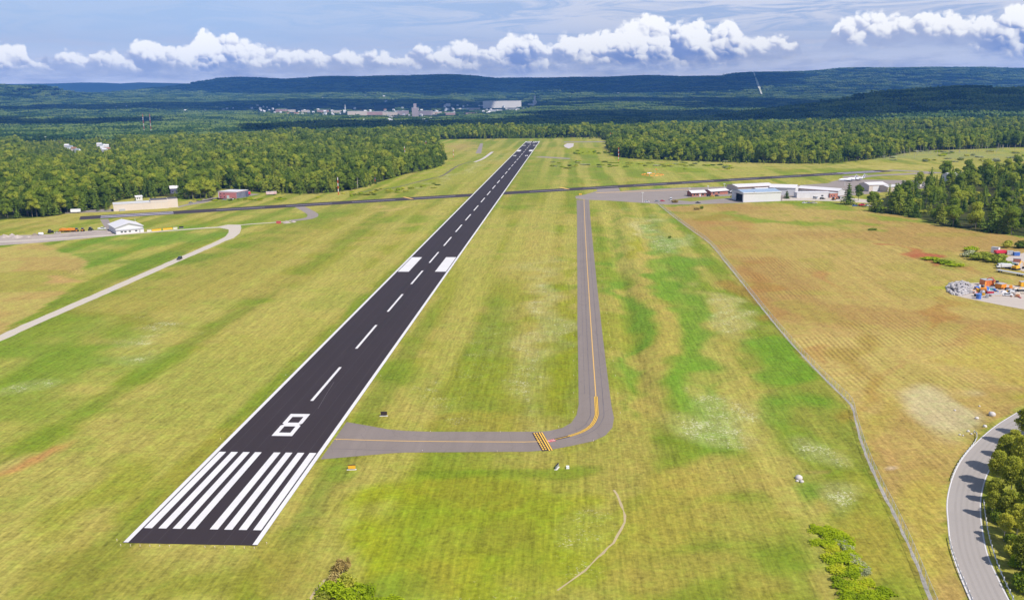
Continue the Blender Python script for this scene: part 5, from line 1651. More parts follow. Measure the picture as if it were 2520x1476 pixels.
def build_right_buildings():
    # open white hangar
    p0, p1, pb = at(1829, 498), at(1921, 494.8), at(1806, 489.3)
    p, rz, L = lot(p0, p1)
    D = max(18.0, (pb - p0).length * .9)
    t = thing('open_hangar', 'big white hangar with blue-grey roof and its left door open', 'hangar', p, rz)
    e, r = 8.2, 10.0
    MB().prism_x([(0, -.3), (D, -.3), (D, e), (D / 2, r), (0, e)], 3.0, L).build('wall', M_WALLW, t)
    # the open end: portal of two piers and a header
    MB().box(0, 3.0, 0, 2.2, -.3, e).build('door_pier', M_WALLW, t)
    MB().box(0, 3.0, D - 4.5, D, -.3, e).build('door_pier', M_WALLW, t)
    MB().prism_x([(2.2, e - 1.4), (D - 4.5, e - 1.4), (D - 4.5, e + .4), (D / 2, r), (2.2, e + .4)], 0, 3.0).build('door_header', M_WALLW, t)
    MB().box(2.9, 2.99, 2.2, D - 4.5, 0, e - 1.4).build('opening_shade', M_INSIDE, t)  # solid dark panel painted as the shade inside the open door
    gable_roof(L, D, e, r, 'x', .25, .25).build('roof', M_ROOFBLUE, t)
    MB().box(-.35, L + .35, -.42, -.2, e - .55, e + .42).build('front_parapet', M_WALLW, t)
    MB().box(-.5, -.25, -.35, D + .35, e - .2, e + .55).build('end_parapet', M_WALLW, t)
    MB().box(L * .30, L * .30 + .25, .0, D * .5, e + .35, e + .9).build('roof_rib', M_ROOFW, t)
    MB().box(.0, .12, D - 9, D - 4.4, .05, 6.5).build('sliding_door', M_TRIM, t)
    # hangars behind it
    building('brown_trim_hangar', 'low hangar with white roof and brown fascia behind the open hangar', at(1817, 477), at(1905, 473), 24, 6.3, 8.0, 'x', M_TANW, M_ROOFW, 'hangar', fascia=M_BROWN, over=.9)
    building('lean_hangar', 'narrow white-roofed annex between the two hangars', at(1862, 481), at(1910, 478.5), 8, 5.6, 6.6, 'x', M_TANW, M_ROOFW, 'hangar')
    t, L = building('tall_white_hangar', 'tall plain white hangar left of the long storage row', at(1893, 480), at(1957, 482), 20, 7.2, 9.4, 'x', M_WALLW, M_ROOFW, 'hangar', over=.4)
    MB().box(L + .004, L + .12, 5, 15, 0, 5.4).build('end_door', M_TRIM, t)
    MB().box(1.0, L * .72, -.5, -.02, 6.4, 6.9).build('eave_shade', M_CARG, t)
    t, L = building('storage_hangars', 'long row of storage hangars with white roof and dark stripe under the eave', at(1962, 475), at(2062, 482.5), 13, 4.6, 6.4, 'x', M_ROOFG, M_ROOFW, 'hangar', over=.6)
    MB().box(.1, L - .1, -.7, -.62, 4.0, 4.5).build('eave_stripe', M_BRICK, t)
    n = 9
    for k in range(n):
        MB().box(L * k / n + .5, L * (k + 1) / n - .5, -.06, .04, .02, 3.6).build('door', M_TRIM, t)
    building('white_annex', 'low white flat-roofed shed in front of the storage row', at(1961, 487.5), at(2044, 486.8), 11, 4.6, 4.6, 'flat', M_WALLW, M_ROOFW, doors=[(3, 7, 3.6, M_TRIM), (12, 16, 3.6, M_TRIM)], windows=[(22, 24, 1.4, 2.6)])
    building('brick_office', 'small red brick block at the end of the storage row', at(2042, 487.2), at(2061, 486), 8, 4.0, 4.0, 'flat', M_BRICK, M_ROOFG, windows=[(1.2, 2.4, 1.2, 2.4), (4.2, 5.4, 1.2, 2.4)])
    building('pale_hangar', 'cream hangar behind the lone pines', at(2138, 472), at(2182, 470.5), 18, 6.4, 8.2, 'x', M_WALLB, M_ROOFW, 'hangar', doors=[(4, 13, 5.0, M_WALLW)])
    building('tan_storage', 'long tan storage building with grey roof beside the grove', at(2184, 473.5), at(2250, 469), 12, 5.0, 6.2, 'x', M_TANW, M_ROOFG, 'hangar')
    building('hidden_shed', 'grey shed roof showing above the grove', at(2336, 448), at(2378, 446), 12, 6.5, 9.0, 'x', M_WALLW, M_ROOFG, 'shed')
    building('white_shed', 'small white shed near the back of the grove', at(2262, 459), at(2272, 458.6), 6, 3.4, 4.6, 'x', M_WALLW, M_ROOFW, 'shed')
    # terminal
    t, L = building('terminal', 'low brick terminal with white hipped roof beside the apron', at(1703, 484.3), at(1737, 483), 12, 3.6, 5.2, 'x', M_BRICK, M_ROOFW, over=.9, windows=[(1.5, 3, 1, 2.4), (4.5, 6, 1, 2.4), (10, 12, 1, 2.4)], doors=[(7.4, 8.8, 2.3, M_WALLW)])
    t, L = building('terminal_wing', 'second white-roofed brick wing right of the terminal', at(1750, 480.5), at(1791, 477.5), 10, 3.6, 5.0, 'x', M_BRICK, M_ROOFW, over=.9, windows=[(2, 4, 1, 2.4), (8, 10, 1, 2.4)])


def lamp_post(px, py, h, label):
    t = thing('light_pole', label, 'light pole', at(px, py))
    MB().tube([(0, 0, 0), (0, 0, h)], [.22, .14], 8).build('pole', M_WALLW, t)
    MB().box(-1.0, 1.0, -.25, .25, h, h + .5).build('lamp_head', M_TRIM, t)
    MB().tube([(0, 0, 0), (0, 0, .5)], .4, 8).build('base', M_TRIM, t)


# ------------------------------------------------------------------ vehicles and machines
def car(p, rz, m, label, kind='car', group=None, name=None):
    t = thing(name or {'car': 'parked_car', 'pickup': 'pickup_truck', 'van': 'van', 'suv': 'sport_utility_car'}[kind], label, {'car': 'car', 'pickup': 'pickup', 'van': 'van', 'suv': 'car'}[kind], p, rz, group)
    L, W = {'car': (4.5, 1.8), 'pickup': (5.6, 2.0), 'van': (5.4, 2.0), 'suv': (4.7, 1.9)}[kind]
    h = {'car': .85, 'pickup': 1.05, 'van': 1.1, 'suv': 1.0}[kind]
    a, b = -L / 2, L / 2
    body = MB().prism([(a, .35), (b, .35), (b, .62), (b - .15, h - .08), (b - 1.1, h), (a + .5, h), (a, h - .1)], -W / 2, W / 2)
    o = body.build('body', m, t)
    prof = {'car': [(a + .5, h), (a + 1.2, 1.42), (b - 2.1, 1.42), (b - 1.2, h)], 'suv': [(a + .1, h), (a + .4, 1.72), (b - 2.0, 1.72), (b - 1.2, h)],
            'van': [(a + .05, h), (a + .1, 2.15), (b - 1.3, 2.1), (b - .5, h)], 'pickup': [(-.7, h), (-.6, 1.75), (.9, 1.75), (1.5, h)]}[kind]
    zt_ = prof[1][1]
    MB().prism(prof, -W / 2 + .12, W / 2 - .12).build('glasshouse', M_GLASS, t)
    cx = [q[0] for q in prof]
    MB().prism([(cx[1] - .06, zt_ - .03), (cx[2] + .06, zt_ - .03), (cx[2] - .1, zt_ + .06), (cx[1] + .1, zt_ + .06)], -W / 2 + .1, W / 2 - .1).build('roof', m, t)
    if kind == 'pickup':
        MB().box(a + .12, -.8, -W / 2 + .14, W / 2 - .14, h + .003, h + .03).build('bed', M_RUBBER, t)
        for y in (-W / 2, W / 2 - .12):
            MB().box(a, -.7, y, y + .12, h + .001, h + .35).build('bed_side', m, t)
    for x in (a + .85, b - .9):
        for y in (-W / 2 + .08, W / 2 - .08):
            w = MB().wheel(x, y, .34, .24).build('wheel', M_RUBBER, t)
            MB().wheel(x, y + (-.13 if y < 0 else .13), .19, .02, 8).build('rim', M_STEEL, w, loc=(0, 0, .15))
    for y in (-W / 2 + .25, W / 2 - .25):
        MB().box(b - .03, b + .03, y - .18, y + .18, .6, .75).build('headlight', M_WHITE, t)
    return t


def dump_truck(p, rz, m, label):
    t = thing('spreader_truck', label, 'truck', p, rz)
    MB().box(-3.6, 3.6, -.6, .6, .7, 1.0).build('chassis', M_RUBBER, t)
    MB().prism([(1.9, .8), (3.6, .8), (3.6, 1.6), (3.1, 1.7), (2.9, 2.7), (1.9, 2.7)], -1.15, 1.15).build('cab', m, t)
    MB().box(2.95, 3.25, -1.0, 1.0, 1.75, 2.45).build('windscreen', M_GLASS, t)
    MB().prism([(-3.6, 1.3), (1.6, 1.1), (1.7, 2.9), (-3.7, 2.7)], -1.25, 1.25).build('hopper', m, t)
    for x in (-2.7, -1.4, 2.7):
        for y in (-1.0, 1.0):
            MB().wheel(x, y, .52, .35).build('wheel', M_RUBBER, t)
    return t


def tractor(p, rz, m, label):
    t = thing('tractor', label, 'tractor', p, rz)
    MB().prism([(-.4, .8), (2.0, .8), (2.0, 1.5), (1.7, 1.7), (-.4, 1.7)], -.5, .5).build('engine_hood', m, t)
    MB().box(-1.5, .0, -.75, .75, .9, 1.5).build('body', m, t)
    MB().box(-1.4, -.1, -.7, .7, 1.5, 2.6).build('cab', M_GLASS, t)
    MB().box(-1.55, .05, -.85, .85, 2.603, 2.8).build('roof', M_DARKW, t)
    for y in (-.9, .9):
        MB().wheel(-1.0, y, .85, .45, 14).build('rear_wheel', M_RUBBER, t)
        MB().wheel(1.5, y * .8, .5, .3).build('front_wheel', M_RUBBER, t)
    MB().tube([(1.2, .35, 1.7), (1.2, .35, 2.6)], .06, 6).build('exhaust', M_RUBBER, t)
    return t


def plough(p0, p1, m, label):
    p, rz, L = lot(p0, p1)
    t = thing('plough_blade', label, 'plough blade', p, rz)
    MB().prism_x([(0, .05), (.12, .05), (.34, .5), (.34, 1.1), (.1, 1.6), (-.02, 1.6), (.2, 1.1), (.2, .5)], 0, L).build('blade', m, t)
    for x in (L * .2, L * .5, L * .8):
        MB().prism([(x, .1), (x + .15, .1), (x + .15, 1.3), (x, 1.3)], .22, .75).build('brace', M_RUBBER, t)
    MB().box(L * .3, L * .7, .6, 1.6, .25, .5).build('hitch_frame', m, t)
    return t


def jet(p, rz, label):
    t = thing('business_jet', label, 'jet', p, rz)
    st = [(-10.4, .12, 1.9), (-10.0, .45, 1.95), (-8.8, .85, 2.05), (-7.0, 1.1, 2.15), (3.5, 1.12, 2.2), (6.5, .9, 2.45), (9.0, .45, 2.75), (10.4, .1, 2.9)]
    MB().tube([(x, 0, z) for x, r, z in st], [r for x, r, z in st], 16).build('fuselage', M_CARW, t, True)
    for k in range(7):
        for s in (-1, 1):
            MB().box(-5.6 + k * 1.35, -5.2 + k * 1.35, s * 1.06 - .05, s * 1.06 + .05, 2.35, 2.7).build('window', M_GLASS, t)
    MB().prism([(-9.2, 2.25), (-8.6, 2.3), (-8.2, 2.75), (-8.7, 2.62)], -.6, .6).build('windscreen', M_GLASS, t)
    for s in (-1, 1):
        MB().add([(-2.2, 0, 1.45), (2.6, 0, 1.45), (3.6, s * 9.6, 2.1), (2.4, s * 9.6, 2.1), (-2.2, 0, 1.72), (2.6, 0, 1.72), (3.6, s * 9.6, 2.2), (2.4, s * 9.6, 2.2)],
                 [(0, 1, 2, 3), (7, 6, 5, 4), (0, 4, 5, 1), (1, 5, 6, 2), (2, 6, 7, 3), (3, 7, 4, 0)]).build('wing', M_CARW, t)
        MB().tube([(3.2, s * 1.75, 2.95), (3.6, s * 1.75, 2.95), (5.6, s * 1.75, 2.95), (6.3, s * 1.75, 2.95)], [.5, .62, .58, .36], 12).build('engine', M_CARW, t, True)
        MB().add([(8.9, 0, 6.3), (10.6, 0, 6.3), (11.2, s * 3.9, 6.35), (10.2, s * 3.9, 6.35), (8.9, 0, 6.45), (10.6, 0, 6.45), (11.2, s * 3.9, 6.43), (10.2, s * 3.9, 6.43)],
                 [(0, 1, 2, 3), (7, 6, 5, 4), (0, 4, 5, 1), (1, 5, 6, 2), (2, 6, 7, 3), (3, 7, 4, 0)]).build('tailplane', M_CARW, t)
        MB().wheel(1.3, s * 1.6, .4, .3).build('wheel', M_RUBBER, t)
        MB().tube([(1.3, s * 1.6, .4), (1.3, s * 1.6, 1.6)], .09, 6).build('gear_leg', M_STEEL, t)
    MB().prism([(6.2, 2.9), (9.6, 3.0), (10.7, 6.35), (8.8, 6.35)], -.12, .12).build('fin', M_CARW, t)
    MB().prism([(-6.5, 1.35), (6.5, 1.9), (6.5, 2.02), (-6.5, 1.5)], -1.135, 1.135).build('cheat_line', M_CARB, t)
    MB().wheel(-7.4, 0, .32, .25).build('wheel', M_RUBBER, t); MB().tube([(-7.4, 0, .32), (-7.4, 0, 1.3)], .08, 6).build('gear_leg', M_STEEL, t)
    return t


def light_plane(p, rz, m, label):
    t = thing('light_aircraft', label, 'aircraft', p, rz)
    MB().tube([(-2.8, 0, 1.2), (-2.5, 0, 1.25), (-1.2, 0, 1.4), (.8, 0, 1.4), (4.0, 0, 1.45)], [.12, .42, .6, .58, .14], 10).build('fuselage', m, t, True)
    MB().box(-1.0, .5, -5.2, 5.2, 2.0, 2.12).build('wing', M_CARW, t)
    MB().box(3.2, 4.1, -1.6, 1.6, 1.45, 1.52).build('tailplane', M_CARW, t)
    MB().prism([(2.9, 1.5), (4.2, 1.5), (4.4, 2.7), (3.8, 2.7)], -.05, .05).build('fin', m, t)
    MB().box(-1.1, .2, -.5, .5, 1.6, 1.98).build('canopy', M_GLASS, t)
    for x, y in ((-2.0, 0), (.3, -1), (.3, 1)):
        MB().wheel(x, y, .25, .15, 8).build('wheel', M_RUBBER, t); MB().tube([(x, y, .25), (x * .8, y * .4, 1.2)], .05, 5).build('gear_leg', M_STEEL, t)
    MB().box(-2.92, -2.86, -.08, .08, .35, 2.1).build('propeller', M_RUBBER, t)
    return t


def striped_pole(px, py, h, label, first=True):
    t = thing('marker_pole', label, 'pole', on(px, py), 0, 'obstruction marker poles along the woods')
    n = max(4, int(h / 2.6))
    mR, mW = mat('pole_red', (0.62, 0.10, 0.03), 0.6, 0.05), M_WHITE
    for k in range(n):
        MB().tube([(0, 0, h * k / n - (.2 if k == 0 else 0)), (0, 0, h * (k + 1) / n)], .42 if h > 15 else .34, 8).build('band', (mR, mW)[(k + (0 if first else 1)) % 2], t)
    MB().tube([(0, 0, h), (0, 0, h + .5)], [.25, .12], 8).build('lamp', M_RED, t)


def radio_mast(px, py, h, label):
    t = thing('radio_mast', label, 'radio mast', on(px, py))
    mR, mW = mat('mast_red', (0.42, 0.06, 0.06), 0.6, 0.05), mat('mast_white', (0.62, 0.60, 0.62), 0.6, 0.05)
    n = 7
    for k in range(n):
        z0, z1 = h * k / n, h * (k + 1) / n
        mb = MB()
        for a in range(3):
            c, s = math.cos(2.1 * a) * .85, math.sin(2.1 * a) * .85
            mb.tube([(c, s, z0), (c, s, z1)], .22, 5)
            c2, s2 = math.cos(2.1 * (a + 1)) * .85, math.sin(2.1 * (a + 1)) * .85
            for q in range(4):
                zz = z0 + (z1 - z0) * q / 4
                mb.tube([(c, s, zz), (c2, s2, zz + (z1 - z0) / 4)], .12, 4)
        mb.build('lattice_section', (mR, mW)[k % 2], t)
    MB().tube([(0, 0, h), (0, 0, h + 4)], .12, 5).build('antenna', mW, t)


def rock(p, r, seed, label, group=None):
    rng = np.random.RandomState(seed)
    v0, f0 = ICO2
    n = np.array([fbm(v0[:, 0] * 1.3 + seed, v0[:, 1] * 1.3 + v0[:, 2], 1.0, 3, seed)])[0]
    v = v0 * (0.75 + 0.5 * n[:, None]) * np.array([r, r * rng.uniform(.75, 1.1), r * rng.uniform(.6, .85)])
    me = mesh_np('boulder', v, f0, [M_ROCK])
    o = obj('boulder', me, None, (p[0], p[1], r * .32), rng.uniform(0, 6))
    return tag(o, label, 'boulder', group)


def build_machines():
    rr = random.Random(8)
    car(at(442, 638.5), math.atan2(*(lambda a: (a.y, a.x))(at(470, 626) - at(420, 648))) + math.pi, M_CARK, 'black car driving on the gravel access road', 'suv')
    # left yard
    dump_truck(at(158, 571), rad(172), M_ORANGE, 'left one of two orange spreader trucks in the gravel yard')
    dump_truck(at(175, 570.5), rad(172), M_ORANGE, 'right one of two orange spreader trucks in the gravel yard')
    tractor(at(190, 570), rad(100), M_ORANGE, 'orange tractor nearest the spreader trucks')
    tractor(at(204.5, 569.5), rad(100), M_ORANGE, 'orange tractor farther right in the yard row')
    tractor(at(224, 567.5), rad(80), mat('dark_green_paint', (0.03, 0.06, 0.04), 0.4, 0.05), 'dark tractor between the orange tractors and the white pickup')
    car(at(251, 564.5), rad(5), M_CARW, 'white pickup left of the gabled hangar', 'pickup')
    tractor(at(125, 573.5), rad(60), M_CARK, 'black roller machine at the left end of the yard')
    car(at(142, 574.5), rad(20), M_BEIGE, 'small beige car in front of the black machine')
    t = thing('storage_tank', 'white cylindrical tank lying among the rubble piles', 'tank', at(101, 579))
    MB().tube([(-1.8, 0, 1.1), (-1.5, 0, 1.1), (1.5, 0, 1.1), (1.8, 0, 1.1)], [.5, 1, 1, .5], 14).build('shell', M_CARW, t, True)
    for x in (-1, 1):
        MB().box(x - .15, x + .15, -.8, .8, 0, .5).build('cradle', M_GREYP, t)
    for i, (px, py, r, lab) in enumerate([(11, 584, 4.2, 'large grey gravel heap at the left frame edge'), (43, 585, 4.0, 'second gravel heap from the left frame edge'), (30, 579, 2.6, 'small heap behind the left gravel heaps'), (86, 579, 3.0, 'dark earth heap beside the white tank'), (70, 584, 1.8, 'little stone heap before the dark earth heap'), (269, 573, 2.4, 'stone heap against the gabled hangar'), (705, 549, 3.6, 'pale rubble heap beside the thin gravel track'), (722, 547, 2.4, 'smaller pale rubble heap by the track')]):
        heap(at(px, py), r, i, lab, mat('heap_gravel', (0.38, 0.32, 0.29), 0.95, 0.3, 0.5, 0.1) if i != 3 else mat('earth', (0.22, 0.18, 0.14), 0.95, 0.2))
    t = thing('red_crate', 'bright red crate beside the pale rubble heap', 'crate', at(686, 550.5), rad(-6))
    MB().box(-1.6, 1.6, -1, 1, .1, 1.9).build('body', M_RED, t); MB().box(-1.7, 1.7, -1.1, 1.1, 1.903, 2.05).build('lid', M_CARR, t)
    for i, (a, b, m, lab) in enumerate([((362, 570.3), (373, 569.4), M_BEIGE, 'pale plough blade nearest the gabled hangar'), ((375, 569.5), (397, 567.2), M_YEL, 'yellow plough blade second from the gabled hangar'), ((401.5, 566.6), (425, 564.4), M_YEL, 'yellow plough blade third from the gabled hangar'), ((426.5, 564.2), (437, 563.3), M_BEIGE, 'pale plough blade fourth from the gabled hangar'), ((441, 562.6), (452, 561.6), M_CARK, 'black plough blade at the far end of the row')]):
        plough(at(*a), at(*b), m, lab)
    # cars by the red building
    for i, (px, py, m, k, lab) in enumerate([(569, 491.5, M_CARW, 'car', 'white car in front of the red workshop'), (553, 492.5, M_CARG, 'car', 'grey car in front of the red workshop'), (527, 494, M_CARK, 'suv', 'dark car on the drive left of the red workshop'), (470, 500.5, M_CARG, 'car', 'grey car behind the beige building')]):
        car(at(px, py), rr.uniform(-.3, .3), m, lab, k)
    # apron
    for i, (px, py, m, k, a, lab) in enumerate([(1592, 497.8, M_CARW, 'car', -8, 'white car parked right of the apron light pole'), (1617, 496.6, M_CARG, 'car', 0, 'grey car between the white and the red one on the apron'), (1630, 495.8, M_CARR, 'car', 0, 'red car parked on the apron edge'), (1651, 492.5, M_CARW, 'van', 80, 'white van behind the brown shrub on the apron'),
                                                (1745, 483.5, M_CARK, 'suv', 20, 'black car before the terminal'), (1753, 484.5, M_YEL, 'car', 20, 'yellow car before the terminal'), (1764, 483, M_CARK, 'car', 20, 'dark car at the right end of the terminal'),
                                                (1980, 500.6, M_CARW, 'car', 5, 'white car parked on the lawn left of three'), (1992, 500.8, M_CARG, 'car', 5, 'grey car parked on the lawn between two pale ones'), (2004, 501.2, M_BEIGE, 'suv', 0, 'beige car parked on the lawn right of three'),
                                                (2007, 489.5, M_CARW, 'van', -70, 'white van before the white annex'), (2024, 490.5, M_CARK, 'suv', 10, 'dark car beside the white van'), (2070, 489.5, M_CARW, 'pickup', 10, 'white pickup left of the lone pine'), (2121, 506, M_CARR, 'pickup', 10, 'red pickup right of the lone pine'),
                                                (2135, 507.2, M_CARW, 'car', 5, 'white car right of the red pickup'), (2147, 507.8, M_BEIGE, 'car', 5, 'beige car at the left tip of the grove'), (2104, 507.8, M_CARB, 'car', 5, 'blue car at the foot of the lone pine'), (1718, 500.4, M_CARK, 'car', 2, 'black car alone on the apron lane below the terminal')]):
        car(at(px, py), rad(a), m, lab, k)
    tractor(at(2052, 492.5), rad(30), M_ORANGE, 'orange tractor before the brick office')
    tractor(at(2062, 490), rad(200), M_BRICK, 'rust-red tractor before the brick office')
    for i, (px, py) in enumerate([(1800, 486.5), (1806, 487)]):
        t = thing('tyre', 'big upright tyre beside the open hangar door', 'tyre', at(px, py), rad(20), 'tyres by the open hangar')
        mb = MB()
        n = 14
        for k in range(n):
            a, b = 2 * math.pi * k / n, 2 * math.pi * (k + 1) / n
            mb.tube([(math.cos(a) * .9, 0, 1.15 + math.sin(a) * .9), (math.cos(b) * .9, 0, 1.15 + math.sin(b) * .9)], .26, 6, False)
        mb.build('tread', M_RUBBER, t)
    jet(at(2086, 446.5), rad(4), 'nearer white business jet with T-tail parked on the apron')
    jet(at(2106, 444.2), rad(4), 'farther white business jet parked behind the first')
    light_plane(at(1812, 478), rad(200), M_CARR, 'red light aircraft parked beside the terminal wing')
    light_plane(at(1798, 476), rad(160), M_CARK, 'dark light aircraft behind the terminal wing')
    bush('bush', at(1660, 499), 3.4, 3.0, 'dry', 'brown round shrub on the apron edge right of the red car', None, 2)
    bush('bush', at(1715, 516), 3.2, 2.2, 'dry', 'tan shrub clump on the grass below the apron', None, 1); bush('bush', at(1726, 514), 2.2, 2.4, 'green', 'small dark bush beside the tan shrub clump', None, 3)
    lamp_post(1581, 497.5, 8.4, 'white light pole at the left end of the apron'); lamp_post(1742, 476, 6.8, 'white light pole behind the terminal'); lamp_post(1782, 473, 8.0, 'taller white light pole behind the terminal wing'); lamp_post(1697, 478, 5.5, 'short white light pole left of the terminal')
    lamp_post(2079, 457, 6.0, 'light pole below the business jets')
    # segmented circle and wind tee
    t = thing('segmented_circle', 'ring of low orange panels on the grass beyond the cross runway', 'airfield marker', at(1606, 430.5))
    for k in range(14):
        a = 2 * math.pi * k / 14
        mb = MB().prism_x([(-.6, 0), (.6, 0), (0, .7)], -2.1, 2.1)
        o = mb.build('panel', M_ORANGE, t, loc=(math.cos(a) * 13, math.sin(a) * 13, 0)); o.rotation_euler = (0, 0, a + math.pi / 2)
    t = thing('wind_tee', 'white wind tee standing inside the orange ring', 'wind indicator', at(1598, 431), rad(70))
    MB().tube([(0, 0, 0), (0, 0, 2.2)], .18, 8).build('post', M_WALLW, t); MB().prism_x([(-.5, 2.2), (.5, 2.2), (0, 3.1)], -3.2, 3.2).build('shaft', M_WALLW, t); MB().prism([(-.5, 2.2), (.5, 2.2), (0, 3.1)], -2.6, 2.6).build('crossbar', M_WALLW, t)
    t = thing('windsock', 'orange windsock on a white mast beside the wind tee', 'windsock', at(1612, 427.5))
    MB().tube([(0, 0, 0), (0, 0, 6)], [.14, .08], 8).build('mast', M_WALLW, t); MB().tube([(0, 0, 5.7), (1.4, .3, 5.2), (2.8, .5, 4.3)], [.5, .4, .22], 10, False).build('sock', M_ORANGE, t)
    # poles
    for i, (px, py, h, lab) in enumerate([(833, 479, 17.5, 'tall red and white banded pole nearest the cross runway'), (923, 447, 17, 'red and white banded pole above the drainage ditch'), (997, 398, 23, 'banded pole rising out of the left wood'), (1049, 378, 22, 'small white pole left of the far clearing'), (1116, 388, 12.5, 'pale banded pole in the far clearing'),
                                          (1502, 352, 20, 'left of two banded poles at the far pine wood'), (1507, 353, 20, 'right of two banded poles at the far pine wood'), (1522, 396, 19, 'banded pole before the far pine wood')]):
        striped_pole(px, py, h, lab)
    radio_mast(356, 334, 62, 'left of two red and white radio masts in the far left wood'); radio_mast(373, 334, 62, 'right of two red and white radio masts in the far left wood')


def heap(p, r, seed, label, m):
    rng = np.random.RandomState(40 + seed)
    n = 18
    vs, fs = [(0, 0, r * .52)], []
    rings = 6
    for k in range(1, rings + 1):
        q = k / rings
        for j in range(n):
            a = 2 * math.pi * j / n
            w = 1 + .22 * math.sin(a * 3 + seed) * q + rng.uniform(-.10, .10)
            z = r * .52 * (1 - q ** 1.2) * (1 + rng.uniform(-.22, .22)) - (.1 if k == rings else 0)
            vs.append((r * q * w * math.cos(a), r * q * w * .8 * math.sin(a), z))
    for j in range(n):
        fs.append((0, 1 + j, 1 + (j + 1) % n))
    for k in range(rings - 1):
        for j in range(n):
            fs.append((1 + k * n + j, 1 + (k + 1) * n + j, 1 + (k + 1) * n + (j + 1) % n, 1 + k * n + (j + 1) % n))
    me = bpy.data.meshes.new('gravel_heap'); me.from_pydata(vs, [], fs); me.update(); me.materials.append(m)
    return tag(obj('gravel_heap', me, None, p, seed), label, 'heap')


def container(p0, p1, w, h, m, label, name='container', cat='container'):
    p, rz, L = lot(p0, p1)
    t = thing(name, label, cat, p, rz)
    MB().box(0, L, 0, w, .15, h).build('body', m, t)
    MB().box(-.06, L + .06, -.06, w + .06, h + .003, h + .14).build('lid', M_GREYP, t)
    for k in range(int(L / .9)):
        MB().box(.4 + k * .9, .5 + k * .9, -.07, .0, .2, h - .05).build('rib', m, t)
    MB().box(.1, L - .1, .1, w - .1, 0, .149).build('skid', M_RUBBER, t)
    return t


def excavator(p, rz, m, label):
    t = thing('excavator', label, 'excavator', p, rz)
    for y in (-1.1, 1.1):
        MB().prism([(-1.9, .1), (1.9, .1), (2.2, .5), (1.9, .9), (-1.9, .9), (-2.2, .5)], y - .3, y + .3).build('track', M_RUBBER, t)
    MB().box(-2.0, 1.4, -1.3, 1.3, 1.0, 2.2).build('house', m, t)
    MB().box(.2, 1.5, .1, 1.25, 2.203, 3.2).build('cab', M_GLASS, t)
    MB().tube([(1.0, -.4, 1.8), (3.4, -.4, 4.4), (5.4, -.4, 3.6)], [.3, .28, .22], 6).build('boom', m, t)
    MB().tube([(5.4, -.4, 3.6), (6.0, -.4, 1.2)], [.22, .16], 6).build('stick', m, t)
    MB().prism([(5.5, .2), (6.5, .3), (6.6, 1.1), (5.8, 1.2)], -.9, .1).build('bucket', M_RUBBER, t)
    return t


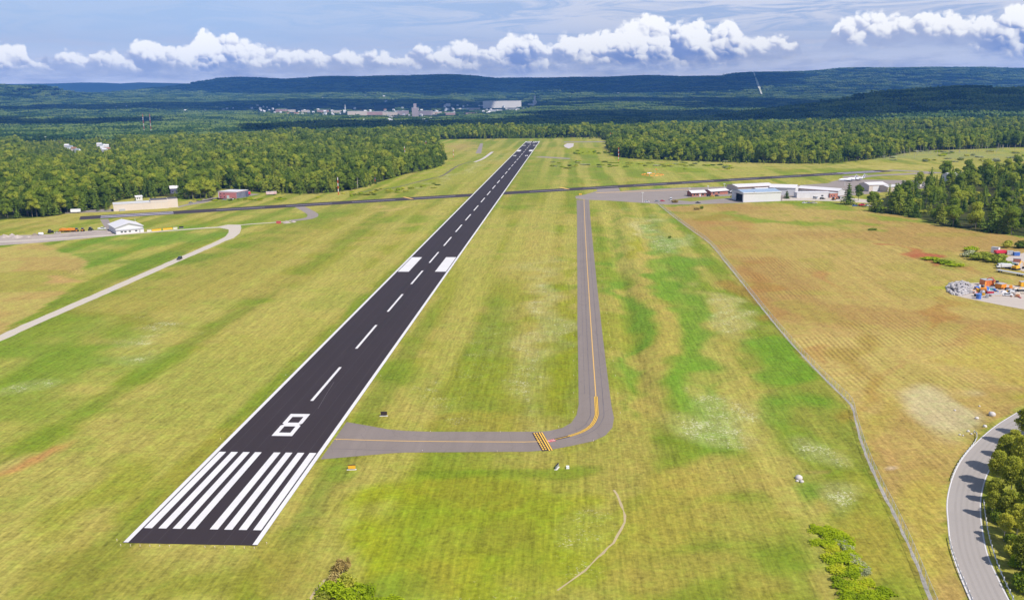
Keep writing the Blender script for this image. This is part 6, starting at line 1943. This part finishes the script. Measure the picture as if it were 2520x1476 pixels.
def build_yard():
    rr = random.Random(14)
    # heap of quarry stone: loose blocks
    rng = np.random.RandomState(9)
    v0, f0 = ICO1
    c0 = at(2362, 712)
    parts = []
    for k in range(420):
        px, py = rng.uniform(2330, 2392), rng.uniform(694, 727)
        if ((px - 2362) / 33) ** 2 + ((py - 711) / 17) ** 2 > 1:
            continue
        p = at(px, py); r = rng.uniform(.35, 1.0)
        h = max(0, 1 - (((px - 2362) / 33) ** 2 + ((py - 711) / 17) ** 2)) * 2.2
        parts.append((v0 * (1 + .25 * rng.uniform(-1, 1, (len(v0), 1))) * r * np.array([1, 1, .75]) + np.array([p.x - c0.x, p.y - c0.y, r * .3 + h * rng.rand()]), f0))
    me = mesh_parts('stone_pile', parts, [mat('grey_stone', (0.42, 0.39, 0.39), 0.9, 0.35, 0.8, 0.1)], [0] * len(parts))
    tag(obj('stone_pile', me, None, c0), 'pile of pale grey quarry stones in the storage yard', 'stone pile', kind='stuff')
    M_TEAL = mat('teal_tarp', (0.10, 0.42, 0.42), 0.6, 0.1)
    container(at(2424, 705), at(2446, 704), 4.5, 3.0, mat('orange_red_paint', (0.70, 0.20, 0.06), 0.5, 0.1), 'large orange-red skip at the back of the yard', 'waste_skip')
    container(at(2448, 709), at(2464, 712), 4, 2.4, M_ORANGE, 'orange container right of the large skip')
    excavator(at(2458, 706), rad(150), M_RED, 'red excavator behind the orange container')
    excavator(at(2420, 719), rad(60), M_ORANGE, 'orange excavator beside the stone pile')
    container(at(2420, 713), at(2449, 714), 1.6, .9, M_TEAL, 'long low teal trough before the large skip', 'trough', 'trough')
    container(at(2417, 710.5), at(2448, 711.5), 1.2, 1.0, M_INSIDE, 'black beam stack behind the teal trough', 'beam_stack', 'beams')
    container(at(2432, 725), at(2446, 725), 2.2, 1.6, M_CARR, 'red box in front of the teal trough', 'equipment_box', 'box')
    container(at(2440, 730), at(2466, 728), 2.4, .8, M_TANW, 'low tan flatbed at the front of the yard', 'flatbed', 'flatbed')
    t = thing('drum', 'blue drum standing at the front left of the yard', 'drum', at(2408, 735))
    MB().tube([(0, 0, 0), (0, 0, 2.1)], 1.15, 16).build('shell', M_CARB, t); MB().tube([(0, 0, 2.103), (0, 0, 2.25)], 1.2, 16).build('lid', mat('blue_lid', (0.08, 0.2, 0.55), 0.5, 0.05), t)
    for k, (px, py, m, lab) in enumerate([(2398, 730, M_RUBBER, 'dark tyre heap left of the blue drum'), (2417, 727, M_YEL, 'small yellow machine beside the blue drum'), (2426, 733, M_GREYP, 'grey tank right of the blue drum')]):
        container(at(px, py), at(px + 7, py + .4), 1.8, 1.4, m, lab, 'equipment_box', 'box')
    car(at(2498, 720), rad(-5), M_CARW, 'white pickup with raised cab in the yard', 'pickup')
    car(at(2480, 728), rad(-20), M_CARW, 'white car nearest the front of the yard')
    car(at(2518, 722), rad(-5), M_BEIGE, 'pale van at the right edge of the yard', 'van')
    container(at(2512, 706), at(2532, 706), 2.5, 2.4, M_YEL, 'yellow container at the right frame edge')
    # loose scrap spread over the yard
    cols = [M_RED, M_ORANGE, M_CARW, M_GREYP, M_CARB, M_TANW, M_RUBBER, M_STEEL, M_YEL, mat('rust', (0.30, 0.13, 0.06), 0.9, 0.3)]
    for k in range(64):
        px, py = rr.uniform(2392, 2515), rr.gauss(714, 8)
        if not 699 < py < 736:
            continue
        q = rr.uniform(.6, 1.8); mb = MB(); sh = k % 4
        if sh == 0:
            mb.prism([(-q, 0), (q, .05), (q * .9, .5 * q), (-q * .5, .7 * q)], -.4 * q, .4 * q)
        elif sh == 1:
            mb.tube([(-q, 0, .25), (q, .3, .35)], .25, 8)
        elif sh == 2:
            mb.prism([(-q * .6, 0), (q * .6, 0), (q * .3, q * .9), (-q * .4, q * .8)], -q * .5, q * .5)
        else:
            mb.tube([(0, 0, 0), (.1, 0, .9)], .35 * q, 9)
        o = mb.build('scrap_piece', rr.choice(cols), None, loc=at(px, py)); o.rotation_euler = (0, 0, rr.uniform(0, 6))
        tag(o, 'loose piece of scrap scattered among the yard machines', 'scrap', 'scrap scattered over the yard')
    # upper yard
    p, rz, L = lot(at(2450, 669), at(2526, 683))
    t = thing('flatbed_trailer', 'long grey flatbed trailer along the yard edge', 'trailer', p, rz)
    MB().box(0, L, 0, 2.5, .9, 1.25).build('deck', M_STEEL, t)
    for x in (L * .7, L * .7 + 1.2, L * .1):
        for y in (.2, 2.3):
            MB().wheel(x, y, .45, .3).build('wheel', M_RUBBER, t)
    dump_truck(at(2470, 661), rad(168), M_CARW, 'white truck parked behind the flatbed trailer')
    excavator(at(2500, 664), rad(30), M_YEL, 'yellow excavator behind the flatbed trailer')
    container(at(2494, 645), at(2512, 646), 2.4, 2.0, M_BRICK, 'red-brown container in the upper yard'); container(at(2484, 650), at(2500, 651), 1.6, .8, M_TEAL, 'pale teal pallet in the upper yard', 'pallet', 'pallet')
    container(at(2438, 622), at(2456, 624), 2.6, 3.4, M_CARW, 'white container left of the red truck'); dump_truck(at(2462, 627), rad(8), M_CARR, 'red truck behind the yard bushes')
    container(at(2478, 628), at(2492, 629), 2.5, 2.4, M_CARW, 'white container right of the red truck'); container(at(2496, 630), at(2510, 630), 2.4, 2.2, M_CARB, 'blue container at the back of the upper yard')
    # boulders
    rock(at(1966, 1178), .95, 3, 'tall white boulder in the meadow left of the fence'); rock(at(1973, 1186), .55, 4, 'smaller white boulder beside the tall one'); rock(at(1962, 1184), .4, 7, 'little boulder at the foot of the tall one')
    rock(at(2441, 1022), 1.2, 5, 'big pale boulder above the road bend'); rock(at(2404, 1030), .6, 6, 'flat stone left of the big boulder'); rock(at(2424, 1050), .6, 8, 'flat stone between the boulder and the guardrail'); rock(at(2383, 1062), .5, 9, 'small stone by the guardrail end')
    for i, (px, py) in enumerate([(2390, 1068), (2370, 1072), (2362, 1070), (2410, 1000), (2350, 1010)]):
        rock(at(px, py), .35, 20 + i, 'small pale stone scattered in the bare meadow corner', 'stones in the bare meadow corner')


# ------------------------------------------------------------------ airfield signs, lights, fence, guardrails
def sign(px, py, rz, w, h, m, label, text=None):
    t = thing('airfield_sign', label, 'sign', at(px, py), rz)
    MB().box(-w / 2 - .35, w / 2 + .25, -.35, .35, 0, .06).build('pad', mat('sign_pad', (0.66, 0.63, 0.58), 0.9, 0.08), t)
    for x in (-w * .35, w * .35):
        MB().tube([(x, 0, .1), (x, 0, .3)], .05, 6).build('leg', M_STEEL, t)
    MB().box(-w / 2, w / 2, -.16, .16, .3, .3 + h).build('panel', m, t)
    MB().box(-w / 2 - .06, w / 2 + .06, -.2, .2, .3 + h + .003, .3 + h + .08).build('cap', M_INSIDE, t)


def build_airfield_furniture():
    sign(945, 1023, rad(0), 1.9, 1.0, M_BLACK, 'black-backed sign on a pale pad right of the runway edge')
    sign(866, 1155, rad(2), 1.9, 1.0, M_YEL, 'yellow sign on a pad below the connector taxiway')
    sign(1371, 1152, rad(68), 1.7, .75, M_CARG, 'edge-on white sign below the holding line')
    t = thing('utility_box', 'white square utility box right of the edge-on sign', 'utility box', at(1397, 1152))
    MB().box(-.38, .38, -.3, .3, .08, .7).build('cabinet', M_CARW, t); MB().box(-.42, .42, -.34, .34, 0, .08).build('plinth', MATS['sign_pad'], t)
    t = thing('distance_sign', 'small yellow sign at the corner of the apron', 'sign', at(1428, 480.5), 0)
    MB().box(-1.4, 1.4, -.15, .15, .4, 1.6).build('panel', M_YEL, t); MB().box(-1, -.8, -.1, .1, 0, .4).build('leg', M_STEEL, t); MB().box(.8, 1, -.1, .1, 0, .4).build('leg', M_STEEL, t)
    # edge lights
    first = None

    def light(p, label, group):
        nonlocal first
        if first is None:
            first = thing('edge_light', label, 'light', p, 0, group)
            MB().tube([(0, 0, 0), (0, 0, .26)], .04, 6).build('stake', M_YEL, first); MB().tube([(0, 0, .26), (0, 0, .38)], [.07, .04], 8).build('lens', M_CARW, first); MB().tube([(0, 0, 0.0), (0, 0, .03)], .12, 8).build('base', M_GREYP, first)
            return
        c = clone(first); c.location = p; c['label'] = label; c['group'] = group
    for k in range(11):
        for s in (-1, 1):
            light(RW(1 + 60 * k, s * 17.0), 'small runway edge light in the grass %s of the runway' % ('left' if s < 0 else 'right'), 'runway edge lights')
    for k in range(6):
        for s in (-1, 1):
            light(RW(-1.2, s * (4 + 2.2 * k)), 'small light in the row across the near runway end', 'runway end lights')
    for i in range(10, len(TWC) - 3, 7):
        t = (TWC[i + 1] - TWC[i - 1]).normalized(); nrm = Vector((t.y, -t.x, 0))
        for s in (-1, 1):
            p = TWC[i] + nrm * s * 7.2
            if (p - RW(70, 20)).length > 16:
                light(p, 'small yellowish taxiway edge light in the grass', 'taxiway edge lights')


def chainlink():
    m = bpy.data.materials.new('chain_link'); m.use_nodes = True
    N = NT(m.node_tree)
    o = N.n('ShaderNodeOutputMaterial'); b = N.n('ShaderNodeBsdfPrincipled'); tr = N.n('ShaderNodeBsdfTransparent'); mx = N.n('ShaderNodeMixShader')
    uv = N.n('ShaderNodeTexCoord').outputs['UV']
    x, y, z = N.sep(uv)
    a = N.m('PINGPONG', N.m('ADD', x, y), 0.05); c = N.m('PINGPONG', N.m('SUBTRACT', x, y), 0.05)
    k = N.m('MAXIMUM', N.m('LESS_THAN', a, 0.0045), N.m('LESS_THAN', c, 0.0045))
    b.inputs['Base Color'].default_value = (0.55, 0.56, 0.58, 1); b.inputs['Metallic'].default_value = 0.2; b.inputs['Roughness'].default_value = 0.5
    N.put(mx.inputs[0], k); N.t.links.new(tr.outputs[0], mx.inputs[1]); N.t.links.new(b.outputs[0], mx.inputs[2]); N.t.links.new(mx.outputs[0], o.inputs[0])
    return m


def build_fence():
    path = smooth_path(FENCE, 3.0)
    # even spacing
    P2, acc = [path[0]], 0.0
    for a, b in zip(path[:-1], path[1:]):
        acc += (b - a).length
        if acc >= 3.0:
            P2.append(b); acc = 0.0
    t = thing('chain_link_fence', 'chain-link fence with steel posts separating the airfield from the hay meadow', 'fence', P2[0])
    o0 = P2[0]
    H = 2.3
    ml = chainlink()
    base = MB().tube([(0, 0, -.3), (0, 0, H + .1)], .055, 6).mesh('post', M_STEEL)
    for i, p in enumerate(P2):
        obj('post', base, t, p - o0)
    for i in range(0, len(P2) - 1, 6):
        seg = P2[i:i + 7]
        vs, fs, uv = [], [], []
        u = 0.0
        for k, p in enumerate(seg):
            if k:
                u += (seg[k] - seg[k - 1]).length
            vs += [(p.x - o0.x, p.y - o0.y, .03), (p.x - o0.x, p.y - o0.y, H)]
            if k:
                fs.append((2 * k - 2, 2 * k, 2 * k + 1, 2 * k - 1))
        me = bpy.data.meshes.new('wire_mesh'); me.from_pydata(vs, [], fs)
        ul = me.uv_layers.new(name='UVMap'); us = [0.0]
        for k in range(1, len(seg)):
            us.append(us[-1] + (seg[k] - seg[k - 1]).length)
        for poly in me.polygons:
            for li in poly.loop_indices:
                vi = me.loops[li].vertex_index
                ul.data[li].uv = (us[vi // 2], H if vi % 2 else 0.0)
        me.materials.append(ml); me.update()
        obj('wire_mesh', me, t)
        MB().tube([(p.x - o0.x, p.y - o0.y, H) for p in seg], .035, 5).build('top_rail', M_STEEL, t)
    # weeds and gravel under the wire
    struct(ribbon(P2, 0.7, 0.014, mat('fence_strip', (0.36, 0.33, 0.29), 0.95, 0.3, 0.8, 0.1), 'fence_strip', None, 0.2, 0.15, 6), 'bare strip of stones under the fence')


def guardrail(pts, label, side):
    path = smooth_path(P(*pts), 1.9)
    o0 = path[0]
    t = thing('guardrail', label, 'guardrail', o0)
    vs, fs = [], []
    prof = [(0, .45), (.06, .52), (0, .60), (.06, .68), (0, .76)]
    for i, p in enumerate(path):
        tt = (path[min(i + 1, len(path) - 1)] - path[max(i - 1, 0)]).normalized(); nr = Vector((tt.y, -tt.x, 0)) * side
        for a, z in prof:
            vs.append((p.x - o0.x + nr.x * (a + .1), p.y - o0.y + nr.y * (a + .1), z))
    k = len(prof)
    for i in range(len(path) - 1):
        for j in range(k - 1):
            fs.append((i * k + j, i * k + j + 1, (i + 1) * k + j + 1, (i + 1) * k + j))
    me = bpy.data.meshes.new('rail'); me.from_pydata(vs, [], fs); me.update(); me.materials.append(M_STEEL)
    obj('rail', me, t)
    pm = MB().box(-.09, .09, -.09, .09, -.2, .8).mesh('post', M_WALLW)
    for p in path[::1]:
        tt = 0
        obj('post', pm, t, p - o0)


def build_guardrails():
    guardrail([(2397, 1065), (2403, 1070), (2403, 1080), (2395, 1095), (2379, 1114), (2361, 1138), (2348, 1162), (2340, 1184)], 'upper guardrail with hooked end left of the road bend', -1)
    guardrail([(2336, 1326), (2342, 1352), (2351, 1380), (2363, 1412), (2377, 1442), (2392, 1478), (2402, 1500)], 'lower guardrail left of the road', 1)
    guardrail([(2421, 1236), (2424, 1262), (2430, 1302), (2441, 1348), (2458, 1398), (2477, 1442), (2498, 1486)], 'guardrail between the road and the thicket', 1)


# ------------------------------------------------------------------ far town
HOUSE = []


def house_at(p, rz, s, k, label, group):
    if not HOUSE:
        for i, (mw, mr) in enumerate([(M_WALLW, M_ROOFG), (M_WALLW, M_ROOFW), (M_WALLB, M_BROWN), (M_CARW, M_CARG), (M_BRICK, M_ROOFG), (M_ROOFG, M_ROOFW)]):
            w = MB().prism_x([(0, -1), (8, -1), (8, 5.2), (4, 8.2), (0, 5.2)], 0, 12).mesh('wall', mw)
            r = gable_roof(12, 8, 5.2, 8.2, 'x', .5, .3).mesh('roof', mr)
            HOUSE.append((w, r))
    t = thing('town_house', label, 'house', p, rz, group)
    t.scale = s
    obj('wall', HOUSE[k][0], t); obj('roof', HOUSE[k][1], t)


def block(p, w, d, h, rz, mw, mr, label, name='town_building', cat='building', group=None, tower=None):
    t = thing(name, label, cat, p, rz, group)
    MB().box(-w / 2, w / 2, -d / 2, d / 2, -6, h).build('wall', mw, t)
    MB().box(-w / 2 - .4, w / 2 + .4, -d / 2 - .4, d / 2 + .4, h + .003, h + 1.2).build('roof', mr, t)
    if tower:
        MB().box(-tower[0] / 2, tower[0] / 2, -tower[0] / 2, tower[0] / 2, h + 1.203, h + tower[1]).build('roof_tower', mw, t)
    return t


def build_town():
    rr = random.Random(21)
    M_SAND, M_PINKB = mat('sand_facade', (0.62, 0.52, 0.44), 0.85, 0.1, 0.05), mat('rose_brick', (0.42, 0.27, 0.26), 0.85, 0.15, 0.05)
    M_LIL = mat('grey_brick', (0.36, 0.30, 0.32), 0.85, 0.15, 0.05)
    # big pieces that can be told apart
    p = on(1236, 266); block(p + Vector((0, 60, 0)), 92 / 2190 * p.y, 110, 16 / 2190 * p.y, rad(-2), mat('plant_white', (0.80, 0.74, 0.70), 0.8, 0.05, 0.02), M_ROOFW, 'huge white industrial plant in the far town')
    p = on(1316, 258); t = block(p, 9 / 2190 * p.y, 40, 9 / 2190 * p.y, 0, M_WALLW, M_ROOFW, 'white church-like building with a tall square tower on the town ridge', 'tower_building', tower=(4 / 2190 * p.y, 12 / 2190 * p.y))
    p = on(1307, 260); block(p, 16 / 2190 * p.y, 40, 4 / 2190 * p.y, 0, M_WALLW, M_ROOFW, 'low white hall beside the tower on the town ridge')
    p = on(1022, 287); block(p, 16 / 2190 * p.y, 40, 20 / 2190 * p.y, rad(8), M_LIL, M_ROOFG, 'dull brick high-rise in the middle of the far town', 'tower_block', tower=(7 / 2190 * p.y, 10 / 2190 * p.y))
    p = on(850, 277); t = thing('church_steeple', 'thin white church steeple left of the town centre', 'church', p)
    u = p.y / 2190
    MB().box(-2.6 * u, 2.6 * u, -10, 10, -5, 4 * u).build('nave', M_WALLW, t); MB().box(-1 * u, 1 * u, -1 * u, 1 * u, 4.003 * u, 10 * u).build('tower', M_WALLW, t)
    MB().add([(-1.1 * u, -1.1 * u, 10.003 * u), (1.1 * u, -1.1 * u, 10.003 * u), (1.1 * u, 1.1 * u, 10.003 * u), (-1.1 * u, 1.1 * u, 10.003 * u), (0, 0, 20 * u)], [(0, 1, 4), (1, 2, 4), (2, 3, 4), (3, 0, 4), (3, 2, 1, 0)]).build('spire', M_WALLW, t)
    for i, (px, py, w, h, m, mr, lab) in enumerate([(693, 278, 24, 8, M_PINKB, M_ROOFW, 'rose brick block with white roof at the left end of the town'), (718, 276, 16, 5, M_SAND, M_ROOFW, 'sand-coloured block beside the rose brick one'), (752, 277, 18, 5, M_SAND, M_ROOFG, 'low sand block left of the steeple'), (795, 278, 26, 6, M_PINKB, M_ROOFW, 'rose block with pale roof left of the steeple'), (828, 279, 22, 6, M_SAND, M_ROOFW, 'sand block just left of the steeple'),
                                                    (880, 284, 46, 9, M_SAND, M_ROOFW, 'long bright commercial block right of the steeple'), (925, 283, 40, 7, M_PINKB, M_ROOFW, 'long rose block in the town centre'), (960, 285, 34, 8, M_SAND, M_ROOFG, 'sand block left of the high-rise'), (992, 284, 26, 10, M_LIL, M_ROOFG, 'dull brick block touching the high-rise'), (950, 294, 56, 7, M_LIL, M_ROOFD, 'dark flat-roofed block below the high-rise'), (1048, 283, 30, 9, M_LIL, M_ROOFG, 'dull brick block right of the high-rise'), (1075, 282, 22, 6, M_SAND, M_ROOFW, 'sand block right of the high-rise'),
                                                    (1108, 283, 24, 5, M_PINKB, M_ROOFG, 'rose block between high-rise and plant'), (1140, 272, 30, 5, M_WALLW, M_ROOFW, 'white shed left of the big plant'), (1168, 272, 26, 5, M_SAND, M_ROOFW, 'pale shed touching the big plant'), (1215, 275, 40, 4, M_WALLW, M_ROOFW, 'white strip of sheds below the big plant'), (1262, 273, 34, 4, M_WALLW, M_ROOFW, 'second white strip of sheds below the plant'), (1160, 284, 24, 6, M_PINKB, M_ROOFD, 'small rose block under the plant sheds'), (1103, 262, 10, 6, M_WALLW, M_ROOFW, 'white house block above the town right')]):
        p = on(px, py); u = p.y / 2190
        block(p, w * u, 46, h * u, rad(rr.uniform(-8, 8)), m, mr, lab)
    # houses
    def strew(n, x0, x1, y0, y1, label, group, s=1.0, kinds=(0, 1, 2, 3, 5)):
        for i in range(n):
            p = on(rr.uniform(x0, x1), rr.gauss((y0 + y1) / 2, (y1 - y0) / 4))
            q = s * rr.uniform(.8, 1.5)
            house_at(p + Vector((0, 0, 3 * (p.y > 3500))), rr.uniform(-.7, .7), (q, q, q * rr.uniform(1.0, 1.5)), rr.choice(kinds), label, group)
    strew(60, 680, 1120, 270, 292, 'small pale house among the blocks of the far town', 'houses of the far town', .95)
    strew(34, 1090, 1290, 260, 282, 'small white house around the big far plant', 'houses around the far plant', 1.0, (0, 1, 3))
    strew(30, 540, 700, 262, 290, 'white speck of a house left of the far town', 'houses left of the far town', .9, (0, 1, 3))
    strew(22, 700, 1100, 292, 312, 'pale house in the dark wood below the town', 'houses below the far town', .9, (0, 1, 3, 5))
    strew(22, 250, 560, 256, 285, 'lone pale house in the left valley woods', 'houses in the left valley', 1.0, (0, 1, 3))
    strew(26, 1340, 1800, 232, 262, 'tiny pale house on the lower far hillside', 'houses on the far hillside', 1.2, (0, 1, 3))
    strew(8, 760, 1000, 240, 256, 'tiny white house on the upland behind the town', 'houses on the upland', 1.4, (1, 3))
    # near hamlet on the left
    for i, (px, py) in enumerate([(92, 348), (102, 347), (112, 349), (122, 350), (130, 353), (139, 355), (148, 358), (158, 363), (166, 367), (175, 371), (184, 375), (106, 343), (142, 350)]):
        house_at(on(px, py), rad(rr.uniform(-30, 30)), (.8, .8, .85), rr.choice((0, 2, 3, 5)), 'white house in the row of the left hamlet', 'houses of the left hamlet')
    for i, (px, py) in enumerate([(238, 360), (246, 363), (255, 364), (243, 371), (250, 374), (258, 372)]):
        house_at(on(px, py), rad(rr.uniform(-30, 30)), (.85, .85, .85), (0, 3, 1, 0, 5, 2)[i], 'house in the small cluster right of the left hamlet', 'houses right of the left hamlet')
    house_at(on(660, 411), rad(20), (1.0, 1.0, 1.2), 1, 'single white house deep in the left wood', None)
    house_at(on(1000, 379), rad(10), (.8, .8, 1), 2, 'small brown-roofed house in the left wood near the clearing', None)
    struct(poly_sheet([on(a, b) + Vector((0, 0, 0)) for a, b in ((6, 350), (16, 350), (46, 374), (22, 378))], 0.3 + max(on(16, 352).z, on(30, 374).z), MATS['lawn'], 'meadow_clearing'))
    # cleared line up the far ridge
    pts = []
    for k in range(40):
        t = k / 39
        px = 1853 + (1874 - 1853) * t; py = 178.5 + (238 - 178.5) * t
        p = on(px, py); pts.append(p + Vector((0, 0, 26)))
    vs, fs = [], []
    for k, p in enumerate(pts):
        w = 9 if k < 16 else 13 if k < 30 else 8
        vs += [(p.x - w, p.y, p.z), (p.x + w, p.y, p.z)]
        if k:
            fs.append((2 * k - 2, 2 * k - 1, 2 * k + 1, 2 * k))
    me = bpy.data.meshes.new('cleared_line'); me.from_pydata(vs, [], fs); me.update(); me.materials.append(mat('cleared_ground', (0.62, 0.60, 0.52), 0.95, 0.2, 0.02, 0.1, second=(0.34, 0.42, 0.18)))
    struct(obj('cleared_line', me), 'pale cleared line running up the far ridge')


build_left_buildings()
build_right_buildings()
build_machines()
build_yard()
build_airfield_furniture()
build_fence()
build_guardrails()
build_town()


build_woods()
build_shrubs()


# ------------------------------------------------------------------ unseen clouds added for their shadows, and the air
def build_shadow_clouds():
    M = mat('cloud_white', (0.85, 0.86, 0.88), 1.0, 0.03, 0.002, 0.0)
    v0, f0 = ICO2
    rng = np.random.RandomState(3)

    def shadow_cloud(cx, cy, lx, ly, label, seed):
        # unseen; placed so that its shadow falls on (cx, cy)
        H = 2600.0
        off = SUN_DIR * (H / SUN_DIR.z)
        parts = []
        rng = np.random.RandomState(seed)
        for k in range(70):
            a, q = rng.uniform(0, 6.28), math.sqrt(rng.uniform(0, 1))
            x, y = lx * q * math.cos(a), ly * q * math.sin(a)
            r = rng.uniform(0.20, 0.36) * min(lx, ly) * (1.15 - .5 * q)
            s = np.array([r * 1.5, r * 1.25, r * .7])
            parts.append((v0 * (1 + .16 * rng.uniform(-1, 1, (len(v0), 1))) * s + np.array([x, y, r * .35]), f0))
        me = mesh_parts('shadow_cloud', parts, [M], [0] * len(parts))
        o = obj('shadow_cloud', me, None, (cx + off.x, cy + off.y, H))
        tag(o, label, 'shadow_cloud', 'unseen clouds placed for their shadows')
    for i, (cx, cy, lx, ly) in enumerate([(1450, 4600, 1250, 1650), (-120, 3350, 650, 620), (-330, 3150, 480, 460), (1950, 3700, 900, 700), (-3400, 12300, 1500, 1300), (-1400, 12100, 2400, 1900), (1300, 12000, 2300, 1700), (-2600, 6900, 1200, 700), (-2100, 4100, 500, 380), (2600, 7200, 1300, 900), (-900, 7600, 1500, 800), (1500, 8600, 1100, 600), (-3300, 4600, 800, 600)]):
        shadow_cloud(cx, cy, lx, ly, 'unseen cloud above the frame', 60 + i)


build_shadow_clouds()


def build_haze():
    mb = MB().box(-14200, 14200, -420, 18700, -140, 560)
    o = mb.build('haze', None)
    m = bpy.data.materials.new('haze'); m.use_nodes = True
    N = NT(m.node_tree)
    out = N.n('ShaderNodeOutputMaterial'); v = N.n('ShaderNodeVolumePrincipled')
    v.inputs['Color'].default_value = (0.13, 0.38, 1.0, 1)
    v.inputs['Density'].default_value = HAZE
    v.inputs['Anisotropy'].default_value = 0.0
    N.t.links.new(v.outputs[0], out.inputs['Volume'])
    o.data.materials.append(m)
    tag(o, 'thin blue summer haze filling the valley air', 'haze', kind='stuff')


HAZE = 5.0e-5
build_haze()
